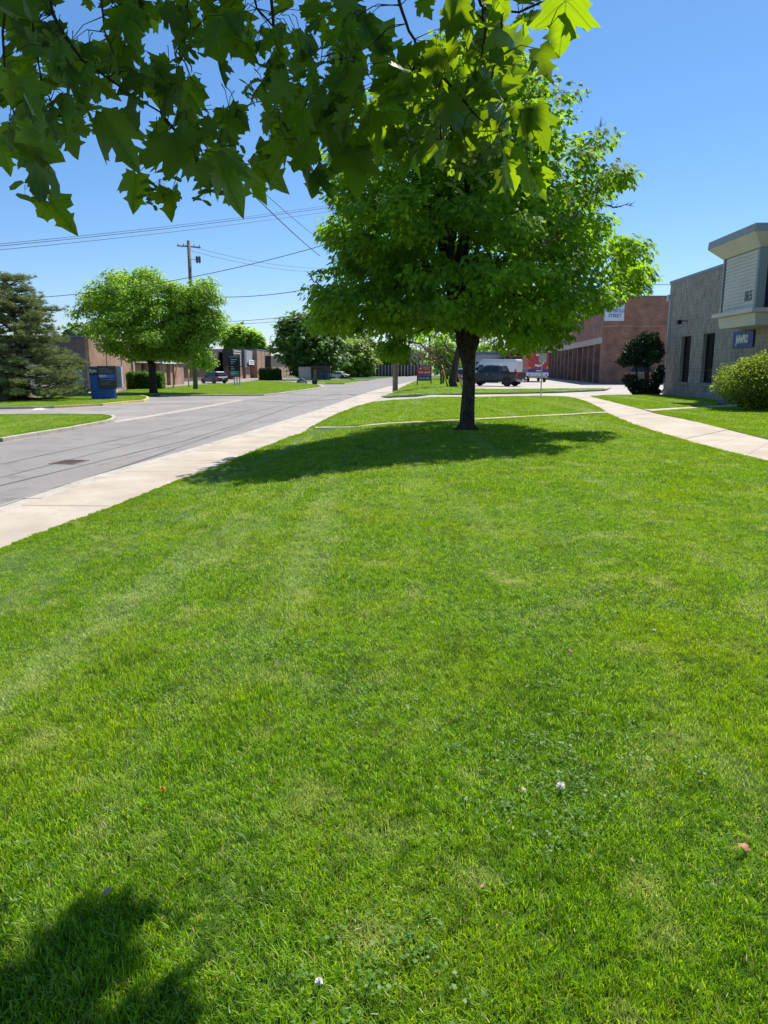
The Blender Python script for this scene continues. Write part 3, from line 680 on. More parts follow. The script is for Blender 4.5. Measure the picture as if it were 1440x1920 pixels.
def scatter(poly, dens, rad, lod, ymin, ymax, hs_=1.0, edge=True):
    xs = [p[0] for p in poly]; ys = [p[1] for p in poly]; y0, y1 = max(min(ys), ymin), min(max(ys), ymax)
    if y1 <= y0: return
    for (dn, dmin, sc_) in ((dens, rad*0.85, 1.0),)+(((dens*5, rad*0.3, 0.36), (dens*16, rad*0.1, 0.16)) if edge else ()):
        g_ = 1/math.sqrt(dn); gx, gy = np.meshgrid(np.arange(min(xs), max(xs), g_), np.arange(y0, y1, g_))
        X = (gx+rng.uniform(0, g_, gx.shape)).ravel(); Y = (gy+rng.uniform(0, g_, gy.shape)).ravel()
        ok = (np.abs(X) < 0.56*Y+3.2) & inside(poly, X, Y); X, Y = X[ok], Y[ok]
        d = edgedist(poly, X, Y); ok = d > dmin
        if sc_ < 1: ok &= d < (rad*1.0 if sc_ > 0.3 else rad*0.42)
        for x, y in zip(X[ok], Y[ok]):
            
            if trunk_xy and math.hypot(x-trunk_xy[0], y-trunk_xy[1]) < .36+.12*math.sin(3*math.atan2(y-trunk_xy[1], x-trunk_xy[0])): continue
            pts.append((x, y, hz(x, y)+0.072)); att_l.append(lod); att_s.append((sc_, sc_, hs_*(1 if sc_ == 1 else 0.8)*random.uniform(.7, 1.25)*(1+.22*math.sin(x*3.1+1.3*y)*math.sin(y*2.3+.7*x)))); att_r.append(random.uniform(0, 6.283))
scatter(main_lawn, 26, 0.25, 0, 1.0, 4.2, edge=False); scatter(main_lawn, 18, 0.25, 0, 4.1, 5.5, edge=False); scatter(main_lawn, 16, 0.25, 0, 5.4, 9)
scatter(main_lawn, 13, 0.3, 1, 8.8, 17.5)
for k, p in lawns.items():
    far = k in ('l3', 'l4', 'l5', 'e')
    scatter(p, 2.2 if far else 5, 0.55, 2, 17.2, 60 if not far else 130, edge=not far)
gm = bpy.data.meshes.new('grass'); gm.from_pydata(pts, [], [])
for nm, ty, dat in (('lod', 'INT', att_l), ('rotz', 'FLOAT', att_r)):
    a_ = gm.attributes.new(nm, ty, 'POINT'); a_.data.foreach_set('value', dat)
a_ = gm.attributes.new('scl', 'FLOAT_VECTOR', 'POINT'); a_.data.foreach_set('vector', np.array(att_s, dtype=np.float32).ravel())
go = bpy.data.objects.new('grass', gm); C.objects.link(go); tag(go, 'short mown green grass covering the lawns', 'grass', kind='stuff')
ng = bpy.data.node_groups.new('grass', 'GeometryNodeTree')
ng.interface.new_socket('Geometry', in_out='INPUT', socket_type='NodeSocketGeometry'); ng.interface.new_socket('Geometry', in_out='OUTPUT', socket_type='NodeSocketGeometry')
gi = ng.nodes.new('NodeGroupInput'); gout = ng.nodes.new('NodeGroupOutput'); jn = ng.nodes.new('GeometryNodeJoinGeometry')
def attr(nm, ty):
    q = ng.nodes.new('GeometryNodeInputNamedAttribute'); q.data_type = ty; q.inputs['Name'].default_value = nm; return q.outputs['Attribute']
for li, objs in enumerate(LOD):
    jj = ng.nodes.new('GeometryNodeJoinGeometry')
    for o in objs:
        oi = ng.nodes.new('GeometryNodeObjectInfo'); oi.inputs['Object'].default_value = o; oi.inputs['As Instance'].default_value = True
        ng.links.new(oi.outputs['Geometry'], jj.inputs[0])
    cmp_ = ng.nodes.new('FunctionNodeCompare'); cmp_.data_type = 'INT'; cmp_.operation = 'EQUAL'
    ng.links.new(attr('lod', 'INT'), [s for s in cmp_.inputs if s.type == 'INT'][0]); [s for s in cmp_.inputs if s.type == 'INT'][1].default_value = li
    ip = ng.nodes.new('GeometryNodeInstanceOnPoints'); ip.inputs['Pick Instance'].default_value = True
    cx = ng.nodes.new('ShaderNodeCombineXYZ'); ng.links.new(attr('rotz', 'FLOAT'), cx.inputs['Z'])
    ng.links.new(gi.outputs[0], ip.inputs['Points']); ng.links.new(cmp_.outputs[0], ip.inputs['Selection']); ng.links.new(jj.outputs[0], ip.inputs['Instance'])
    ri = ng.nodes.new('FunctionNodeRandomValue'); ri.data_type = 'INT'
    [s for s in ri.inputs if s.type == 'INT' and s.name == 'Max'][0].default_value = 2
    ng.links.new([s for s in ri.outputs if s.type == 'INT'][0], ip.inputs['Instance Index'])
    ng.links.new(cx.outputs[0], ip.inputs['Rotation']); ng.links.new(attr('scl', 'FLOAT_VECTOR'), ip.inputs['Scale'])
    ng.links.new(ip.outputs[0], jn.inputs[0])
ng.links.new(jn.outputs[0], gout.inputs[0])
md = go.modifiers.new('grass', 'NODES'); md.node_group = ng
print('grass points', len(pts))
#@@PART2
# ------------------------------------------------------------ foliage tools
LEAF = np.array([(0, 0), (.30, -.10), (.36, .16), (.56, .40), (.26, .50), (0, 1.0), (-.26, .50), (-.56, .40), (-.36, .16), (-.30, -.10)])
LEAF_F = np.array([(0, 1, 2), (0, 2, 4), (2, 3, 4), (0, 4, 5), (0, 5, 6), (0, 6, 8), (6, 7, 8), (0, 8, 9)])
DIA = np.array([(0, 0), (.42, .45), (0, 1.0), (-.42, .45)]); DIA_F = np.array([(0, 1, 2), (0, 2, 3)])
def leaves(cent, axis, nrm, size, tmpl=LEAF, tf=LEAF_F, fold=0.25, droop=0.15, r=rng):
    """arrays (n,3): returns V,F,rnd"""
    n = len(cent); a = axis/np.linalg.norm(axis, axis=1)[:, None]
    x = np.cross(a, nrm); x /= (np.linalg.norm(x, axis=1)[:, None]+1e-9); z = np.cross(x, a)
    s = size[:, None, None]
    T = tmpl[None]
    V = cent[:, None, :]+s*(x[:, None, :]*T[..., 0:1]+a[:, None, :]*T[..., 1:2]-z[:, None, :]*(fold*np.abs(T[..., 0:1])+droop*T[..., 1:2]**2))
    k = len(tmpl); Fi = (np.arange(n)*k)[:, None, None]+tf[None]
    return V.reshape(-1, 3), Fi.reshape(-1, 3), np.repeat(r.random(n), k)
def curved(p0, p1, n=5, sag=0.0, wob=0.1):
    p0, p1 = Vector(p0), Vector(p1); L = (p1-p0).length; o = []
    for i in range(n+1):
        t = i/n; p = p0.lerp(p1, t); e = math.sin(math.pi*t)
        p += Vector((random.uniform(-1, 1), random.uniform(-1, 1), random.uniform(-1, 1)))*wob*L*e*0.5; p.z += sag*L*e; o.append(p)
    return o
def crown_points(env, depth, n, cx0, cy0, z0, z1, bias=0.45, lump=0.16, r=rng, gap=0.0, seed=0):
    """sample cluster centres in an envelope: env(z) -> (xl, xr) relative"""
    out = []; ph = np.random.default_rng(seed).random(12)*6.283
    tries = 0
    while len(out) < n and tries < n*30:
        tries += 1
        z = r.uniform(z0, z1); xl, xr = env(z)
        if xr-xl < 0.05 or r.random() > (xr-xl)/depth[1]: continue
        th = r.random()*6.283; rad = r.random()**bias
        L = 1+lump*(math.sin(3*th+ph[0]+z*1.7)*0.6+math.sin(5*th+ph[1]-z*2.3)*0.5+math.sin(2*z+ph[2])*0.3)
        if gap and math.sin(2.1*th+ph[3]+z*2.9)*math.sin(1.7*z+ph[4]+rad*5)+math.sin(4*th+ph[5])*0.5 > 1.1-gap and rad > 0.5: continue
        hx = (xr-xl)/2; cx = (xl+xr)/2; hy = depth[0]*min(1, hx/(depth[1]/2)*1.1)
        out.append((cx0+cx+math.cos(th)*rad*hx*L, cy0+math.sin(th)*rad*hy*L, z))
    return np.array(out)
def make_tree(name, label, base, env, z0, z1, hy, maxw, nclu, per, lsize, lm, trunk_r, fork_z, bark, group=None, crad=0.4, seed=1, tmpl=LEAF, tf=LEAF_F, gap=0.2, lump=0.16, nl=9, lean=(0, 0), dead=0, bias=0.45, trunk_pts=None, extra=None):
    r = np.random.default_rng(seed); random.seed(seed); bx, by, bz = base
    t = thing(name, label, 'tree', (bx, by, bz), 0, group)
    cc = crown_points(env, (hy, maxw), nclu, bx, by, z0, z1, r=r, gap=gap, seed=seed, lump=lump, bias=bias)
    if extra: cc = np.concatenate([cc, np.array(extra)])
    # trunk and limbs
    mb = MB(); top = Vector((bx+lean[0], by+lean[1], fork_z)); H_ = fork_z-bz
    if trunk_pts is None:
        trunk_pts = [Vector((bx+lean[0]*q+random.uniform(-.3, .3)*trunk_r*q*(1-q)*2, by+lean[1]*q, bz+H_*q)) for q in (0, .04, .12, .3, .55, .8, 1.0)]
        rr = [trunk_r*k for k in (1.45, 1.2, 1.05, .95, .9, .93, 1.0)]
        mb.tube(trunk_pts, rr, 12)
    else: mb.tube([p[0] for p in trunk_pts], [p[1] for p in trunk_pts], 12)
    mb.build('trunk', bark, t, smooth=True)
    lb = MB(); ends = []
    zc = (z0+z1)/2
    for i in range(nl):
        th = 6.283*i/nl+r.uniform(-.3, .3); q = r.uniform(0.35, 0.95)
        z = z0+(z1-z0)*(q if i else 0.97); xl, xr = env(z); rad = 0.6 if i else 0
        e = Vector((bx+(xl+xr)/2+math.cos(th)*(xr-xl)/2*rad, by+math.sin(th)*hy*rad*(xr-xl)/maxw, z))
        st = top-Vector((0, 0, H_*0.1*random.random()))
        c = curved(st, e, 6, 0.06, 0.16); r0 = trunk_r*(0.62 if i else 0.7)
        lb.tube(c, [r0*(1-0.85*k/6) for k in range(7)], 7)
        ends += [(p, r0*(1-0.85*k/6)) for k, p in enumerate(c) if k > 0]
    ep = np.array([p[:] for p, _ in ends])
    sel = r.permutation(len(cc))[:min(len(cc), 170 if lsize < .3 else 40)]
    for k in sel:
        j = int(np.argmin(((ep-cc[k])**2).sum(1))); p, pr = ends[j]
        lb.tube(curved(p, cc[k], 3, 0.04, 0.22), [max(.012, pr*.4), max(.01, pr*.3), .01, .006], 4, cap=False)
    lb.build('limbs', bark, t, smooth=True)
    if dead:
        for (p, q) in dead:
            db = MB()
            c = curved(p, q, 6, 0.0, 0.18); db.tube(c, [.03*(1-.8*k/6) for k in range(7)], 5)
            for k in range(2, 7):
                for s_ in range(3):
                    L = random.uniform(.25, .7)*(c[-1]-c[0]).length*0.4; d = (c[-1]-c[0]).normalized()+Vector((random.uniform(-1, 1), random.uniform(-1, 1), random.uniform(-.4, 1)))*.8
                    db.tube(curved(c[k], c[k]+d.normalized()*L, 3, 0, .2), [.009, .007, .005, .003], 4, cap=False)
            db.build('dead_branch', M['bark_grey'], t)
    # leaves
    n = len(cc)*per; ci = np.repeat(np.arange(len(cc)), per)
    ctr = np.array([bx, by, z0+(z1-z0)*0.35])
    outd = cc-ctr; outd /= np.linalg.norm(outd, axis=1)[:, None]+1e-9
    off = r.normal(0, 1, (n, 3)); off /= np.linalg.norm(off, axis=1)[:, None]; off *= (crad*r.random(n)**0.4)[:, None]; off[:, 2] *= 0.62
    pos = cc[ci]+off
    od = outd[ci]*0.5+off/crad*0.8
    ax = od*0.9+np.array([0, 0, -0.75])+r.normal(0, .35, (n, 3))
    nr = np.array([0, 0, 1.0])+od*0.7+r.normal(0, .3, (n, 3))
    sz = lsize*r.uniform(.65, 1.25, n)
    V, Fi, rd = leaves(pos, ax, nr, sz, tmpl, tf, r=r)
    # clump-level tint
    cr = r.random(len(cc)); rd = np.clip(rd*0.55+np.repeat(cr[ci], len(tmpl))*0.5, 0, 1)
    fast_obj('crown', V, Fi, lm, t, rnd=rd)
    return t, cc
def env_from(pix, Y, bx):
    """pix rows (py, xl, xr) -> env(z)"""
    rows = sorted([(P(720, py, Y).z, P(xl, py, Y).x-bx, P(xr, py, Y).x-bx) for py, xl, xr in pix])
    zs = [a[0] for a in rows]; L = [a[1] for a in rows]; Rr = [a[2] for a in rows]
    return (lambda z: (float(np.interp(z, zs, L)), float(np.interp(z, zs, Rr)))), zs[0], zs[-1], max(b-a for a, b in zip(L, Rr))
def blob(name, m, parent, parts, n, lsize, seed=3, tmpl=DIA, tf=DIA_F, shell=0.25):
    """leafy mass on ellipsoids: parts (cx,cy,cz,rx,ry,rz)"""
    r = np.random.default_rng(seed); Vs = []; Fs = []; Rs = []; b = 0
    vol = [p[3]*p[5]+p[4]*p[5]+p[3]*p[4] for p in parts]; tot = sum(vol)
    for p, v in zip(parts, vol):
        k = max(20, int(n*v/tot)); d = r.normal(0, 1, (k, 3)); d /= np.linalg.norm(d, axis=1)[:, None]
        L = 1+0.08*np.sin(d[:, 0]*7+p[0])+0.08*np.sin(d[:, 2]*9+p[1])+0.06*np.sin(d[:, 1]*11)
        rad = (1-shell*r.random(k)**1.5)*L
        pos = np.array(p[:3])+d*rad[:, None]*np.array(p[3:6])
        ax = d+r.normal(0, .6, (k, 3))+np.array([0, 0, .15]); nr = d+r.normal(0, .5, (k, 3))+np.array([0, 0, .5])
        V, Fi, rd = leaves(pos, ax, nr, lsize*r.uniform(.6, 1.3, k), tmpl, tf, r=r)
        Vs.append(V); Fs.append(Fi+b); Rs.append(rd); b += len(V)
    return fast_obj(name, np.concatenate(Vs), np.concatenate(Fs), m, parent, rnd=np.concatenate(Rs))

# ------------------------------------------------------------ central maple
B0 = G(875, 812, 0.0); TY = B0.y; TX = B0.x
pix = [(98, 790, 850), (120, 770, 950), (150, 745, 1010), (200, 700, 1045), (240, 660, 1085), (300, 640, 1105), (340, 630, 1125), (400, 615, 1135), (450, 605, 1140), (485, 600, 1150), (520, 600, 1150), (570, 592, 1130), (600, 590, 1090), (622, 600, 1095), (640, 660, 1070), (650, 760, 1040)]
env, z0, z1, mw = env_from(pix, TY, TX)
dead = [(P(1095, 330, TY), P(1126, 238, TY)), (P(1140, 370, TY), P(1192, 322, TY)), (P(1125, 385, TY), P(1180, 385, TY)), (P(605, 550, TY-.5), P(582, 515, TY-.5)), (P(1000, 470, TY-3.4), P(1110, 370, TY-3.6))]
r0_ = np.random.default_rng(8); extra_main = []
for (x0_, x1_, y0_, y1_, k_, d0, d1) in ((940, 1055, 600, 648, 30, -3.2, 2.5), (722, 752, 600, 665, 14, -2, 1), (584, 640, 545, 590, 18, -1.5, 1.5), (1150, 1210, 455, 545, 24, -1.2, 1.2), (890, 960, 585, 615, 12, -3.5, -1), (780, 850, 585, 605, 12, -3, 2), (1085, 1150, 550, 580, 12, -1.5, 1)):
    for _ in range(k_): extra_main.append(tuple(P(r0_.uniform(x0_, x1_), r0_.uniform(y0_, y1_), TY+r0_.uniform(d0, d1))))
t_main, cc_main = make_tree('maple_tree', 'large round green maple standing alone on the lawn with a dark forked trunk', tuple(B0), env, z0+.5, z1-.1, 4.2, mw, 1050, 56, 0.13, M['leaf_main'], 0.215, P(875, 655, TY).z, M['bark'], crad=0.40, seed=5, nl=13, gap=0.5, dead=dead, lump=0.13, bias=.38, extra=extra_main,
    trunk_pts=[(Vector((TX, TY, -0.08)), .32), (Vector((TX, TY, .06)), .245), (Vector((TX, TY, .22)), .20), (Vector((TX+.01, TY, .7)), .178), (P(879, 725, TY), .162), (P(879, 690, TY), .16), (P(877, 668, TY), .20), (P(878, 652, TY), .18), (P(885, 620, TY), .15)])
mb = MB(); mb.tube([P(872, 668, TY), P(864, 640, TY), P(862, 600, TY), P(850, 540, TY)], [.15, .13, .11, .08], 9)
mb.tube([P(880, 664, TY), P(891, 640, TY), P(892, 612, TY), P(905, 560, TY)], [.14, .12, .10, .07], 9)
mb.build('fork', M['bark'], t_main, smooth=True)
for i_ in range(6):
    a_ = i_*1.05+random.uniform(-.3, .3); d_ = Vector((math.cos(a_), math.sin(a_), 0)); L_ = random.uniform(.32, .5)
    rt = MB(); rt.tube([Vector((TX, TY, .26))+d_*.13, Vector((TX, TY, .13))+d_*.2, Vector((TX, TY, .075))+d_*.3, Vector((TX, TY, .03))+d_*L_], [.05, .06, .05, .02], 7); rt.build('root', M['bark'], t_main, smooth=True)
# ------------------------------------------------------------ foreground maple bough
def hero_outline():
    Rh = [(0.0, 0.0), (0.07, -0.10), (0.20, -0.11), (0.36, -0.17), (0.345, -0.03), (0.47, 0.03), (0.40, 0.14), (0.50, 0.22), (0.66, 0.42), (0.52, 0.43), (0.50, 0.55), (0.36, 0.485), (0.235, 0.46), (0.25, 0.60), (0.36, 0.68), (0.20, 0.75), (0.13, 0.87), (0.0, 1.08)]
    return Rh+[(-x, y) for x, y in reversed(Rh[1:-1])]
def hero_mesh(seed, curl, fold, side=0.0):
    r = random.Random(seed); out = [(x*(1+r.uniform(-.06, .06)), y+r.uniform(-.015, .015)) for x, y in hero_outline()]
    inner = [(0, .2), (0, .42), (0, .65), (0, .85), (.2, .15), (-.2, .15), (.25, .3), (-.25, .3), (.12, .55), (-.12, .55)]
    pts_ = [Vector(p) for p in out+inner]; nb = len(out)
    vs, es, fs, *_ = geometry.delaunay_2d_cdt(pts_, [(i, (i+1) % nb) for i in range(nb)], [], 1, 1e-6)
    V = []
    for v in vs:
        x, y = v.x, v.y
        z = -fold*abs(x)**1.15-curl*(y-.2)*abs(y-.2)+side*x*0.4+0.05*math.sin(9*y+seed)*abs(x)*2+0.035*math.sin(14*x+seed*2)
        xx = x*(1-0.25*fold*abs(x)); V.append((xx, y, z))
    me = bpy.data.meshes.new('leaf'); me.from_pydata(V, [], [tuple(f) for f in fs]); me.materials.append(M['hero_leaf'])
    me.polygons.foreach_set('use_smooth', [True]*len(me.polygons)); return me
HM = [hero_mesh(i, c, f, s) for i, (c, f, s) in enumerate([(0.25, 0.35, 0), (0.5, 0.7, .2), (0.15, 0.25, -.2), (0.6, 0.45, 0), (0.35, 1.1, .1), (0.8, 0.6, -.2), (0.1, 0.6, .3), (0.45, 0.2, 0)])]
bough = thing('overhanging_maple', 'near maple boughs hanging across the top of the view over the lawn', 'tree', (-1.4, -3.2, hz(-1.4, -3.2)))
borg = Vector(bough.location)
leafpts = []
def add_leaf(px, py, tx, ty, Y, wsc=1.0, variant=None, turn=None, parent=bough):
    """leaf with its base at (px,py) and its tip towards (tx,ty), at distance Y"""
    b = P(px, py, Y); Lp = math.hypot(tx-px, ty-py)*Y/F; e = P(tx, ty, Y+Lp*(random.uniform(.35, 1.1) if px > 640 or (px > 560 and py > 200) else random.uniform(-.5, .1))); ax = (e-b); L = ax.length*(.9 if len(leafpts) < 49 else 1); ax.normalize()
    # normal: towards up/camera with random turn round the axis
    view = Vector((0, -1, 0)); n = view-ax*view.dot(ax); n.normalize(); x = ax.cross(n)
    th = random.uniform(-.7, .7) if turn is None else turn
    n = (n*math.cos(th)+x*math.sin(th)); x = ax.cross(n)
    if random.random() < .5: n, x = -n, -x
    me = HM[variant if variant is not None else random.randrange(len(HM))]
    o = bpy.data.objects.new('leaf', me); C.objects.link(o); o.parent = parent
    s = L/1.05
    Mx = Matrix((( x.x*wsc, ax.x, n.x), (x.y*wsc, ax.y, n.y), (x.z*wsc, ax.z, n.z))).to_4x4()
    o.matrix_local = Matrix.Translation(b-borg) @ Mx @ Matrix.Scale(s, 4)
    leafpts.append((b, e)); return o
hero = [  # base px, tip px, distance, width scale
 (92, 378, 156, 456, 2.15, .85, 4), (256, 327, 246, 402, 2.6, 1.0, 1), (322, 360, 328, 430, 2.6, .9, 4), (62, 298, 162, 366, 2.1, .8, 3), (40, 262, 146, 318, 2.1, .8, 0),
 (128, 232, 142, 302, 2.4, 1.1, 2), (192, 213, 250, 312, 2.3, .75, 1), (236, 203, 272, 258, 2.4, 1.1, 0), (322, 250, 350, 366, 2.35, 1.15, 3), (410, 288, 440, 400, 2.35, .75, 1),
 (482, 290, 540, 372, 3.3, .95, 2), (470, 322, 492, 384, 3.3, 1.0, 3), (584, 322, 570, 390, 3.4, .9, 1), (590, 325, 625, 392, 3.4, .6, 4), (664, 280, 672, 378, 3.0, 1.0, 2),
 (650, 245, 690, 330, 3.0, .9, 0), (1062, 0, 1046, 112, 2.3, 1.15, 2), (1072, 0, 1108, 60, 2.35, .8, 0), (1012, 92, 1025, 155, 2.4, 1.15, 3), (1000, 205, 1032, 290, 2.5, .95, 2),
 (984, 212, 990, 292, 2.5, .7, 0), (993, 315, 968, 386, 2.4, .9, 3), (995, 316, 1024, 380, 2.4, .8, 6), (945, 285, 946, 366, 2.5, .7, 4), (856, 0, 822, 92, 2.3, .9, 1),
 (880, 10, 870, 80, 2.4, .8, 4), (790, 0, 812, 40, 2.6, 1.0, 0), (905, 30, 930, 80, 2.6, .8, 1), (848, 195, 905, 270, 2.6, 1.0, 3), (812, 240, 845, 330, 2.7, .9, 2), (866, 250, 880, 330, 2.8, .9, 0),
 (770, 280, 760, 362, 2.8, .8, 1), (720, 210, 700, 290, 2.9, 1.1, 3), (555, 255, 605, 305, 3.2, 1.1, 0), (505, 280, 520, 330, 3.2, 1.1, 7), (690, 90, 738, 45, 2.8, .9, 0), (706, 76, 738, 112, 2.8, .9, 1),
 (700, 120, 765, 118, 2.8, .8, 2), (640, 0, 700, 30, 2.8, .8, 3), (330, 48, 352, 130, 2.5, .9, 2), (395, 60, 420, 140, 2.5, 1.1, 0), (408, 110, 418, 168, 2.5, .5, 4), (230, 30, 262, 80, 2.5, 1.1, 3), (290, 10, 305, 55, 2.6, 1.0, 1),
 (165, 0, 172, 20, 2.6, 1.6, 1), (20, 230, 60, 300, 2.2, .9, 3), (0, 265, 20, 330, 2.2, .9, 1), (430, 205, 470, 245, 2.7, 1.1, 0), (445, 208, 425, 260, 2.7, .8, 4)]
for h in hero: h = (*h[:4], min(h[4], 2.65 if h[0] >= 550 else 2.9), *h[5:]); add_leaf(h[0], h[1], h[2], h[3], h[4], h[5], h[6])
blobs = [(35, 50, 55, 60, 9, 2.3), (110, 100, 60, 60, 9, 2.3), (35, 160, 45, 60, 9, 2.25), (90, 200, 60, 50, 9, 2.3), (60, 260, 50, 30, 5, 2.2), (170, 150, 45, 45, 7, 2.4), (215, 30, 40, 30, 4, 2.5), (270, 22, 40, 28, 5, 2.6),
 (245, 120, 35, 38, 6, 2.4), (305, 160, 38, 30, 6, 2.4), (345, 175, 25, 25, 4, 2.4), (330, 275, 45, 40, 8, 2.5), (385, 300, 35, 50, 6, 2.5), (385, 35, 60, 35, 7, 2.6), (440, 60, 40, 50, 5, 2.6), (395, 240, 40, 28, 4, 2.5),
 (510, 75, 50, 60, 7, 2.8), (580, 45, 55, 40, 7, 2.8), (560, 130, 55, 50, 8, 2.9), (530, 215, 45, 50, 9, 3.1), (600, 205, 50, 50, 9, 3.1), (640, 60, 45, 50, 7, 2.8), (630, 130, 50, 45, 7, 2.9), (655, 255, 45, 40, 7, 3.1), (560, 280, 50, 30, 6, 3.2),
 (700, 185, 45, 45, 8, 2.8), (760, 175, 45, 45, 8, 2.7), (740, 250, 50, 45, 7, 2.8), (820, 100, 45, 45, 6, 2.6), (815, 180, 50, 50, 8, 2.6), (880, 120, 45, 50, 8, 2.6), (895, 30, 45, 30, 6, 2.5), (955, 50, 40, 45, 6, 2.5), (930, 120, 40, 45, 7, 2.6), (900, 210, 50, 45, 8, 2.6), (950, 190, 35, 50, 6, 2.6), (850, 290, 50, 35, 7, 2.8), (925, 300, 35, 40, 5, 2.6), (1010, 30, 35, 40, 5, 2.4)]
blobs = [(*b_[:5], min(b_[5], 2.6 if b_[0] >= 560 else 2.8)) for b_ in blobs]
for (cx, cy, rx, ry, n, Y) in blobs:
    for k in range(n):
        if len(leafpts) >= 290: break
        a_ = random.uniform(0, 6.283); q = math.sqrt(random.random()); x = cx+math.cos(a_)*rx*q; y = cy+math.sin(a_)*ry*q-18
        L = random.uniform(40, 72)*2.45/Y*random.choice((1, .9, .75)); an = random.gauss(0, .75)
        add_leaf(x, y, x+math.sin(an)*L, y+math.cos(an)*L, Y+random.uniform(-.25, .35), random.uniform(.5, 1.05), random.choice((0, 1, 3, 4, 4, 5, 5, 6, 1)))
Vs_ = []; Fs_ = []; nv_ = 0; rd_ = []
for (cx, cy, rx, ry, n, Y) in blobs:
    for k in range(int(n*(.75 if cx < 480 else .4 if cx < 640 else .2))+1):
        a_ = random.uniform(0, 6.283); q = math.sqrt(random.random()); x = cx+math.cos(a_)*rx*q*.9; y = cy+math.sin(a_)*ry*q*.9-14
        L = random.uniform(34, 60)*2.45/Y; an = random.gauss(0, .8); b = P(x, y, Y+random.uniform(-.1, .5)); e = P(x+math.sin(an)*L, y+math.cos(an)*L, b.y+L*b.y/F*(random.uniform(.35, 1.1) if x > 640 else random.uniform(-.5, .1)))
        ax = (e-b); s = ax.length/1.05; ax.normalize(); n_ = Vector((0, -1, 0)); n_ = (n_-ax*n_.dot(ax)).normalized(); x_ = ax.cross(n_); th = random.uniform(-1.1, 1.1); n_ = n_*math.cos(th)+x_*math.sin(th)
        if random.random() < .5: n_ = -n_
        x_ = ax.cross(n_); me = random.choice(HM[:7]); w_ = random.uniform(.5, 1)
        Mx = Matrix(((x_.x*w_, ax.x, n_.x), (x_.y*w_, ax.y, n_.y), (x_.z*w_, ax.z, n_.z)))*s
        Vs_ += [tuple(b+Mx @ v.co) for v in me.vertices]; Fs_ += [tuple(i+nv_ for i in p.vertices) for p in me.polygons]; rd_ += [random.random()]*len(me.vertices); nv_ += len(me.vertices); leafpts.append((b, e))
fo = fast_obj('small_leaves', np.array(Vs_), np.array(Fs_), M['fill_leaf'], bough, rnd=np.array(rd_)); tag(fo, kind='stuff')
# unseen leaf clusters above the frame, added to shade the left near leaves
def in_shadow_view(p):
    s_ = Vector(p)-SUN*((p[2]+.2)/SUN.z); return s_.y > 1.1 and abs(s_.x) < 0.56*s_.y+.5
r_ = np.random.default_rng(11); cen = []
while len(cen) < 420:
    x = r_.uniform(-4.2, 3.0); y = r_.uniform(-3.5, 4.2); z = r_.uniform(2.3, 6.2)
    if z < H+0.46*y+0.35+0.25*abs(x+1)*0.2: continue
    if z < 2.9 and y < 1.6 : continue
    if in_shadow_view((x, y, z)): continue
    if x < -0.95+0.48*z-1.4 and x > -2.6-0.0*z and False: continue
    if x > -0.1+0.42*(z-2.3) and r_.random() < 0.97: continue
    cen.append((x, y, z))
for (px_, py_) in ((150, 1728), (130, 1750), (160, 1762), (100, 1785), (185, 1785), (130, 1805), (205, 1795), (75, 1830), (150, 1835), (40, 1870), (95, 1865), (20, 1895), (60, 1900), (110, 1890)):  # extra unseen clusters, placed up the sun ray to cast the lawn's leaf shadow
    g_ = G(px_, py_, .08); z_ = r_.uniform(3.72, 3.95); q_ = g_+SUN*((z_-g_.z)/SUN.z); cen += [tuple(q_)]
nsh = len(cen); lp_ = [b*.5+e*.5 for b, e in leafpts]
for _ in range(9000):  # clusters added sunward of the left leaves, out of view, to darken them
    q_ = random.choice(lp_); px_ = 720+F*q_.x/q_.y
    py_ = H+0.46*q_.y-q_.z
    if px_ > 590: continue
    if px_ > 480 and q_.z < 2.75 and random.random() < .5: continue
    p_ = q_+SUN*random.uniform(.9, 3.6)
    if p_.z < H+0.455*p_.y+0.25: continue
    if in_shadow_view(p_): continue
    cen.append((p_.x+random.gauss(0, .05), p_.y+random.gauss(0, .05), p_.z+random.gauss(0, .05)))
    if len(cen) > 2500: break
cen = np.array(cen); ci = np.repeat(np.arange(len(cen)), 13); n = len(ci)
sg_ = np.where(ci >= nsh, .07, np.where(ci >= 420, .035, .16))[:, None]; pos = cen[ci]+r_.normal(0, 1, (n, 3))*sg_; ax = r_.normal(0, .6, (n, 3))+np.array([0, 0, -.7]); nr = np.array([0, 0, 1.])+r_.normal(0, .5, (n, 3))
ok_ = (pos[:, 2] > H+0.455*pos[:, 1]+0.28) & ((((ci >= 420) & (ci < nsh)) | ((pos[:, 1]-SUN.y/SUN.z*(pos[:, 2]+.2) < 1.3) | (np.abs(pos[:, 0]-SUN.x/SUN.z*(pos[:, 2]+.2)) > .56*(pos[:, 1]-SUN.y/SUN.z*(pos[:, 2]+.2))+.25)))); pos, ax, nr, ci = pos[ok_], ax[ok_], nr[ok_], ci[ok_]; n = len(pos)
V, Fi, rd = leaves(pos, ax, nr, np.where((ci >= 420) & (ci < nsh), .11, .15)*r_.uniform(.7, 1.2, n), r=r_)
tag(fast_obj('shade_foliage', V, Fi, M['leaf_main'], bough, rnd=rd), kind='stuff')  # holds the unseen clusters added for their shade
mb = MB(); b0 = Vector((-1.4, -3.2, hz(-1.4, -3.2)-.1))
mb.tube([b0, b0+Vector((0, 0, .2)), b0+Vector((0.03, .02, 1.2)), b0+Vector((.05, .1, 2.6)), b0+Vector((.1, .3, 4.4)), b0+Vector((.3, .6, 6.5))], [.34, .26, .22, .21, .15, .08], 12)
mb.build('trunk', M['bark'], bough, smooth=True)
lm = MB(); st = b0+Vector((.05, .1, 2.6))
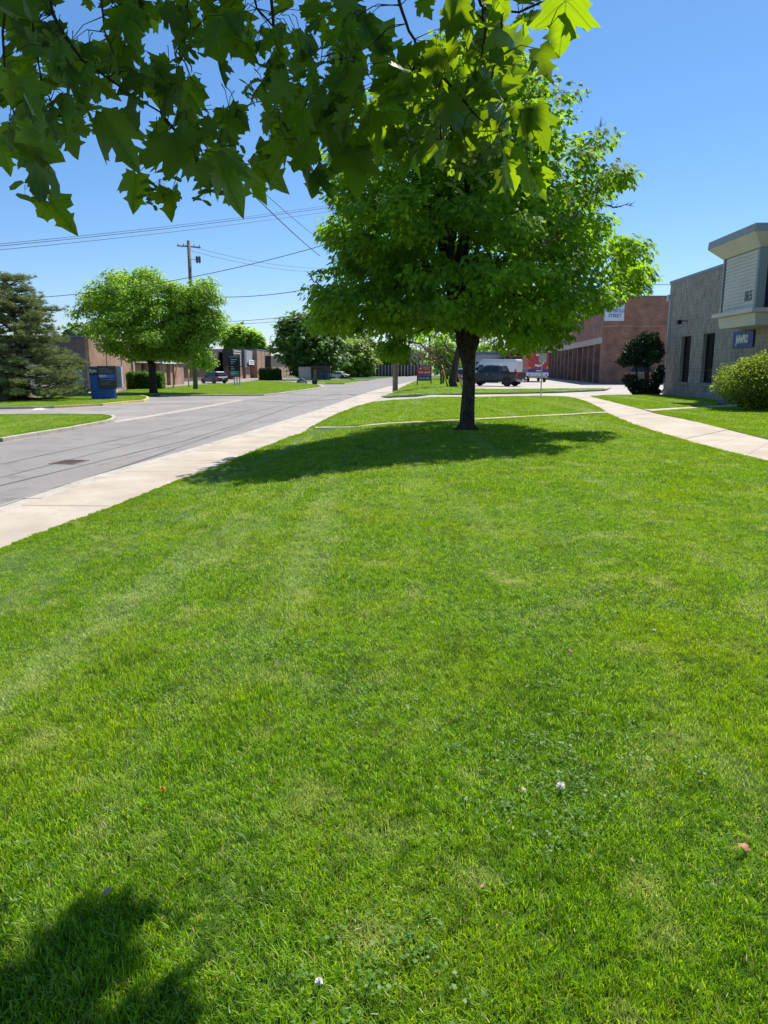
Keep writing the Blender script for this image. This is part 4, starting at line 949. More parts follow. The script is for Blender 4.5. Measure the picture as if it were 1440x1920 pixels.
def limb(pxs, r0, r1, start=None):
    """branch through image points (px,py,Y)"""
    L = ([start] if start else [])+[P(*p) if isinstance(p, tuple) else p for p in pxs]; n = len(L)
    D = []
    for i in range(n-1):
        k = max(2, int((L[i+1]-L[i]).length/.06)) if i or not start else 8
        for j in range(k):
            D.append(L[i].lerp(L[i+1], j/k)+Vector((random.uniform(-1, 1), random.uniform(-1, 1), random.uniform(-1, 1)))*.004)
    D.append(L[-1]); lm.tube(D, [r0+(r1-r0)*i/(len(D)-1) for i in range(len(D))], 6)
up = Vector((-.6, 1.2, 3.5)); lm.tube(curved(st, up, 8, .05, .08), [.11-.008*i for i in range(9)], 8)
up2 = Vector((.35, 1.6, 3.4)); lm.tube(curved(st, up2, 8, .12, .08), [.1-.008*i for i in range(9)], 8)
upl = Vector((-1.5, 1.4, 3.2)); lm.tube(curved(st, upl, 8, .12, .08), [.1-.008*i for i in range(9)], 8)
BR = [([(80, -60, 2.2), (100, 25, 2.3), (150, 112, 2.35), (200, 148, 2.4), (300, 212, 2.5), (345, 262, 2.5)], .008, .002, upl), ([(188, -40, 2.4), (192, 30, 2.4), (205, 85, 2.4), (222, 135, 2.45)], .006, .002, upl),
 ([(15, -40, 2.2), (5, 60, 2.2), (10, 150, 2.2), (40, 260, 2.2)], .007, .002, upl), ([(505, -60, 2.8), (512, 40, 2.8), (518, 90, 2.85), (540, 150, 3.0), (500, 200, 3.1), (520, 222, 3.1), (565, 228, 3.1)], .009, .002, up), ([(475, -30, 2.7), (480, 15, 2.7), (520, 60, 2.8)], .006, .003, up),
 ([(735, -60, 2.6), (748, 8, 2.6), (762, 45, 2.6), (775, 75, 2.6), (790, 112, 2.6), (828, 140, 2.6), (822, 180, 2.6), (826, 262, 2.7)], .0085, .0025, up2), ([(790, 112, 2.6), (775, 130, 2.6), (768, 150, 2.6)], .004, .002, None), ([(885, -50, 2.45), (900, 8, 2.5), (912, 20, 2.5), (975, 22, 2.5), (1050, -5, 2.4)], .008, .003, up2),
 ([(904, 14, 2.5), (908, 60, 2.5), (902, 110, 2.55), (935, 100, 2.55)], .005, .002, None), ([(940, 22, 2.5), (938, 80, 2.5), (940, 105, 2.5)], .004, .002, None), ([(828, 140, 2.6), (870, 190, 2.6), (900, 225, 2.6), (935, 240, 2.6)], .005, .002, None), ([(60, -40, 2.2), (60, 40, 2.25), (80, 150, 2.3), (110, 220, 2.3)], .005, .002, upl),
 ([(300, 212, 2.5), (330, 250, 2.5), (350, 300, 2.5)], .004, .0015, None), ([(350, -40, 2.5), (352, 20, 2.5), (360, 60, 2.5), (330, 95, 2.5)], .005, .002, up), ([(640, -40, 2.8), (632, 40, 2.8), (640, 120, 2.85), (612, 215, 3.0), (640, 260, 3.1)], .007, .002, up), ([(540, 150, 3.0), (600, 118, 2.9), (650, 110, 2.8)], .004, .002, None)]
for pxs, r0, r1, stt in BR: limb(pxs, r0, r1, stt)
brpts = np.array([p for p in lm.v if p[2] < 3.2 and p[1] > 1.8])
for (b, e) in leafpts:        # petioles, each to its nearest branch
    j = int(np.argmin(((brpts-np.array(b[:]))**2).sum(1))); q = Vector(brpts[j])
    if (q-b).length > .24: q = b+(q-b).normalized()*.05+Vector((random.uniform(-.01, .01), 0, .04))
    mid = (b+q)/2+Vector((0, 0, .02)); lm.tube([b, mid, q], [.0011, .0012, .0018], 4, cap=False)
lm.build('branches', M['twig'], bough, smooth=True)
# clusters of winged seeds
sm = MB()
for s_ in (-1, 1):
    pts_ = [(0, 0, 0), (s_*.12, .16, .01), (s_*.5, .20, .02), (s_*.95, .02, .0), (s_*1.0, -.18, -.02), (s_*.7, -.22, 0), (s_*.3, -.08, 0)]
    sm.add(pts_, [tuple(range(7)) if s_ > 0 else tuple(reversed(range(7)))])
def seeds(px, py, Y, n):
    mb = MB(); c = P(px, py, Y)
    for i in range(n):
        o = c+Vector((random.gauss(0, .022), random.gauss(0, .02), random.uniform(-.085, .0))); e = Euler((random.uniform(.6, 2.2), random.uniform(-.6, .6), random.uniform(0, 6.28))).to_matrix(); s = random.uniform(.034, .046)
        mb.add([o+e @ (Vector(v)*s) for v in sm.v], sm.f); mb.tube([c, (c+o)/2+Vector((0, 0, -.01)), o], .0007, 3, cap=False)
    o = mb.build('seed_cluster', M['samara'], bough); o['kind'] = 'stuff'
for q in [(60, 325, 2.15, 12), (85, 75, 2.3, 12), (140, 195, 2.3, 10), (300, 335, 2.6, 12), (345, 70, 2.5, 10), (430, 255, 2.6, 14), (395, 330, 2.5, 12), (505, 110, 2.8, 12), (620, 90, 2.8, 10), (580, 200, 3.0, 12), (770, 235, 2.7, 10), (865, 300, 2.6, 16), (900, 285, 2.6, 16), (920, 250, 2.6, 12), (470, 150, 2.9, 12), (255, 150, 2.4, 8), (520, 180, 3.0, 14)]: seeds(*q)

# ------------------------------------------------------------ other trees
def gtree(name, label, px, py, cpix, n, per, ls, lm_, tr, bark, **k):
    b = G(px, py); e, a0, a1, mw_ = env_from(cpix, b.y, b.x); fz = k.pop('fork', None)
    return make_tree(name, label, tuple(b), e, a0, a1, mw_*0.45, mw_, n, per, ls, lm_, tr, P(px, fz, b.y).z if fz else a0+.4*(a1-a0)*.3, bark, **k)
def lobe(cx, cy, rx, ry, n, Y, seed=4):
    r = np.random.default_rng(seed); o = []
    for _ in range(n):
        d = r.normal(0, 1, 3); d /= np.linalg.norm(d); q = r.random()**.4*(1+.14*math.sin(d[0]*6)+.12*math.sin(d[2]*8))
        o.append(tuple(P(cx+d[0]*q*rx, cy+d[2]*q*ry, Y+d[1]*q*rx*Y/F)))
    return o
gtree('maple_tree', 'wide light green maple beside the blue sign, growing behind the left driveway', 288, 739, [(508, 240, 290), (522, 200, 318), (540, 172, 340), (560, 150, 352), (590, 152, 355), (620, 165, 358), (645, 190, 360), (660, 215, 360), (670, 235, 350)], 330, 80, 0.21, M['leaf_left'], 0.33, M['bark'], fork=680, crad=.8, seed=21, gap=.55, lump=.2, extra=lobe(370, 600, 54, 84, 170, G(288, 739).y))
gtree('broadleaf_tree', 'dark green tree overhanging the low building beyond the second sign board', 585, 712, [(592, 545, 590), (610, 525, 620), (640, 515, 640), (665, 518, 650), (685, 530, 640), (697, 545, 600)], 330, 26, 0.7, M['leaf_dark'], .5, M['bark'], fork=695, crad=1.7, seed=22)
gtree('broadleaf_tree', 'yellow green tree by the parked cars, nearest of the bright ones', 640, 708, [(640, 650, 670), (655, 636, 690), (675, 630, 698), (690, 632, 695), (698, 640, 690)], 260, 24, .85, M['leaf_yellow'], .4, M['bark'], fork=700, crad=2.0, seed=23)
gtree('broadleaf_tree', 'bright yellow green tree with several thin stems at the road bend', 668, 706, [(630, 660, 690), (650, 650, 702), (675, 648, 703), (692, 652, 700)], 260, 24, .85, M['leaf_yellow'], .4, M['bark'], fork=695, crad=2.0, seed=24)
gtree('broadleaf_tree', 'small round green tree in front of the long brown fence', 719, 703, [(652, 712, 726), (662, 703, 735), (680, 702, 735), (690, 708, 728)], 130, 20, 1.0, M['leaf_dark'], .35, M['bark'], fork=690, crad=2.2, seed=25)
gtree('broadleaf_tree', 'low spreading green tree behind the red lease board', 775, 702, [(660, 755, 790), (670, 745, 800), (682, 748, 802), (690, 760, 795)], 150, 20, 1.0, M['leaf_left'], .35, M['bark'], fork=692, crad=2.2, seed=26)
gtree('broadleaf_tree', 'rounded pale green tree rising behind the low building roof, left of its fellow', 440, 704, [(615, 432, 450), (625, 425, 460), (650, 425, 462), (665, 430, 460)], 130, 20, 1.3, M['leaf_left'], .4, M['bark'], fork=672, crad=2.4, seed=27, group='trees behind the low building')
gtree('broadleaf_tree', 'pointed pale green tree rising behind the low building roof, right of its fellow', 478, 704, [(628, 474, 480), (645, 467, 488), (660, 463, 492)], 110, 20, 1.3, M['leaf_left'], .4, M['bark'], fork=672, crad=2.2, seed=28, group='trees behind the low building')
gtree('broadleaf_tree', 'bit of green treetop above the grey brick wall beside the pine', 148, 712, [(614, 140, 156), (625, 132, 168), (645, 130, 175)], 90, 20, 1.0, M['leaf_dark'], .4, M['bark'], fork=650, crad=1.6, seed=29)
# leaning half-bare tree beside the red sign
lt = G(852, 727); 
def bare_tree(base, top_pts, limbs, tufts, label, leafm, nl=400, ls=.16, r0=.3, group=None, name='bare_tree'):
    t = thing(name, label, 'tree', tuple(base), 0, group); mb = MB(); L = [Vector(base)-Vector((0, 0, .1))]+top_pts; n = len(L)
    mb.tube(L, [r0*(1.2-0.75*i/(n-1)) for i in range(n)], 9); mb.build('trunk', M['bark'], t, smooth=True)
    lb = MB(); ps = []
    for (a, b, rr) in limbs:
        c = curved(a, b, 7, random.uniform(-.02, .08), .1); lb.tube(c, [rr*(1-.8*i/7) for i in range(8)], 6)
        Lb = (b-a).length
        for i in range(2, 8):
            for s in range(4):
                d = (b-a).normalized()*.7+Vector((random.uniform(-1, 1), random.uniform(-1, 1), random.uniform(-.5, 1))); e = c[i]+d.normalized()*Lb*random.uniform(.12, .35)
                cc = curved(c[i], e, 3, 0, .2); lb.tube(cc, [rr*.28, rr*.2, rr*.14, rr*.07], 4, cap=False); ps += cc[1:]
                for q in range(2):
                    e2 = cc[2]+Vector((random.uniform(-1, 1), random.uniform(-1, 1), random.uniform(-.3, 1))).normalized()*Lb*.1; lb.tube([cc[2], e2], [rr*.12, rr*.05], 3, cap=False); ps.append(e2)
    lb.build('limbs', M['bark_grey'], t)
    r = np.random.default_rng(3); pp = np.array([p[:] for p in ps]); sel = r.integers(0, len(pp), nl); pos = pp[sel]+r.normal(0, .18, (nl, 3))
    V, Fi, rd = leaves(pos, r.normal(0, 1, (nl, 3)), r.normal(0, 1, (nl, 3)), ls*r.uniform(.6, 1.3, nl), DIA, DIA_F, r=r); fast_obj('crown', V, Fi, leafm, t, rnd=rd)
    return t
Yl = lt.y; PP = lambda x, y, dy=0: P(x, y, Yl+dy)
bare_tree(lt, [PP(848, 715), PP(853, 690), PP(860, 655), PP(866, 625), PP(872, 590)], [(PP(853, 690), PP(765, 640, -1), .13), (PP(858, 665), PP(790, 620, 1), .1), (PP(850, 700), PP(780, 672, -2), .09), (PP(862, 645), PP(800, 600, .5), .09), (PP(862, 640), PP(935, 625, 1), .08), (PP(855, 670), PP(915, 640, 3), .09), (PP(864, 640), PP(840, 590, -1), .08)], [], 'leaning half-bare tree with sparse reddish leaves beside the red lease board', M['leaf_red'], 900, .17, .32)
gtree('broadleaf_tree', 'small green tree seen between the leaning trunk and the red lease board', 838, 712, [(640, 815, 850), (655, 805, 862), (680, 806, 868), (700, 815, 862)], 120, 14, .5, M['leaf_left'], .2, M['bark'], fork=700, crad=1.0, seed=31, gap=.5)
s2 = G(972, 703); gtree('flowering_tree', 'reddish small leaved tree behind the white van', 975, 704, [(652, 965, 985), (662, 950, 1000), (680, 945, 1005), (690, 955, 1000)], 100, 22, .8, M['leaf_red'], .3, M['bark'], fork=692, crad=1.8, seed=32)
gtree('broadleaf_tree', 'thin pale treetops far behind the white van', 915, 701, [(645, 905, 925), (655, 895, 940), (680, 893, 945), (690, 897, 940)], 60, 14, 1.2, M['leaf_left'], .4, M['bark'], fork=692, crad=2.2, seed=33, gap=.6)
# far tree line left and right so that the horizon is closed
for i, (x, y, hh, ww) in enumerate([(-150, 250, 11, 16), (-110, 300, 12, 18), (-60, 330, 11, 15), (-30, 340, 9, 14), (70, 330, 10, 16), (110, 300, 11, 18), (150, 260, 12, 18), (40, 345, 8, 14), (5, 350, 8, 13)]):
    b = (x, y, hz(x, y)); e = lambda z, hh=hh, ww=ww: (-(ww/2)*math.sqrt(max(0.02, 1-((z-hh*.6)/(hh*.48))**2)), (ww/2)*math.sqrt(max(.02, 1-((z-hh*.6)/(hh*.48))**2)))
    lab = ['far round tree beyond the left buildings, leftmost of the distant row', 'far tree second from the left in the distant row', 'far tree third from the left in the distant row', 'far tree behind the bright road bend, left of centre in the distant row', 'far tree behind the warehouse right of the centre', 'far tree behind the red brick building, second from the right in the distant row', 'far tree behind the grey stone building, rightmost of the distant row', 'far tree behind the white van in the distant row', 'far tree behind the red lease board in the distant row'][i]
    make_tree('broadleaf_tree', lab, b, e, hh*.14, hh, ww*.4, ww, 90, 18, 1.3, M['leaf_dark'] if i % 2 else M['leaf_left'], .4, hh*.3, M['bark'], crad=2.4, seed=40+i, group='distant row of trees')
# pine
pb = G(42, 752); pt = thing('pine_tree', 'big blue green pine at the left edge in front of the grey wall', 'tree', tuple(pb))
YB = pb.y; topz = P(30, 520, YB).z
mb = MB(); mb.tube([pb-Vector((0, 0, .1)), pb+Vector((0, 0, 1)), pb+Vector((.1, 0, 4)), Vector((pb.x-.2, YB, topz-.4))], [.34, .28, .2, .04], 9); mb.build('trunk', M['bark'], pt, smooth=True)
r = np.random.default_rng(77); lb = MB(); tufts = []
edge = [(522, 66), (545, 74), (570, 98), (595, 105), (630, 125), (655, 128), (690, 150), (715, 163), (735, 160), (745, 120)]
zz = [P(0, a, YB).z for a, b in edge][::-1]; wd2 = [P(b, a, YB).x-P(28, a, YB).x for a, b in edge][::-1]
for lev in range(12):
    z = zz[0]+0.3+(zz[-1]-zz[0]-.4)*lev/11; Rm = float(np.interp(z, zz, wd2)); nb_ = 9 if lev < 10 else 5
    for i in range(nb_):
        th = 6.283*i/nb_+lev*1.1+r.uniform(-.25, .25); L = Rm*r.uniform(.72, 1.12); z_e = z+r.uniform(-.1, .35)
        e = Vector((pb.x-.2+math.cos(th)*L, YB+math.sin(th)*L, z_e)); s = Vector((pb.x-.1, YB, z-.3)); c = curved(s, e, 5, -.06, .08); lb.tube(c, [.06, .05, .04, .03, .02, .01], 5)
        for j in range(int(12+L*12)):
            q = r.uniform(.35, 1.0); p = s.lerp(e, q)+Vector((r.normal(0, .3), r.normal(0, .3), r.normal(0, .09)+.12)); tufts.append(p[:])
lb.build('limbs', M['bark'], pt)
tf_ = np.array(tufts); ci = np.repeat(np.arange(len(tf_)), 34); n = len(ci); d = r.normal(0, 1, (n, 3)); d[:, 2] = np.abs(d[:, 2])*.9-.1; d /= np.linalg.norm(d, axis=1)[:, None]
NEED = np.array([(-.06, 0), (.06, 0), (0, 1.0)]); V, Fi, rd = leaves(tf_[ci]+d*.03, d, r.normal(0, 1, (n, 3)), .26*r.uniform(.7, 1.2, n), NEED, np.array([(0, 1, 2)]), 0, .1, r=r)
fast_obj('crown', V, Fi, M['needle'], pt, rnd=rd)
# hedges and bushes
def hedge(label, px0, px1, pyb, pyt, depth, lm_, name='hedge', n=5200, ls=.13, seed=5):
    a, b = G(px0, pyb), G(px1, pyb); h = P(px0, pyt, a.y).z-a.z; t = thing(name, label, 'hedge', tuple((a+b)/2)); r = np.random.default_rng(seed)
    d = (b-a).xy; Lh = d.length; d = Vector((d.x, d.y, 0)).normalized(); nn = Vector((-d.y, d.x, 0))
    u = r.uniform(0, Lh, n); v = r.uniform(0, depth, n); w_ = r.uniform(.05, h, n); f = r.integers(0, 4, n); jit = r.normal(0, .07, n)
    v = np.where(f == 0, jit, v); w_ = np.where(f == 1, h+jit, w_); u = np.where(f == 2, jit, u); u = np.where(f == 3, Lh+jit, u)
    w_ += .07*np.sin(u*2.2)+.05*np.sin(u*5)
    pos = np.array(a[:])+u[:, None]*np.array(d[:])+v[:, None]*np.array(nn[:])+w_[:, None]*np.array([0, 0, 1.])
    V, Fi, rd = leaves(pos, r.normal(0, 1, (n, 3))+np.array([0, -.3, .3]), r.normal(0, .6, (n, 3))+np.array([0, 0, 1.]), ls*r.uniform(.6, 1.3, n), DIA, DIA_F, r=r); fast_obj('leaves', V, Fi, lm_, t, rnd=rd)
    mb = MB(); mb.obox(a, d, .12, Lh-.12, .12, depth-.12, a.z, a.z+h-.15); mb.build('stems', mat('hedge_core', (.02, .03, .01), 1, (.03, .045, .012), 3) if 'hc' not in M else M['hc'], t)
hedge('trimmed dark green hedge behind the wide maple, left of its trunk', 240, 301, 731, 701, 1.4, M['leaf_dark'], n=6500, ls=.16)
hedge('small boxy green hedge in front of the tan brick end wall', 487, 523, 713, 694, 2.5, M['leaf_dark'], n=2600, ls=.3, seed=6)
bb = G(1415, 773); t = thing('round_bush', 'big round yellow green bush against the grey stone wall at the right edge', 'bush', tuple(bb)); zc = P(1420, 716, bb.y).z
mb = MB()
for i in range(9): mb.tube(curved(bb, Vector((bb.x+random.uniform(-.8, .8), bb.y+random.uniform(-.7, .7), zc+random.uniform(-.2, .5))), 4, 0, .15), [.04, .035, .03, .02, .012], 5)
mb.build('stems', M['bark'], t)
blob('leaves', M['leaf_bush'], t, [(bb.x, bb.y, zc, 1.35, 1.25, .95), (bb.x+.9, bb.y-.4, zc+.05, 1.1, 1.1, .9), (bb.x-.35, bb.y, zc-.1, 1.2, 1.1, .75), (bb.x+.2, bb.y, zc+.45, .9, .9, .65)], 15000, .085, 8, shell=.45)
# cloud pruned juniper
jb = G(1212, 741); JY = jb.y; t = thing('topiary_juniper', 'cloud pruned dark juniper with a lopsided domed top in front of the red brick wall', 'tree', tuple(jb)); J = lambda x, y, dy=0: P(x, y, JY+dy)
mb = MB()
for c in ([jb, J(1212, 720), J(1210, 700), J(1205, 680), J(1200, 665)], [jb+Vector((-.15, 0, 0)), J(1196, 722), J(1194, 705), J(1192, 690), J(1185, 670)], [jb+Vector((.1, .1, 0)), J(1215, 705), J(1214, 690), J(1218, 660)], [J(1190, 740), J(1180, 730), J(1176, 722)], [J(1224, 740), J(1234, 725), J(1240, 712)]):
    mb.tube([Vector(p) for p in c], [.1, .08, .07, .06, .05][:len(c)], 6)
mb.build('trunk', M['bark'], t, smooth=True)
s = JY/F
def pads(rows): return [(J(x, y).x, JY+dy, J(x, y).z, rx*s, max(rx, ry)*s*.9, ry*s) for x, y, rx, ry, dy in rows]
for rows, n_, lab in (([(1215, 640, 20, 17, 0), (1200, 652, 24, 17, .3), (1224, 660, 16, 20, -.3), (1186, 668, 20, 16, 0), (1172, 678, 13, 8, 0), (1208, 676, 18, 12, .2)], 9000, 'top'),):
    blob('crown', M['needle_dark'], t, pads(rows), n_, .13, 9, shell=.5)
blob('lower_pads', M['needle_dark'], t, pads([(1180, 713, 12, 10, 0), (1234, 705, 12, 12, 0), (1210, 722, 22, 10, 0), (1198, 732, 12, 8, .2), (1222, 735, 14, 7, -.2), (1240, 690, 6, 5, 0), (1188, 726, 9, 7, 0)]), 6000, .11, 10, shell=.5)
# plants along the building foot near the bush
blob('leaves', M['needle_dark'], thing('low_shrub', 'low dark shrub at the foot of the stone wall under the round bush', 'bush', tuple(G(1425, 768))), [(*(G(1425, 768)+Vector((0, 0, .2))), .9, .6, .35)], 2200, .09, 12, shell=.6)
#@@PART3
# ------------------------------------------------------------ buildings
def wall_quad(mb, p, d, t0, t1, th, z0, z1): return mb.obox(p, d, t0, t1, 0, th, z0, z1)
def wall_with_holes(p, d, T0, T1, th, z0, z1, holes):
    """wall along d from T0..T1, thickness th (to the left of d), rectangular holes (t0,t1,za,zb) sorted by t"""
    mb = MB(); t = T0
    for (a, b, za, zb) in sorted(holes):
        mb.obox(p, d, t, a, 0, th, z0, z1)
        if za > z0: mb.obox(p, d, a, b, 0, th, z0, za)
        if zb < z1: mb.obox(p, d, a, b, 0, th, zb, z1)
        t = b
    mb.obox(p, d, t, T1, 0, th, z0, z1)
    return mb
# --- grey stone building on the right
c0 = G(1243, 739.5); vd = Vector((55/F, 1, 0)).normalized(); back = -vd   # wall runs from the far corner towards the camera
p0 = (c0.x, c0.y); GPt = lambda px, py: GP(px, py, p0, (vd.x, vd.y))
T = lambda px, py=700: (Vector((c0.x, c0.y, 0))-Vector((GPt(px, py).x, GPt(px, py).y, 0))).length
topz = GPt(1300, 519).z
st_b = thing('stone_building', 'grey split stone industrial building at the right edge with two tall narrow windows', 'building', tuple(c0))
holes = []; wins = []
for (a, b, yt, yb_) in ((1273, 1291, 630, 717), (1313.5, 1335, 624, 719)):
    t0, t1 = T(a), T(b); za = GPt(b, yb_).z; zb = GPt(b, yt).z; holes.append((t0, t1, za, zb)); wins.append((t0, t1, za, zb))
holes.append((24.5, 26.0, 0.02, 2.4))
# the wall's inside lies to +X: with d pointing to the camera the left normal is +X
wl = wall_with_holes(c0, back, 0, 30, 0.35, -0.15, topz, holes)
fw = Vector((c0.x, c0.y, 0)); wl.obox(c0, (1, 0.04), 0.352, 25, -0.36, 0.0, -0.15, topz)   # far end wall
wl.build('wall', M['stone'], st_b)
mb = MB(); mb.obox(c0, back, 0.2, 29.8, 0.36, 24, topz-0.7, topz-0.5); mb.build('roof', M['cap_grey'], st_b)
mb = MB(); mb.obox(c0, back, -.05, 30, -.05, 0.42, topz+0.002, topz+.16); mb.build('coping', M['flash_blue'], st_b)
mb = MB(); mb.obox(c0, back, 0.02, 30, -.06, 0.0, -0.12, .28); mb.build('plinth', M['stone'], st_b)
for (t0, t1, za, zb) in wins:
    mb = MB(); mb.obox(c0, back, t0+.004, t1-.004, .26, .32, za+.004, zb-.004); wf = mb.build('window', M['dark_window'], st_b)
    fr = MB(); fr.obox(c0, back, t0+.005, t0+.06, .2, .258, za+.01, zb-.01); fr.obox(c0, back, t1-.06, t1-.005, .2, .258, za+.01, zb-.01); fr.obox(c0, back, t0+.06, t1-.06, .2, .258, zb-.07, zb-.01); fr.obox(c0, back, t0+.06, t1-.06, .2, .258, za+.01, za+.07); fr.obox(c0, back, t0+.06, t1-.06, .21, .257, za+(zb-za)*.25, za+(zb-za)*.25+.05); fr.build('frame', M['black'], wf)
    sl_ = MB(); sl_.obox(c0, back, t0-.08, t1+.08, -.1, .18, za-.14, za-.002); sl_.build('sill', M['stone'], wf)
mb = MB(); mb.obox(c0, back, 24.55, 25.95, .2, .26, .02, 2.38); mb.build('door', M['slate_metal'], st_b)
# downspout and its leader head
td = T(1258, 600)
mb = MB(); n_ = Vector((vd.y, -vd.x, 0))*-1; dp_ = lambda t, z, o: Vector((c0.x, c0.y, 0))+back*t+Vector((-1, 0, 0))*o+Vector((0, 0, z))
zt = GPt(1262, 562).z; mb.tube([dp_(td, zt, .12), dp_(td, .35, .12), dp_(td, .12, .3)], .06, 8); mb.build('downspout', M['galv'], st_b)
mb = MB(); mb.obox(c0, back, td-.15, td+.15, -.3, -.0, zt-.05, zt+.3); mb.build('downspout_head', M['galv'], st_b)
# wall lamp
tl = T(1290, 602); zl = GPt(1290, 602).z; wlm = thing('wall_lamp', 'small black floodlight on the stone wall above the left narrow window', 'lamp', tuple(dp_(tl, zl, .05)))
mb = MB(); mb.tube([dp_(tl, zl, 0.0), dp_(tl+.02, zl, .45)], .025, 6); mb.build('arm', M['black'], wlm)
mb = MB(); mb.obox(dp_(tl, 0, 0), back, -.14, .14, -.62, -.38, zl-.18, zl+.06); mb.build('lamp_head', M['black'], wlm, bevel=.03)
# projecting bay with flared cap
OFF = 1.15; q0 = (c0.x-OFF, c0.y); T2 = lambda px, py: (Vector((q0[0], q0[1], 0))-Vector((GP(px, py, q0, (vd.x, vd.y)).x, GP(px, py, q0, (vd.x, vd.y)).y, 0))).length
ta, tb = T2(1357, 520), T2(1424, 520); Z = lambda px, py: GP(px, py, q0, (vd.x, vd.y)).z
zb0, zb1, ztop = Z(1380, 583), Z(1380, 481), Z(1429, 424)
bp_ = Vector((q0[0], q0[1], 0))
mb = MB(); mb.obox(bp_, back, ta+.1, tb-.1, .06, OFF-.01, zb0-.02, zb1+.05); mb.build('bay', M['slate_metal'], st_b)
# horizontal siding boards on the face, each a part
nb_ = 16
for i in range(nb_):
    z = zb0+(zb1-zb0)*i/nb_; dz = (zb1-zb0)/nb_
    b = MB(); d3 = back; P0 = bp_+back*(ta+.28); P1 = bp_+back*(tb-.22); nv = Vector((-vd.y, vd.x, 0))
    o = lambda p, k, zz: (p.x+nv.x*k, p.y+nv.y*k, zz)
    b.hexa([o(P0, .045, z), o(P1, .045, z), o(P1, -.05, z), o(P0, -.05, z), o(P0, .012, z+dz-.004), o(P1, .012, z+dz-.004), o(P1, -.05, z+dz-.004), o(P0, -.05, z+dz-.004)])
    b.build('siding_board', M['cream'], st_b)
for (s0, s1) in ((ta, ta+.14), (tb-.2, tb)):
    b = MB(); b.obox(bp_, back, s0, s1, -.07, .3, zb0, zb1+.02); b.build('corner_post', M['cap_grey'], st_b)
for i in range(14):
    z = zb0+.1+(zb1-zb0-.2)*i/14; b = MB(); b.obox(bp_, back, ta+.15, ta+.26, -.02, .04, z, z+.05); b.build('louvre', M['slate_metal'], st_b)
# near end face of the bay: dark panel with pale stripes
b = MB(); b.obox(bp_, back, tb-.098, tb-.03, .32, OFF-.01, zb0, zb1); b.build('end_panel', M['navy'], st_b)
for i in range(12):
    z = zb0+.15+(zb1-zb0-.3)*i/12; b = MB(); b.obox(bp_, back, tb-.029, tb+.0, .55, OFF-.05, z, z+.1); b.build('end_slat', M['cream'], st_b)
# flared cap
def flare(z0_, z1_, o0, o1, name, m_):
    b = MB(); a0_, a1_ = ta, tb
    def ring(o_, z):
        return [tuple(bp_+back*(a0_-o_)+nv*(o_)+Vector((0, 0, z))), tuple(bp_+back*(a1_+o_)+nv*(o_)+Vector((0, 0, z))), tuple(bp_+back*(a1_+o_)-nv*(OFF+.3)+Vector((0, 0, z))), tuple(bp_+back*(a0_-o_)-nv*(OFF+.3)+Vector((0, 0, z)))]
    b.hexa(ring(o0, z0_)+ring(o1, z1_)); return b.build(name, m_, st_b)
zm = zb1+(ztop-zb1)*.62
flare(zb1+.03, zm, .08, .62, 'cap_flare', M['cream']); flare(zm+.002, ztop, .62, .60, 'cap_fascia', M['cap_grey'])
zl1 = Z(1380, 591.5); flare(zl1, zb0-.025, .30, .30, 'ledge', M['cream']); flare(Z(1395, 611.5), zl1-.005, .0, .08, 'soffit_band', M['cream'])
# number on the bay and the wall sign under it
t86 = T2(1405, 555); pp = bp_+back*t86+nv*.05; num = text('number', '865', .62, (pp.x, pp.y, Z(1405, 556)), (R(90), 0, R(-90)+math.atan(55/F)*-1), M['text_dark'], st_b, sx=.8, bold=.006)
ts0, ts1 = T(1378, 630), T(1416, 630); zs0, zs1 = GPt(1397, 647).z, GPt(1397, 616).z
sg = thing('wall_sign', 'blue board with white lettering on the stone wall under the bay', 'sign', tuple(dp_(ts0, zs0, .02)))
mb = MB(); zs0 -= .12; zs1 -= .12; mb.obox(c0, back, ts0, ts1, -.1, -.01, zs0, zs1); mb.build('board', M['board_blue'], sg, bevel=.01)
pm = dp_((ts0+ts1)/2, (zs0+zs1)/2, .115); text('lettering', 'JAN  PRO', (zs1-zs0)*.66, tuple(pm), (R(90), 0, R(-90)-math.atan(55/F)), M['text_white'], sg, sx=.62, bold=.025)
mb = MB(); pd_ = dp_((ts0+ts1)/2-.02, (zs0+zs1)/2, .118); mb.add([tuple(pd_+back*a+Vector((-.004, 0, b))) for a, b in ((-.12, 0), (0, .2), (.12, 0), (0, -.2))], [(0, 1, 2, 3)]); mb.build('emblem', M['text_pale_green'], sg)

# --- red brick building behind
r0 = G(1126, 720); sd = Vector((150/F, 1, 0)).normalized(); rz = P(1200, 557.5, r0.y).z
rb = thing('red_brick_building', 'red brick industrial building with a row of loading doors between brick piers', 'building', tuple(r0))
x_r = r0.x
mb = MB(); mb.box(x_r+.0, 60, r0.y, r0.y+.35, -.1, rz); mb.build('front_wall', M['red_brick'], rb)
mb = MB(); mb.box(x_r-.02, 60, r0.y-.06, r0.y-.001, rz-2.95, rz-2.8); mb.build('string_course', M['lit_brick'], rb)
mb = MB(); mb.box(x_r-.05, 60.02, r0.y-.08, r0.y+.4, rz+.002, rz+.17); mb.build('coping', M['slate_metal'], rb)
ux = P(1189, 552, r0.y+8); mb = MB(); mb.box(ux.x-.4, ux.x+.9, r0.y+8, r0.y+9.5, rz-.4, P(1189, 548, r0.y+8).z); mb.build('roof_unit', M['steel'], rb)
hw = rz*.97; S0 = Vector((x_r, r0.y, 0)); side_len = 78
mb = MB(); mb.obox(S0, sd, .36, side_len, -.9, -.5, -.1, hw); mb.build('side_wall', M['brown_brick'], rb)
mb = MB(); mb.obox(S0, sd, 3.6, side_len, -26, -.9, hw-.3, hw-.002); mb.build('roof', M['cap_grey'], rb)
band0 = P(1107, 643, 80).z
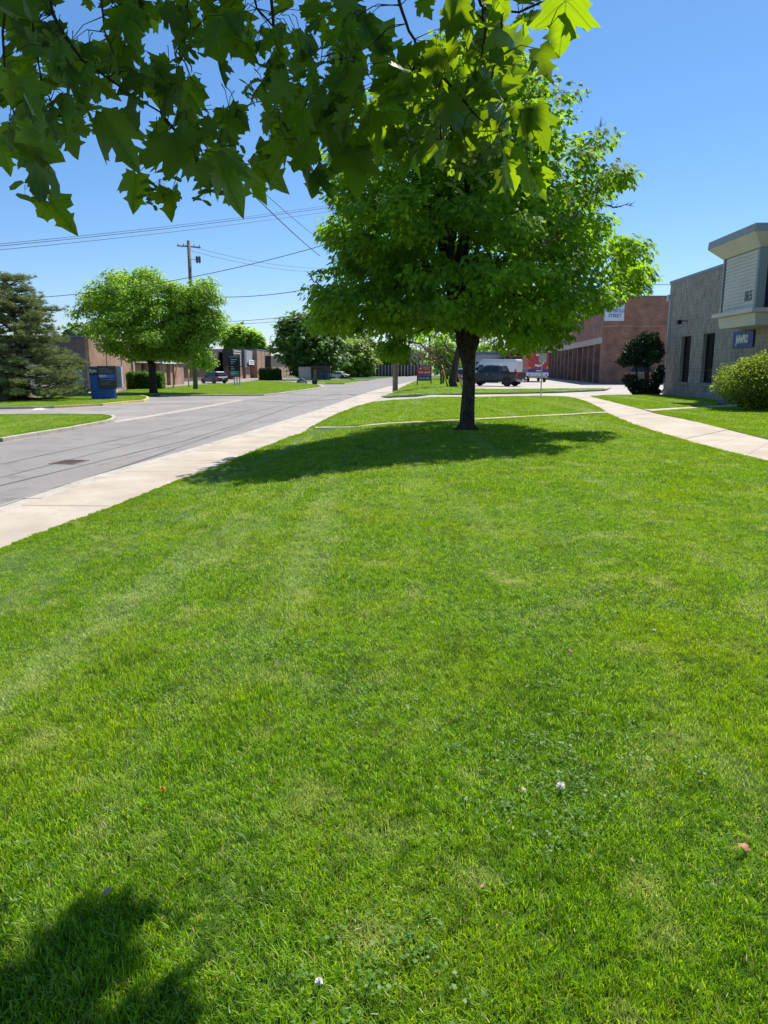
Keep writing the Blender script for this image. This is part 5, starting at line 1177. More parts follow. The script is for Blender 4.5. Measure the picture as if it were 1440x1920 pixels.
mb = MB(); mb.obox(S0, sd, .36, side_len, -.5, 0.0, band0+.605, hw-.01); mb.build('upper_wall', M['red_brick'], rb)
mb = MB(); mb.obox(S0, sd, .37, side_len-.01, -.49, 0.03, band0-.05, band0+.6); mb.build('lintel_band', M['beige'], rb)
k = 0; s_ = .36
while s_ < side_len-2:
    mb = MB(); mb.obox(S0, sd, s_, s_+.55, -.495, 0.05, -.1, band0-.055); mb.build('pier', M['brown_brick'], rb)
    mb = MB(); mb.obox(S0, sd, s_+.7, s_+3.3, -.497, -.42, 0.0, band0-.4); dr = mb.build('loading_door', M['slate_metal'] if k % 3 else M['dark_window'], rb)
    if s_ < 40:
        for j in range(4):
            b = MB(); b.obox(S0, sd, s_+.72, s_+3.28, -.418, -.40, .15+j*.85, .22+j*.85); b.build('rail', M['black'], dr)
    s_ += 4.15; k += 1
# board reading NEWBOLD STREET
nsx0, nsx1 = P(1134, 590, r0.y-.1).x, P(1170.5, 590, r0.y-.1).x; nz0, nz1 = P(1150, 601.5, r0.y-.1).z, P(1150, 570, r0.y-.1).z
ns = thing('street_name_board', 'pale blue board lettered NEWBOLD STREET high on the red brick wall', 'sign', (nsx0, r0.y, nz0))
mb = MB(); mb.box(nsx0, nsx1, r0.y-.09, r0.y-.003, nz0, nz1); mb.build('board', M['pale_blue'], ns)
text('lettering', 'NEWBOLD\nSTREET', .5, ((nsx0+nsx1)/2+.05, r0.y-.1, nz0+.75), (R(90), 0, 0), M['text_blue'], ns, sx=.82, bold=.01)

# --- left side buildings
XL = -(720-222)/F*G(222, 731).y
def YX(px, X): return X*F/(px-720)*1.0 if px != 720 else 0
def yl(px, X): return GX(px, 700, X).y
gz = -.5
Y0_ = yl(170, XL); Y1_ = yl(346, XL); zL = P(150, 632, Y0_).z
lb_ = thing('brick_building', 'low brown brick unit with pale slatted fascia behind the blue sign', 'building', (XL, Y0_, gz))
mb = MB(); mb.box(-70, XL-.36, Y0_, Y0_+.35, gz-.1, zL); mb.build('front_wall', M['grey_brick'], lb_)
mb = MB(); mb.box(-70, XL+.06, Y0_-.08, Y0_+.42, zL+.002, zL+.14); mb.build('coping', M['slate_metal'], lb_)
ysl0, ysl1 = yl(254, XL), Y1_
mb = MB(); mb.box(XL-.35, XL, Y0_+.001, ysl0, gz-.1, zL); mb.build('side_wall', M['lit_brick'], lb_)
for f in (.33, .66):
    yy = Y0_+(ysl0-Y0_)*f
    mb = MB(); mb.box(XL+.001, XL+.03, yy, yy+.12, gz, zL-.05); mb.build('wall_joint', M['slat_dark'], lb_)
mb = MB(); mb.box(XL+.002, XL+.18, ysl0-1.1, ysl0-.75, gz, zL-.3); mb.build('rain_pipe', M['beige'], lb_)
zf0, zf1 = GX(268, 682, XL).z, GX(268, 655, XL).z
mb = MB(); mb.box(XL-1.6, XL-1.25, ysl0, ysl1, gz-.1, zf0); 
mb.build('recessed_wall', M['lit_brick'], lb_)
mb = MB(); mb.box(XL-1.6, XL+.05, ysl0+.002, ysl1, zf0+.002, zf1); mb.build('fascia', M['slat_dark'], lb_)
for i in range(6):
    z = zf0+.1+(zf1-zf0-.15)*i/6; mb = MB(); mb.box(XL+.052, XL+.14, ysl0+.05, ysl1-.05, z, z+(zf1-zf0)/6*.5); mb.build('fascia_slat', M['slat_pale'], lb_)
mb = MB(); mb.box(XL-14, XL-.37, Y0_+.36, ysl1, zL-.5, zL-.3); mb.build('roof', M['cap_grey'], lb_)
for a, b in ((300, 313), (320, 324), (328, 345)):
    mb = MB(); mb.box(XL-1.24, XL-.05, yl(a, XL), yl(b, XL), gz-.1, zf0-.002); mb.build('pillar', M['lit_brick'], lb_)
for a, b in ((286, 292), (313.5, 319.5), (324.5, 327.5)):
    mb = MB(); mb.box(XL-1.248, XL-1.15, yl(a, XL), yl(b, XL), gz+.1, zf0-.1); w_ = mb.build('window', M['dark_window'], lb_)
    mb = MB(); mb.box(XL-1.149, XL-1.12, yl((a+b)/2, XL), yl((a+b)/2, XL)+.08, gz+.1, zf0-.1); mb.build('mullion', M['slat_pale'], w_)
s1 = thing('fascia_sign', 'white sign board on the slatted fascia behind the wide light maple', 'sign', (XL, yl(302, XL), zf0))
mb = MB(); mb.box(XL+.145, XL+.35, yl(301, XL), yl(326, XL), zf0+.05, zf0+(zf1-zf0)*.62); mb.build('board', M['white_paint'], s1)
for i in range(5):
    ya = yl(304+i*4.4, XL); mb = MB(); mb.box(XL+.351, XL+.37, ya, ya+.75, zf0+.35, zf0+.75); mb.build('letter_mark', M['text_grey'], s1)
# low dock wall with corrugated upper part behind the pine
gw0 = G(-30, 757); gw1 = G(166, 740); dwl = thing('dock_wall', 'low grey concrete wall with ribbed metal fencing above it behind the pine', 'wall', tuple(gw0))
dd = (gw1-gw0).xy; Ld = dd.length; d3_ = Vector((dd.x, dd.y, 0)).normalized()
zA = gw0.z+.9; zB = gw0.z+2.4
mb = MB(); mb.obox(gw0, d3_, -6, Ld, 0, .25, gz-.1, zA); mb.build('footing', M['kerb'], dwl)
for i in range(int((Ld+6)/.5)):
    mb = MB(); mb.obox(gw0, d3_, -6+i*.5, -6+i*.5+.42, .03, .12+.05*(i % 2), zA+.002, zB); mb.build('ribbed_panel', M['steel'] if i % 7 else M['cap_grey'], dwl)
# second unit with brown fascia
X2 = XL-5.2; ya, yb2 = yl(349, X2), yl(432, X2); z20, z21 = GX(390, 687, X2).z, GX(390, 658, X2).z
b2 = thing('brown_fascia_building', 'low brown brick unit with a deep dark fascia behind the parked car', 'building', (X2, ya, gz))
mb = MB(); mb.box(X2-.4, X2, ya-6, yb2+12, gz-.1, z20); mb.build('wall', M['brown_brick'], b2)
mb = MB(); mb.box(X2-2, X2+.7, ya-6, yb2, z20+.002, z21); mb.build('fascia', M['brown_fascia'], b2)
for k_ in range(9):
    yy = ya-6+(yb2-ya+6)*k_/9; mb = MB(); mb.box(X2+.702, X2+.74, yy, yy+.1, z20+.05, z21-.05); mb.build('fascia_joint', M['slat_dark'], b2)
mb = MB(); mb.box(X2-16, X2-2.002, ya-6, yb2+12, z21-.5, z21-.3); mb.build('roof', M['cap_grey'], b2)
for a, b in ((357, 361), (401, 405)):
    mb = MB(); mb.box(X2+.002, X2+.06, yl(a, X2), yl(b, X2), gz+.05, z20-.4); dd_ = mb.build('door', M['dark_window'], b2)
X3 = XL-1.8; y30, y31 = yl(438, X3), yl(482, X3); z30, z31 = GX(460, 686, X3).z, GX(460, 657, X3).z
b3 = thing('entrance_building', 'brick entrance unit with slatted fascia and white sign beyond the directory board', 'building', (X3, y30, gz))
mb = MB(); mb.box(X3-1.9, X3-1.5, y30, y31, gz-.1, z30); mb.build('wall', M['brown_brick'], b3)
mb = MB(); mb.box(X3-2, X3, y30, y31, z30+.002, z31); mb.build('fascia', M['brown_fascia'], b3)
mb = MB(); mb.box(X3-14, X3-2.002, y30, y31+10, z31-.6, z31-.4); mb.build('roof', M['cap_grey'], b3)
for (a, b) in ((438.5, 452), (474, 482)):
    for i in range(7):
        z = z30+.1+(z31-z30-.15)*i/7; mb = MB(); mb.box(X3+.002, X3+.12, yl(a, X3), yl(b, X3), z, z+(z31-z30)/7*.5); mb.build('fascia_slat', M['slat_pale'], b3)
mb = MB(); mb.box(X3+.002, X3+.5, yl(455, X3), yl(459, X3), z30-.3, z31+.1); mb.build('fin', M['slate_metal'], b3)
mb = MB(); mb.box(X3+.002, X3+.3, yl(460, X3), yl(473, X3), z30+.5, z31+.05); mb.build('fascia_panel', M['cap_grey'], b3)
for a, b in ((440, 456), (462, 470), (476, 480)):
    mb = MB(); mb.box(X3-1.49, X3-.1, yl(a, X3), yl(b, X3), gz-.1, z30-.002); mb.build('pillar', M['lit_brick'], b3)
for a, b in ((457, 461), (471, 475)):
    mb = MB(); mb.box(X3-1.498, X3-1.4, yl(a, X3), yl(b, X3), gz+.1, z30-.2); mb.build('window', M['dark_window'], b3)
s2_ = thing('fascia_sign', 'small white sign hung on the entrance fascia left of the tan brick wall', 'sign', (X3, yl(463, X3), z30))
mb = MB(); mb.box(X3+.5, X3+.65, yl(462, X3), yl(473, X3), GX(467, 684, X3).z, GX(467, 675, X3).z); mb.build('board', M['white_paint'], s2_)
mb = MB(); mb.box(X3+.3, X3+.5, yl(464, X3), yl(464.5, X3), GX(467, 682, X3).z, GX(467, 676, X3).z); mb.build('bracket', M['steel'], s2_)
for j, (za, zb) in enumerate(((681.5, 680), (678.5, 677))):
    mb = MB(); mb.box(X3+.651, X3+.67, yl(463.5, X3), yl(471, X3), GX(467, za, X3).z, GX(467, zb, X3).z); mb.build('letter_mark', M['text_grey'], s2_)
X4 = XL-.6; y40, y41 = yl(483, X4), yl(510, X4); z4 = GX(495, 658, X4).z
b4 = thing('tan_brick_building', 'tall sunlit tan brick end wall next to the small boxy hedge', 'building', (X4, y40, gz))
mb = MB(); mb.box(X4-12, X4, y40, y41, gz-.1, z4); mb.build('wall', M['lit_brick'], b4)
mb = MB(); mb.box(X4-12.05, X4+.06, y40-.05, y41+.05, z4+.002, z4+.2); mb.build('coping', M['slate_metal'], b4)
for f in (.25, .5, .75):
    yy = y40+(y41-y40)*f; mb = MB(); mb.box(X4+.001, X4+.03, yy, yy+.15, gz, z4-.1); mb.build('wall_joint', M['slat_dark'], b4)
X5 = XL+1; y50, y51 = yl(511, X5), yl(562, X5); z5 = GX(520, 690, X5).z
b5 = thing('low_brick_building', 'low pale brick wing running behind the dark overhanging tree', 'building', (X5, y50, gz))
mb = MB(); mb.box(X5-10, X5, y50, y51, gz-.1, z5+.2); mb.build('wall', M['lit_brick'], b5)
mb = MB(); mb.box(X5-9.9, X5-.3, y50+.1, y51-.1, z5+.202, z5+2.8); mb.build('upper_wall', M['brown_fascia'], b5)
# long brown fence / warehouse at the far end of the road, with a shed by the cars
a = G(688, 700.5); ff = thing('far_building', 'long low brown building behind the bend of the road', 'building', (a.x, a.y, gz)); Yf = 190
xa, xb = P(655, 690, Yf).x, P(800, 690, Yf).x; zf = P(700, 684.5, Yf).z
mb = MB(); mb.box(xa, xb, Yf, Yf+20, gz-.1, zf); mb.build('wall', M['brown_fascia'], ff)
for i in range(24):
    x = xa+(xb-xa)*i/24; mb = MB(); mb.box(x, x+.25, Yf-.12, Yf-.001, gz, zf+.05); mb.build('wall_post', M['beige'], ff)
xw0, xw1 = P(890, 690, 170).x, P(1003, 690, 170).x; zw = P(930, 665, 170).z
fw_ = thing('warehouse', 'long grey flat roofed warehouse far behind the white van', 'building', (xw0, 170, 0))
mb = MB(); mb.box(xw0, xw1, 170, 200, -.3, zw); mb.build('wall', M['cap_grey'], fw_)
mb = MB(); mb.box(xw0-.1, xw1+.1, 169.9, 200.1, zw+.002, zw+.6); mb.build('coping', M['slate_metal'], fw_)
for i in range(8):
    x = xw0+(xw1-xw0)*(i+.2)/8; mb = MB(); mb.box(x, x+1.1, 169.9, 169.998, 0.6, zw-1.6); mb.build('window', M['dark_window'], fw_)
sh = G(600, 714); shd = thing('loading_shed', 'dark open loading shed with a pale door left of the parked cars', 'building', tuple(sh)); Ys = sh.y+3
X = lambda px: P(px, 700, Ys).x; Zs = lambda py: P(600, py, Ys).z
mb = MB(); mb.box(X(560), X(583), Ys, Ys+4, gz-.1, Zs(688)); mb.build('wall', M['beige'], shd)
mb = MB(); mb.box(X(583.1), X(618), Ys+1, Ys+4, gz-.1, Zs(690)); mb.build('bay', M['dark_window'], shd)
mb = MB(); mb.box(X(583), X(620), Ys-.5, Ys+4, Zs(690)+.002, Zs(686)); mb.build('roof', M['brown_fascia'], shd)
mb = MB(); mb.box(X(587), X(592), Ys+.9, Ys+.998, gz, Zs(692)); mb.build('door', M['beige'], shd)

# ------------------------------------------------------------ vehicles (local coords: +x forward, z up)
def loft(secs, name, m, parent, bevel=0):
    """secs: list of (x, [(y,z)...]) rings with the same count"""
    mb = MB(); k = len(secs[0][1]); V = []
    for x, ring in secs: V += [(x if not isinstance(x, tuple) else x[0], y, z) for y, z in ring]
    n = len(secs); fs = [tuple(range(k)), tuple(reversed(range((n-1)*k, n*k)))]
    for i in range(n-1):
        for j in range(k): fs.append((i*k+j, (i+1)*k+j, (i+1)*k+(j+1) % k, i*k+(j+1) % k))
    mb.add(V, fs); return mb.build(name, m, parent, smooth=False, bevel=bevel, local=True)
def ring(hw, zb, zt, tuck=.06, r=.08, top=None):
    """body section: rocker tucked, shoulder rounded"""
    t = hw-(.05 if top is None else top)
    return [(-hw+tuck, zb), (-hw, zb+.18), (-hw, zt-r-.1), (-t, zt), (t, zt), (hw, zt-r-.1), (hw, zb+.18), (hw-tuck, zb)]
def wheel(par, x, y, r, wdt=.24):
    s = 1 if y > 0 else -1; mb = MB()
    prof = [(r*.62, -wdt/2), (r*.9, -wdt/2), (r, -wdt*.36), (r, wdt*.36), (r*.9, wdt/2), (r*.62, wdt/2)]; k = 20
    V = []; Fs = []
    for i in range(k):
        a = 6.283*i/k
        V += [(x+math.cos(a)*p, y+q, r+math.sin(a)*p) for p, q in prof]
    m_ = len(prof)
    for i in range(k):
        for j in range(m_): Fs.append((i*m_+j, i*m_+(j+1) % m_, ((i+1) % k)*m_+(j+1) % m_, ((i+1) % k)*m_+j))
    mb.add(V, Fs); w_ = mb.build('wheel', M['rubber'], par, smooth=True, local=True)
    rm = MB(); yo = y+s*wdt*.32
    rm.tube([(x, yo-.01*s, r), (x, yo+.015*s, r)], [r*.18, r*.16], 10)
    for i in range(6):
        a = 6.283*i/6; c, s2 = math.cos(a), math.sin(a); e = .07*r
        q = [(c*r*.14-s2*e, s2*r*.14+c*e), (c*r*.14+s2*e, s2*r*.14-c*e), (c*r*.62+s2*e*1.5, s2*r*.62-c*e*1.5), (c*r*.62-s2*e*1.5, s2*r*.62+c*e*1.5)]
        rm.hexa([(x+u, yo-.012, r+v) for u, v in q]+[(x+u, yo+.012, r+v) for u, v in q])
    V = []; Fs = []
    for i in range(k):
        a = 6.283*i/k; V += [(x+math.cos(a)*p, yo+q, r+math.sin(a)*p) for p, q in ((r*.58, -.03), (r*.64, -.03), (r*.64, .03), (r*.58, .03))]
    for i in range(k):
        for j in range(4): Fs.append((i*4+j, i*4+(j+1) % 4, ((i+1) % k)*4+(j+1) % 4, ((i+1) % k)*4+j))
    rm.add(V, Fs); rm.build('rim', M['rim'], w_, local=True)
    hb = MB(); hb.tube([(x, y-s*wdt*.3, r), (x, y+s*wdt*.05, r)], [r*.6, r*.6], 16); hb.build('hub', M['black'], w_, local=True)
    # arch lip
    return w_
def arch(par, x, hw, r, zc, m):
    mb = MB(); k = 12
    for s in (-1, 1):
        V = []; 
        for i in range(k+1):
            a = math.pi*i/k; V += [(x+math.cos(a)*(r*1.12), s*(hw-.12), zc+math.sin(a)*r*1.12), (x+math.cos(a)*(r*1.12), s*(hw+.012), zc+math.sin(a)*r*1.12), (x+math.cos(a)*(r*1.24), s*(hw+.012), zc+math.sin(a)*r*1.24), (x+math.cos(a)*(r*1.24), s*(hw-.12), zc+math.sin(a)*r*1.24)]
        mb.add(V, [(i*4+j, i*4+(j+1) % 4, (i+1)*4+(j+1) % 4, (i+1)*4+j) for i in range(k) for j in range(4)])
        # dark well
        V = [(x, s*(hw+.006), zc)]+[(x+math.cos(math.pi*i/k)*r*1.12, s*(hw+.006), zc+math.sin(math.pi*i/k)*r*1.12) for i in range(k+1)]
    mb.build('wheel_arch', m, par, local=True)
    w2 = MB()
    for s in (-1, 1):
        V = [(x, s*(hw+.004), zc-.25)]+[(x+r*1.13, s*(hw+.004), zc-.25)]+[(x+math.cos(math.pi*i/k)*r*1.13, s*(hw+.004), zc+math.sin(math.pi*i/k)*r*1.13) for i in range(k+1)]+[(x-r*1.13, s*(hw+.004), zc-.25)]
        w2.add(V, [tuple([0, i+1, i+2]) for i in range(len(V)-2)])
    w2.build('wheel_well', M['black'], par, local=True)
def panebox(par, pts4, th, name='window', m=None):
    """thin pane from 4 points, extruded outward"""
    a, b, c, d = [Vector(p) for p in pts4]; n = (b-a).cross(d-a).normalized()*th
    mb = MB(); mb.hexa([a, b, c, d, a+n, b+n, c+n, d+n]); return mb.build(name, m or M['glass'], par, local=True)
def lbox(par, name, m, *b, bevel=0): return MB().box(*b).build(name, m, par, local=True, bevel=bevel)
def pickup(label, paint, name='pickup_truck'):
    t = thing(name, label, 'pickup truck'); hw = 1.0
    # lower body: rear overhang, bed, doors, bonnet
    loft([(-2.85, ring(hw-.04, .55, 1.22)), (-2.7, ring(hw, .45, 1.25)), (-1.0, ring(hw, .42, 1.25)), (.9, ring(hw, .40, 1.22)), (1.15, ring(hw, .40, 1.2)), (2.5, ring(hw-.02, .45, 1.14)), (2.85, ring(hw-.12, .5, 1.02))], 'body', paint, t, .02)
    cab = loft([(-1.25, [(-hw+.06, 1.2), (-hw+.07, 1.3), (-hw+.07, 1.32), (-hw+.1, 1.34), (hw-.1, 1.34), (hw-.07, 1.32), (hw-.07, 1.3), (hw-.06, 1.2)]),
          (-1.05, ring2(hw-.06, 1.2, 1.88)), (-.2, ring2(hw-.06, 1.2, 1.93)), (.45, ring2(hw-.06, 1.2, 1.9)), (1.3, [(-hw+.06, 1.17), (-hw+.07, 1.2), (-hw+.07, 1.22), (-hw+.14, 1.24), (hw-.14, 1.24), (hw-.07, 1.22), (hw-.07, 1.2), (hw-.06, 1.17)])], 'cab', paint, t, .02)
    for s in (-1, 1):
        y0, y1 = s*(hw-.055), s*(hw-.21)
        f = lambda q: q if s < 0 else q[::-1]
        panebox(t, f([(-.95, y0, 1.3), (-.15, y0, 1.3), (-.15, y1, 1.78), (-.85, y1, 1.76)]), .012); panebox(t, f([(-.05, y0, 1.3), (.98, y0, 1.28), (.5, y1, 1.76), (-.05, y1, 1.78)]), .012)
        lbox(t, 'mirror', paint, .8, 1.02, *(sorted((s*(hw+.0), s*(hw+.24)))), 1.28, 1.5, bevel=.03)
        for x in (-.35, .35): lbox(t, 'door_handle', M['chrome'], x-.28, x-.12, *(sorted((s*(hw+.0), s*(hw+.035)))), 1.05, 1.09)
        lbox(t, 'tail_light', M['red_lamp'], -2.87, -2.66, *(sorted((s*(hw-.2), s*(hw+.012)))), .86, 1.2); lbox(t, 'headlight', M['clear_lamp'], 2.6, 2.86, *(sorted((s*(hw-.42), s*(hw-.07)))), .8, .98)
        lbox(t, 'running_board', M['black'], -1.0, 1.2, *(sorted((s*(hw-.1), s*(hw+.08)))), .36, .42)
        lbox(t, 'bed_rail', M['black'], -2.8, -1.3, *(sorted((s*(hw-.14), s*(hw-.03)))), 1.25, 1.29)
        for xx in (-1.0, -.1, 1.08): lbox(t, 'door_seam', M['black'], xx-.008, xx+.008, *(sorted((s*(hw-.02), s*(hw+.002)))), .5, 1.16)
        for x in (-1.85, 1.75): wheel(t, x, s*(hw-.13), .41, .28)
    for x in (-1.85, 1.75): arch(t, x, hw, .43, .42, paint)
    panebox(t, [(-1.29, .75, 1.36), (-1.29, -.75, 1.36), (-1.09, -.62, 1.8), (-1.09, .62, 1.8)], .02, 'rear_window'); panebox(t, [(1.25, -.8, 1.27), (1.25, .8, 1.27), (.52, .68, 1.84), (.52, -.68, 1.84)], .02, 'windscreen')
    lbox(t, 'bed', M['black'], -2.74, -1.35, -hw+.16, hw-.16, 1.252, 1.262)
    lbox(t, 'tailgate', paint, -2.9, -2.83, -.78, .78, .72, 1.26, bevel=.02); lbox(t, 'rear_bumper', M['chrome'], -3.02, -2.8, -hw+.02, hw-.02, .48, .68, bevel=.03); lbox(t, 'number_plate', M['white_paint'], -3.03, -3.018, -.16, .16, .5, .64)
    lbox(t, 'front_bumper', M['chrome'], 2.75, 2.98, -hw+.05, hw-.05, .42, .66, bevel=.04); lbox(t, 'grille', M['black'], 2.8, 2.9, -.55, .55, .68, 1.0)
    return t
def ring2(hw, zb, zt): return [(-hw, zb), (-hw, zb+.06), (-hw+.16, zt-.1), (-hw+.26, zt), (hw-.26, zt), (hw-.16, zt-.1), (hw, zb+.06), (hw, zb)]
def place(t, x, y, z, heading): t.location = (x, y, z); t.rotation_euler = (0, 0, heading)
tr = pickup('dark grey crew cab pickup truck standing in the car park behind the maple trunk', M['paint_grey'])
c = G(925, 724); ang = math.pi-math.atan2(.56, .83); place(tr, c.x-.0, c.y+.4, 0.0, ang)
tk = pickup('black pickup truck parked behind the cloud pruned juniper', M['paint_black']); c = Vector((P(1221, 700, 66).x, 66, 0)); place(tk, c.x, c.y+2, 0, R(62))
# cargo van
def van(label):
    t = thing('cargo_van', label, 'van'); hw = 1.0; m = M['paint_white']
    V = lambda zt, w_=hw, zb=.35: [(-w_+.04, zb), (-w_, zb+.2), (-w_+.05, zt-.35), (-w_+.2, zt), (w_-.2, zt), (w_-.05, zt-.35), (w_, zb+.2), (w_-.04, zb)]
    loft([(-3.0, V(2.5)), (-2.9, V(2.62)), (1.2, V(2.62)), (1.6, V(2.45)), (2.15, V(1.75)), (2.3, V(1.45)), (2.85, V(1.2, .97)), (3.0, V(1.0, .92, .4))], 'body', m, t, .03)
    for s in (-1, 1):
        f = lambda q: q if s < 0 else q[::-1]
        panebox(t, f([(1.0, s*(hw-.03), 1.4), (1.95, s*(hw-.015), 1.35), (1.6, s*(hw-.06), 2.0), (1.0, s*(hw-.06), 2.05)]), .03)
        lbox(t, 'side_stripe', M['paint_blue'], -1.9, .6, *sorted((s*(hw-.04), s*(hw+.0))), 1.32, 1.55); lbox(t, 'sill_trim', M['black'], -2.9, 2.6, *sorted((s*(hw-.05), s*(hw+.012))), .45, .62)
        lbox(t, 'tail_light', M['red_lamp'], -3.03, -2.9, *sorted((s*(hw-.14), s*(hw-.01))), 1.0, 1.5); lbox(t, 'headlight', M['clear_lamp'], 2.7, 2.98, *sorted((s*(hw-.35), s*(hw-.06))), .8, 1.05)
        lbox(t, 'mirror', M['black'], 1.75, 1.9, *sorted((s*(hw), s*(hw+.25))), 1.4, 1.75, bevel=.03)
        for x in (-1.9, 2.0): wheel(t, x, s*(hw-.13), .35, .24)
    for x in (-1.9, 2.0): arch(t, x, hw, .37, .36, m)
    panebox(t, [(2.2, -.8, 1.5), (2.2, .8, 1.5), (1.62, .72, 2.35), (1.62, -.72, 2.35)], .03, 'windscreen')
    for s in (-1, 1): lbox(t, 'rear_door', m, -3.035, -3.002, *sorted((s*.02, s*.84)), .55, 2.4, bevel=.01)
    lbox(t, 'rear_bumper', M['black'], -3.1, -2.95, -.95, .95, .35, .52); lbox(t, 'number_plate', M['text_blue'], -3.05, -3.036, .3, .62, .95, 1.1)
    return t
vn = van('white high roofed cargo van with a blue side stripe behind the dark grey pickup'); c = G(930, 717.5); place(vn, c.x, c.y+1.0, 0, ang)
# red, blue and white box truck seen from behind
bt = thing('box_truck', 'red box truck with blue band and white tail seen from behind beside the loading doors', 'truck'); hw = 1.22
lbox(bt, 'upper_box', M['paint_red'], -3.6, 2.4, -hw, hw, 1.55, 3.5, bevel=.04); lbox(bt, 'blue_band', M['paint_blue'], -3.6, 2.4, -hw, hw, 1.12, 1.548); lbox(bt, 'lower_box', M['paint_white'], -3.6, 2.4, -hw, hw, .72, 1.118)
lbox(bt, 'rear_bumper', M['sign_grey'], -3.75, -3.602, -1.1, 1.1, .48, .72); lbox(bt, 'cab', M['paint_white'], 2.45, 4.2, -1.05, 1.05, .5, 2.5, bevel=.15)
lbox(bt, 'white_panel', M['paint_white'], -3.63, -3.602, -1.2, 1.2, .73, 1.0)
for s in (-1, 1):
    lbox(bt, 'tail_light', M['amber_lamp'], -3.64, -3.604, *sorted((s*.95, s*1.15)), 1.55, 1.8)
    lbox(bt, 'reflector', M['red_lamp'], -3.64, -3.604, *sorted((s*.9, s*1.1)), .8, .92)
    for x in (-2.0, 3.3): wheel(bt, x, s*.98, .45, .3)
# white ring emblem on the back: an open arc
am_ = MB(); V = []; Fs = []; k = 20
for i in range(k+1):
    a = R(60)+R(250)*i/k; V += [(-3.606, math.cos(a)*q, 2.55+math.sin(a)*q*1.05) for q in (.52, .72)]
for i in range(k): Fs.append((2*i, 2*i+1, 2*i+3, 2*i+2))
am_.add([(x-o, y, z) for o in (0, .012) for x, y, z in V], Fs+[tuple(q+2*(k+1) for q in reversed(f)) for f in Fs]); am_.build('emblem', M['paint_white'], bt, local=True)
lbox(bt, 'lettering_strip', M['paint_white'], -3.615, -3.602, -.3, .25, 1.28, 1.4)
c = P(1011, 700, 90); place(bt, c.x, 90+3.0, 0, R(86))
# cars on the left
def car(label, paint, name='parked_car', L=4.6, h=1.68, suv=True, cat='car'):
    t = thing(name, label, cat); hw = .92; a, b = -L/2, L/2; zb = .3; belt = h*.57
    loft([(a, ring(hw-.1, zb+.15, belt-.08)), (a+.12, ring(hw-.02, zb, belt)), (a+1.2, ring(hw, zb-.05, belt+.02)), (.6, ring(hw, zb-.05, belt)), (b-1.2, ring(hw, zb-.05, belt-.06)), (b-.3, ring(hw-.05, zb, belt-.2)), (b, ring(hw-.2, zb+.05, belt-.36))], 'body', paint, t, .02)
    rx = a+.25 if suv else a+.9
    def R3(z): return ring2(hw-.04, belt-.05, z)
    loft([(rx-.1 if suv else rx-.3, R3(belt+.12)), (rx+.3, R3(h-.06)), (rx+1.2, R3(h)), (.25, R3(h-.02)), (b-1.25, R3(belt+.07))], 'cabin', paint, t, .02)
    for s in (-1, 1):
        f = lambda q: q if s < 0 else q[::-1]; y0, y1 = s*(hw-.03), s*(hw-.17)
        panebox(t, f([(rx+.25, y0, belt+.06), (rx+.95, y0, belt+.06), (rx+.95, y1, h-.12), (rx+.5, y1, h-.14)]), .012); panebox(t, f([(rx+1.02, y0, belt+.06), (-.1+.1, y0, belt+.06), (0, y1, h-.12), (rx+1.02, y1, h-.12)]), .012)
        panebox(t, f([(.08, y0, belt+.06), (b-1.55, y0, belt+.05), (.42, y1, h-.14), (.08, y1, h-.12)]), .012)
        lbox(t, 'tail_light', M['red_lamp'], a-.01, a+.25, *sorted((s*(hw-.26), s*(hw-.015))), belt-.28, belt-.06); lbox(t, 'headlight', M['clear_lamp'], b-.35, b-.08, *sorted((s*(hw-.5), s*(hw-.15))), belt-.42, belt-.26)
        lbox(t, 'mirror', paint, .75, .92, *sorted((s*hw, s*(hw+.18))), belt+.02, belt+.17, bevel=.02)
        for x in (a+.95, b-.9): wheel(t, x, s*(hw-.11), .34, .22)
    for x in (a+.95, b-.9): arch(t, x, hw, .36, .35, paint)
    panebox(t, [(rx-.12 if suv else rx-.3, .66, belt+.14), (rx-.12 if suv else rx-.3, -.66, belt+.14), (rx+.22, -.56, h-.12), (rx+.22, .56, h-.12)], .02, 'rear_window')
    panebox(t, [(b-1.25, -.68, belt+.06), (b-1.25, .68, belt+.06), (.36, .58, h-.08), (.36, -.58, h-.08)], .02, 'windscreen')
    lbox(t, 'rear_bumper', M['black'], a-.06, a+.08, -hw+.1, hw-.1, zb, zb+.22, bevel=.03); lbox(t, 'number_plate', M['white_paint'], a-.075, a-.062, -.2, .2, zb+.3, zb+.42)
    return t
sv = car('dark plum sport utility car parked before the brown fascia building', M['plum']); c = G(400, 719); place(sv, c.x, c.y+.5, c.z, R(135))
c1 = car('white saloon car parked by the low shed, left of the silver one', M['paint_white'], h=1.45, suv=False); c = G(634, 709.5); place(c1, c.x, c.y, c.z, R(160)); c1['group'] = 'cars parked under the bright trees'
c2 = car('silver saloon car parked under the bright yellow green trees', M['paint_silver'], h=1.45, suv=False); c = G(650, 708.2); place(c2, c.x, c.y+3, c.z, R(150)); c2['group'] = 'cars parked under the bright trees'
c3 = car('dark car mostly hidden behind the maple trunk and the leaning tree', M['paint_black'], h=1.6); c = G(868, 718); place(c3, c.x, c.y+2, 0, R(100))

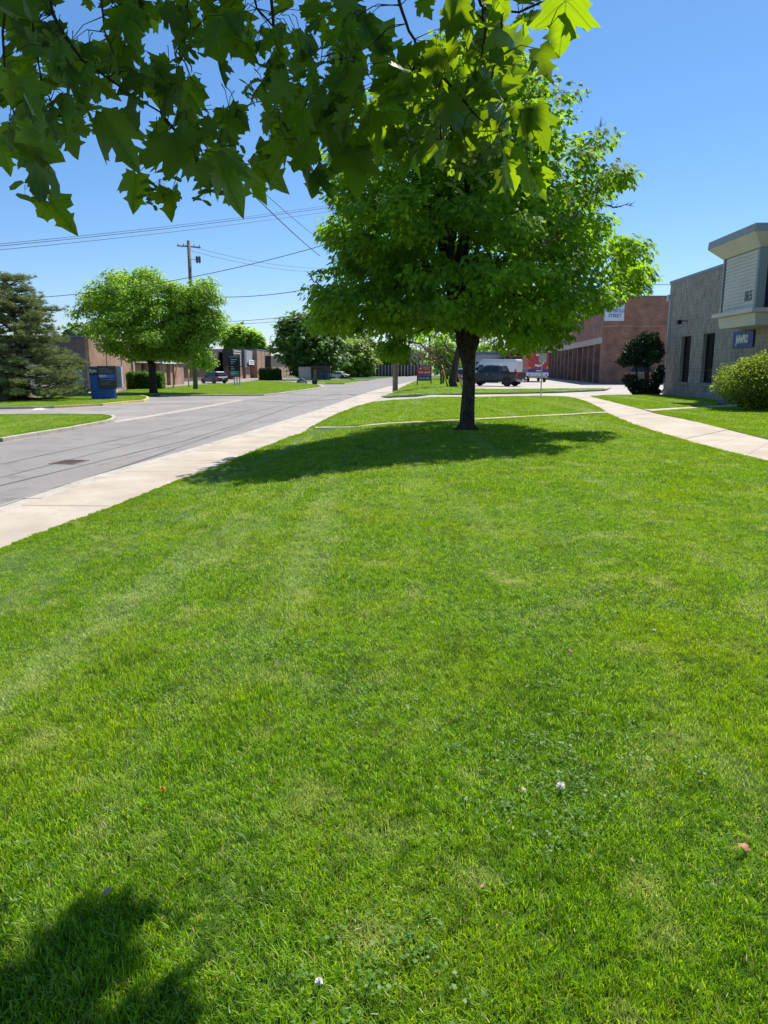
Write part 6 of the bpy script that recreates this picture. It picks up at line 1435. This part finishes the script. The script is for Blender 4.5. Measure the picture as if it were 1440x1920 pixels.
# ------------------------------------------------------------ poles and wires
def pole(label, base, top, r0, r1, m, name='utility_pole', arms=(), extra=None):
    t = thing(name, label, 'pole', tuple(base)); mb = MB(); mb.tube([Vector(base)-Vector((0, 0, .1)), (Vector(base)+Vector(top))/2, top], [r0, (r0+r1)/2, r1], 10); mb.build('post', m, t, smooth=True)
    for (z, half, dy) in arms:
        b = MB(); b.tube([(top[0]-half, top[1]-dy, z+.12*half*.3), (top[0]+half, top[1]+dy, z+.12*half*.3)], .07, 6); b.build('crossarm', m, t)
        for s in (-.9, -.45, .45, .9): q = MB(); q.tube([(top[0]+half*s, top[1]+dy*s, z+.05), (top[0]+half*s, top[1]+dy*s, z+.3)], [.05, .035], 6); q.build('insulator', M['steel'], t)
    return t
LP = G(367, 731); ltop = P(342, 451, LP.y)
pl = pole('weathered wooden utility pole with crossarm in front of the wide light maple', LP, (LP.x, LP.y, ltop.z), .24, .16, M['pole_wood'], arms=((P(340, 463, LP.y).z, 1.0, .5),))
mb = MB(); tz = P(350, 487, LP.y).z; mb.tube([(LP.x, LP.y-.1, tz), (LP.x+.9, LP.y-.1, tz+.05)], .03, 5); mb.build('bracket', M['steel'], pl)
for dx in (.75, 1.0):
    mb = MB(); mb.tube([(LP.x+dx, LP.y-.1, tz-.35), (LP.x+dx, LP.y-.1, tz-.25), (LP.x+dx, LP.y-.1, tz+.25), (LP.x+dx, LP.y-.1, tz+.35)], [.03, .12, .12, .03], 7); mb.build('cutout', M['rust'], pl)
CPp = G(741, 735); cpt = 10.5
pole('stout pale wooden utility pole at the pavement edge in front of the driveway', CPp, (CPp.x, CPp.y, CPp.z+10.2), .25, .19, M['pole_wood'])
def fpole(px, pyb, pyt, label, r=.13, arm=False):
    b = G(px, pyb); tz_ = P(px, pyt, b.y).z; return pole(label, b, (b.x, b.y, tz_), r, r*.8, M['pole_dark'], arms=((tz_-.5, 1.0, .2),) if arm else ())
fpole(692, 707, 610, 'thin grey pole beside the bright yellow green trees', .16)
fpole(605, 712, 600, 'grey pole rising through the dark overhanging tree', .16)
fpole(767, 702.5, 600, 'far thin pole left of the red lease board', .16, True)
fpole(622, 708, 612, 'thin far pole between the dark tree and the yellow green tree', .12)
fpole(805, 701, 600, 'tall pale far pole behind the leaning bare tree', .45)
fpole(935, 701, 612, 'tall far pole right of the big maple trunk', .4)
# lattice masts of a substation, far off
def mast(px, pyt, label, Y=235, wdt=3.0):
    b = P(px, 690, Y); b.z = -.5; tz_ = P(px, pyt, Y).z; t = thing('lattice_mast', label, 'mast', tuple(b), 0, 'substation masts'); mb = MB()
    for sx in (-1, 1):
        for sy in (-1, 1): mb.tube([(b.x+sx*wdt/2, b.y+sy*wdt/2, b.z), (b.x+sx*.3, b.y+sy*.3, tz_)], .09, 4)
    n = 7
    for i in range(n):
        z = b.z+(tz_-b.z)*i/n; z2 = b.z+(tz_-b.z)*(i+1)/n; w1 = wdt/2*(1-i/n)+.3*i/n; w2 = wdt/2*(1-(i+1)/n)+.3*(i+1)/n
        mb.tube([(b.x-w1, b.y-w1, z), (b.x+w2, b.y-w2, z2)], .06, 4); mb.tube([(b.x+w1, b.y-w1, z), (b.x-w2, b.y-w2, z2)], .06, 4)
    o = mb.build('lattice', M['steel'], t); o['kind'] = 'stuff'
    for z in (tz_-.4, tz_-3.2):
        a = MB(); a.tube([(b.x-3, b.y, z), (b.x+3, b.y, z)], .1, 4); a.build('crossarm', M['steel'], t)
for i, (px, pt) in enumerate([(776, 628), (793, 622), (812, 630), (905, 632), (922, 625), (950, 630)]):
    mast(px, pt, ['far lattice mast leftmost of the substation row', 'far lattice mast second from the left of the substation row', 'far lattice mast just behind the leaning bare tree', 'far lattice mast nearest the right side of the maple trunk', 'far lattice mast above the middle of the white van roof', 'far lattice mast rightmost of the substation row'][i])
def wire(label, a, b, sag, r=.014, group=None, n=28):
    a, b = Vector(a), Vector(b); mb = MB(); L = [a.lerp(b, i/n)-Vector((0, 0, 4*sag*(i/n)*(1-i/n))) for i in range(n+1)]; mb.tube(L, r, 4)
    return tag(mb.build('power_line', M['wire'], None), label, 'power line', group)
# from the left pole to the left (three) and to the right
w3 = [wire('overhead wire running from the left edge up behind the near leaves, %s of three' % s, P(-60, y0, 40), P(700, y1, 60), .2, .014, 'three parallel wires low on the left') for s, y0, y1 in (('uppermost', 463, 372), ('middle', 467, 376), ('lowest', 474, 384))]
wire('thick cable slanting down from the near leaves into the big maple crown', P(330, 215, 14), P(600, 480, 34), .12, .017)
wire('thin wire slanting down right of the thick cable into the big maple crown', P(440, 310, 20), P(625, 468, 34), .1, .010)
wire('long wire from behind the pine rising past the pole to the maple crown', P(-40, 562, 60), P(640, 450, 52), .9, .022)
wire('sagging cable right of the light maple at mid height', P(370, 555, LP.y), P(640, 530, 58), .45, .026)
wire('low cable between the light maple and the dark crown, above its fellow', P(395, 604, LP.y), P(640, 580, 62), .2, .02, 'two low cables')
wire('low cable between the light maple and the dark crown, below its fellow', P(395, 608, LP.y), P(640, 590, 62), .2, .016, 'two low cables')
wire('upper far wire leaving the left pole to the right', P(343, 458, LP.y), P(640, 502, 120), .8, .02, 'far wires from the left pole')
wire('lower far wire leaving the left pole to the right', P(350, 468, LP.y), P(640, 508, 120), .8, .02, 'far wires from the left pole')
wire('cable passing from the big maple crown to the stone building roof', P(1100, 520, 50), P(1262, 534, c0.y+.5), .1, .022)
wire('short wire behind the pine at roof height', P(-30, 640, 70), P(200, 616, 75), .2, .02)
for i, (y0, y1) in enumerate(((612, 618), (640, 640), (652, 650))):
    wire(['uppermost', 'middle', 'lowest'][i]+' of the far wires crossing under the big maple crown', P(620, y0, 150), P(1010, y1, 160), 1.2, .035, 'far wires under the maple crown')
# yellow guy guards and bollards
def rod(label, a, b, r, m, name, cat, group=None, cap=True):
    t = thing(name, label, cat, tuple(a), 0, group); MB().tube([a, b], r, 8).build('sleeve', m, t, smooth=True)
    if cap: MB().tube([b, Vector(b)+Vector((0, 0, .06))], [r*.9, r*.4], 8).build('cap', m, t)
    return t
a = G(35, 752); rod('yellow bollard on the grass in front of the pine', a, a+Vector((-.1, 0, 1.15)), .13, M['yellow'], 'bollard', 'bollard')
a = G(324, 730); b = P(331, 690, a.y-1); rod('yellow guy wire guard leaning left of the wooden pole', a, b, .06, M['yellow'], 'guy_guard', 'pole guard')
a = G(354, 727); b = P(353.5, 693, a.y); rod('upright yellow guard just left of the wooden pole', a, b, .07, M['yellow'], 'guy_guard', 'pole guard')
a = G(840, 727); b = P(828, 685, a.y); rod('yellow guy wire guard left of the leaning bare tree', a, b, .07, M['yellow'], 'guy_guard', 'pole guard')
a = G(867, 727); b = P(857, 698, a.y); rod('yellow guy wire guard between the leaning tree and the maple trunk', a, b, .05, M['yellow'], 'guy_guard', 'pole guard')
for q, (x, yb_, yt_) in enumerate(((827, 722, 696), (831, 721, 698))):
    a = G(x, yb_); rod(['left', 'right'][q]+' one of the pair of dark posts beside the red lease board', a, P(x, yt_, a.y), .09, M['black'], 'post', 'post', 'pair of dark posts')
# ------------------------------------------------------------ signs
# blue monument sign
sb = G(193, 750.5); YS = sb.y; S = lambda x, y, d=0: P(x, y, YS+d)
bs = thing('monument_sign', 'bright blue freestanding business sign with a black display panel beside the pine', 'sign', tuple(sb))
xl0, xr0 = S(172, 750).x, S(216, 750).x; xl1 = S(167.5, 690).x-.0; ztp = S(170, 687).z; zb_ = sb.z-.05
mb = MB(); mb.hexa([(xl0, YS, zb_), (xr0, YS, zb_), (xr0, YS+.45, zb_), (xl0, YS+.45, zb_), (xl0-.05, YS, ztp), (xr0-.15, YS, ztp), (xr0-.15, YS+.45, ztp), (xl0-.05, YS+.45, ztp)]); mb.build('slab', M['blue_sign'], bs, bevel=.01)
ex0, ex1, ez0, ez1 = S(167, 700).x, S(183, 700).x, S(170, 703.5).z, S(170, 689).z
mb = MB(); mb.box(ex0+.05, ex1-.02, YS-.04, YS-.002, ez0, ez1); mb.build('name_plate', M['navy'], bs)
text('name_lettering', 'Epic', .3, ((ex0+ex1)/2+.01, YS-.05, (ez0+ez1)/2+.03), (R(90), 0, 0), M['text_pale_green'], bs, bold=.008)
dx0, dx1, dz0, dz1 = S(184.5, 700).x, S(218.5, 700).x, S(190, 728.5).z, S(190, 686).z
mb = MB(); mb.box(dx0, dx1, YS-.16, YS-.045, dz0, dz1); mb.build('display_panel', M['screen'], bs, bevel=.008)
mb = MB(); mb.box(dx1-.3, dx1+.16, YS+.46, YS+.75, dz0+.05, dz1-.02); mb.build('side_panel', M['sign_grey'], bs)
mb = MB(); mb.box(dx0+.1, dx1-.02, YS-.185, YS-.162, S(200, 709).z, S(200, 702).z); mb.build('name_band', M['royal'], bs)
text('display_lettering', 'NEW', .26, (dx0+.1, YS-.195, S(200, 705.5).z), (R(90), 0, 0), M['text_white'], bs, 'LEFT', sx=.78, bold=.008)
text('display_lettering', 'BOLD', .26, (dx0+.56, YS-.195, S(200, 705.5).z), (R(90), 0, 0), M['bright_blue'], bs, 'LEFT', sx=.78, bold=.008)
mb = MB(); mb.box(dx0+.12, dx1-.06, YS-.19, YS-.162, S(200, 713).z, S(200, 710.5).z); mb.build('address_band', M['text_blue'], bs)
for i, (py, xe) in enumerate(((691, .6), (693.5, .75), (696, .95), (698.5, .85), (716, .8), (718.5, .65), (721, .75))):
    mb = MB()
    x = dx0+.1
    while x < dx0+.1+(dx1-dx0-.2)*xe: mb.box(x, x+.03, YS-.172, YS-.1605, S(200, py+.5).z, S(200, py-.5).z); x += .06
    o = mb.build('text_line', M['text_grey'], bs); o['kind'] = 'stuff'
# directory signs
def directory(px0, px1, pyt, pyb_, pyg, label, rows, frame, posts):
    b = G((px0+px1)/2, pyg); Y = b.y; X = lambda x: P(x, 700, Y).x; Zp = lambda y: P((px0+px1)/2, y, Y).z
    t = thing('directory_sign', label, 'sign', tuple(b))
    mb = MB(); mb.box(X(px0), X(px1), Y-.08, Y+.08, Zp(pyb_), Zp(pyt)); mb.build('board', frame, t, bevel=.01)
    for x in posts: mb = MB(); mb.box(X(x)-.06, X(x)+.06, Y-.05, Y+.05, b.z-.1, Zp(pyb_)-.002); mb.build('post', M['sign_grey'], t)
    for (ya_, yb_, m_) in rows: mb = MB(); mb.box(X(px0)+.12, X(px1)-.12, Y-.1, Y-.081, Zp(yb_), Zp(ya_)); mb.build('name_panel', m_, t)
    for (ya_, yb_, m_) in rows:
        if yb_-ya_ < 4: continue
        k_ = max(1, int((yb_-ya_)/3)); mb = MB()
        for j in range(k_):
            yy = ya_+(yb_-ya_)*(j+.5)/k_; mb.box(X(px0)+.3, X(px1)-.3-random.random()*.5, Y-.112, Y-.1005, Zp(yy+.45), Zp(yy-.45))
        o = mb.build('letter_line', M['text_white'] if m_ in (M['black'], M['navy'], M['teal']) else M['text_grey'], t); o['kind'] = 'stuff'
    return t
directory(429, 451, 666, 706.5, 725, 'tall black directory sign with teal panels on two posts by the kerb', [(667.5, 670.5, M['teal']), (672.5, 683, M['black']), (685.5, 694, M['navy']), (695.5, 704.5, M['teal'])], M['black'], (439, 444, 449))
directory(555, 570, 671, 699.5, 712, 'grey and white directory sign in front of the dark overhanging tree', [(672, 677, M['pale_blue']), (679.5, 686, M['black']), (689, 698.5, M['pale_blue'])], M['sign_grey'], (563, 566))
# red lease board
rlb = G(796, 722.5); Y = rlb.y; X = lambda x: P(x, 700, Y).x; Zp = lambda y: P(796, y, Y).z
rs = thing('lease_board', 'red over slate FOR LEASE board on two posts beside the leaning tree', 'sign', tuple(rlb))
mb = MB(); mb.box(X(782), X(809), Y-.04, Y+.04, Zp(703.5), Zp(687.5)); mb.build('upper_board', M['sign_red'], rs); mb = MB(); mb.box(X(782), X(809), Y-.04, Y+.04, Zp(714), Zp(703.6)); mb.build('lower_board', M['sign_slate'], rs)
for x in (782.6, 808.4): mb = MB(); mb.box(X(x)-.05, X(x)+.05, Y+.042, Y+.14, rlb.z-.1, Zp(688)); mb.build('post', M['black'], rs)
mb = MB(); mb.add([(X(786), Y-.05, Zp(692)), (X(790.5), Y-.05, Zp(692)), (X(788.2), Y-.05, Zp(688.8)), (X(786), Y-.041, Zp(692)), (X(790.5), Y-.041, Zp(692)), (X(788.2), Y-.041, Zp(688.8))], [(0, 1, 2), (3, 5, 4), (0, 3, 4, 1), (1, 4, 5, 2), (2, 5, 3, 0)]); mb.build('emblem', M['text_white'], rs)
s_ = (X(809)-X(782))
text('lettering', 'AVISON\nYOUNG', s_*.105, (X(799.5), Y-.05, Zp(690.6)), (R(90), 0, 0), M['text_white'], rs, sx=1.1); text('lettering', 'FOR LEASE', s_*.17, (X(795.5), Y-.05, Zp(698.3)), (R(90), 0, 0), M['text_white'], rs, bold=.006)
text('phone_lettering', '905 639 5055', s_*.13, (X(795.5), Y-.05, Zp(709.5)), (R(90), 0, 0), M['text_white'], rs, bold=.004)
# sign post seen from behind
a = G(1014, 742.5); Y = a.y; sp_ = thing('sign_post', 'slim metal post on the lawn carrying two blank backed square signs', 'sign', tuple(a)); X = lambda x: P(x, 700, Y).x; Zp = lambda y: P(1014, y, Y).z
MB().tube([a, (a.x, Y, Zp(648))], .035, 8).build('post', M['steel'], sp_)
mb = MB(); mb.box(X(1009), X(1023.5), Y-.06, Y-.04, Zp(679.5), Zp(661)); mb.build('lower_plate', M['sign_back'], sp_, bevel=.004); mb = MB(); mb.box(X(1010), X(1023), Y-.06, Y-.04, Zp(660), Zp(648)); mb.build('upper_plate', M['pink_back'], sp_, bevel=.004)
for z in (652, 666, 675): mb = MB(); mb.box(a.x-.05, a.x+.05, Y-.065, Y-.0, Zp(z)-.02, Zp(z)+.02); mb.build('bracket', M['steel'], sp_)
# rock, black box, bins, small white marker post
def rock(px, py, w_, h_, label):
    b = G(px, py); bm = bmesh.new(); bmesh.ops.create_icosphere(bm, subdivisions=3, radius=1)
    for v in bm.verts:
        n_ = 1+.14*math.sin(v.co.x*3+1)+.1*math.sin(v.co.y*5+v.co.z*4)+random.uniform(-.03, .03); v.co = Vector((v.co.x*w_*n_, v.co.y*w_*.7*n_, max(-.2, v.co.z)*h_*n_))
    me = bpy.data.meshes.new('boulder'); bm.to_mesh(me); bm.free(); me.materials.append(M['rock']); o = bpy.data.objects.new('boulder', me); C.objects.link(o); o.location = b; tag(o, label, 'rock')
rock(565.5, 719, .8, .62, 'grey green boulder lying under the grey and white directory sign')
a = G(590.5, 721); t = thing('dark_box', 'tilted black box standing on the verge right of the boulder', 'box', tuple(a)); s_ = a.y/F
mb = MB(); w_ = 5.2*s_; h_ = 8*s_; mb.hexa([(a.x-w_*.9, a.y-w_, a.z), (a.x+w_*.7, a.y-w_, a.z-.05), (a.x+w_*.7, a.y+w_, a.z-.05), (a.x-w_*.9, a.y+w_, a.z), (a.x-w_, a.y-w_, a.z+h_*.95), (a.x+w_, a.y-w_, a.z+h_), (a.x+w_, a.y+w_, a.z+h_), (a.x-w_, a.y+w_, a.z+h_*.95)]); mb.build('case', M['black'], t, bevel=.03)
mb = MB(); mb.box(a.x-w_*1.05, a.x+w_*1.05, a.y-w_*1.05, a.y+w_*1.05, a.z+h_+.002, a.z+h_+.08); mb.build('lid', M['black'], t, bevel=.02)
for q, (x, wd_) in enumerate(((605, 5), (613, 5))):
    a = G(x, 713.5); s_ = a.y/F; t = thing('waste_bin', ['blue waste bin left of its fellow by the loading shed', 'blue waste bin right of its fellow by the loading shed'][q], 'bin', tuple(a), 0, 'blue waste bins'); w_ = wd_*s_*.75; h_ = 15*s_
    mb = MB(); mb.hexa([(a.x-w_*.8, a.y-w_, a.z), (a.x+w_*.8, a.y-w_, a.z), (a.x+w_*.8, a.y+w_, a.z), (a.x-w_*.8, a.y+w_, a.z), (a.x-w_, a.y-w_*1.2, a.z+h_), (a.x+w_, a.y-w_*1.2, a.z+h_), (a.x+w_, a.y+w_, a.z+h_), (a.x-w_, a.y+w_, a.z+h_)]); mb.build('bin_body', M['bin_blue'], t, bevel=.02)
    mb = MB(); mb.box(a.x-w_*1.08, a.x+w_*1.08, a.y-w_*1.3, a.y+w_*1.1, a.z+h_+.003, a.z+h_+.15); mb.build('lid', M['black'], t, bevel=.02)
# ------------------------------------------------------------ bits on the near lawn
def lawn_pt(px, py): return G(px, py, .11)
def dandelion(px, py, label, clock=False):
    p = lawn_pt(px, py); t = thing('dandelion', label, 'flower', (p.x, p.y, p.z-.06)); MB().tube([p-Vector((0, 0, .05)), p], .0022, 5).build('stem', M['samara'], t)
    r = random.Random(px); mb = MB(); n = 150 if clock else 60; rad = (.016 if px == 1051 else .010) if clock else .012
    for i in range(n):
        th = r.uniform(0, 6.283); ph = math.acos(r.uniform(-.6, 1)) if clock else r.uniform(.15, 1.45)
        d = Vector((math.sin(ph)*math.cos(th), math.sin(ph)*math.sin(th), math.cos(ph))); s = d.cross(Vector((0, 0, 1.01))).normalized()*(.0016 if not clock else .0011)
        q = p+d*rad*r.uniform(.8, 1.1); mb.add([p+s*.3, p-s*.3, q-s, q+s], [(0, 1, 2, 3)])
    mb.build('seed_head' if clock else 'petals', M['white_paint'] if clock else M['yellow'], t); return t
dandelion(1051, 1474, 'fluffy white dandelion seed head right of centre on the near lawn', True)
dandelion(415, 990, 'yellow dandelion flower on the lawn near the pavement, highest one in view')
dandelion(468, 1032, 'yellow dandelion flower a little below and right of the highest one')
dandelion(598, 1840, 'small white dandelion seed head at the bottom centre of the lawn', True)
dandelion(975, 1030, 'pale dandelion seed head on the lawn below the big maple', True)
dandelion(1226, 1182, 'pale dandelion seed head at the right of the middle lawn', True)
dandelion(305, 1480, 'yellow dandelion flower above the dark leaf shadow', False)
def dry_leaf(px, py, sz, label, col=(.42, .2, .09)):
    p = lawn_pt(px, py)+Vector((0, 0, .008)); me = HM[5].copy(); me.materials.clear(); me.materials.append(mat('dry_leaf', col, .7, tuple(c*.6 for c in col), 30)); o = bpy.data.objects.new('fallen_leaf', me); C.objects.link(o)
    o.location = p; o.scale = (sz,)*3; o.rotation_euler = (random.uniform(-.4, .4), random.uniform(-.4, .4), random.uniform(0, 6)); tag(o, label, 'leaf')
dry_leaf(1392, 1592, .038, 'curled orange brown fallen leaf near the right edge of the lawn'); dry_leaf(1068, 1220, .03, 'tiny brown fallen leaf on the middle lawn', (.3, .2, .12)); dry_leaf(205, 1668, .035, 'pinkish dry leaf at the top of the dark leaf shadow', (.5, .33, .25)); dry_leaf(908, 1662, .025, 'small tan fallen leaf at the bottom right of the lawn centre', (.45, .3, .17)); dry_leaf(980, 1480, .02, 'pale crumb of dry leaf left of the white dandelion', (.5, .42, .28))

# clover and dry clippings lying in the near turf
r_ = np.random.default_rng(91)
def near_points(n, ymin=1.3, ymax=10, thr=None):
    Y = ymin+(ymax-ymin)*r_.random(n)**1.3; Xx = (r_.random(n)*2-1)*(.56*Y+.3); ok = inside(main_lawn, Xx, Y) & (edgedist(main_lawn, Xx, Y) > .1)
    Xx, Y = Xx[ok], Y[ok]
    if thr is not None:
        f = np.sin(Xx*2.3+Y*.7+1)*np.sin(Y*1.9-Xx*.8)+.6*np.sin(Xx*5.1+2)*np.sin(Y*4.3+Xx); keep = f+r_.normal(0, .35, len(f)) > thr; Xx, Y = Xx[keep], Y[keep]
    Zz = np.array([hz(a, b) for a, b in zip(Xx, Y)]); return np.stack([Xx, Y, Zz], 1)
pc = near_points(5200, thr=.55); n_l = 9; ci = np.repeat(np.arange(len(pc)), n_l); n = len(ci)
pos = pc[ci]+np.stack([r_.normal(0, .022, n), r_.normal(0, .022, n), r_.uniform(.092, .112, n)], 1)
axx = np.stack([r_.normal(0, 1, n), r_.normal(0, 1, n), r_.uniform(-.3, .6, n)], 1); nr = r_.normal(0, .35, (n, 3))+np.array([0, 0, 1.])
V, Fi, rd = leaves(pos, axx, nr, r_.uniform(.009, .017, n), DIA*np.array([1.3, 1]), DIA_F, .2, .2, r=r_); o = fast_obj('clover', V, Fi, M['clover'], rnd=rd); tag(o, 'low clover leaves mixed into the near lawn', 'clover', kind='stuff')
ps_ = np.concatenate([near_points(9000, thr=.75), near_points(1500), near_points(9000, 2.0, 12, thr=1.0)]); n = len(ps_); ps_[:, 2] += r_.uniform(.088, .108, n)
axx = np.stack([r_.normal(0, 1, n), r_.normal(0, 1, n), r_.normal(0, .25, n)], 1); nr = r_.normal(0, .3, (n, 3))+np.array([0, 0, 1.])
V, Fi, rd = leaves(ps_, axx, nr, r_.uniform(.008, .022, n), np.array([(-.05, 0), (.05, 0), (.035, .9), (-.035, 1.0)]), np.array([(0, 1, 2), (0, 2, 3)]), 0, .15, r=r_); o = fast_obj('clippings', V, Fi, M['straw'], rnd=rd); tag(o, 'pale dry grass clippings strewn over the near lawn', 'clippings', kind='stuff')
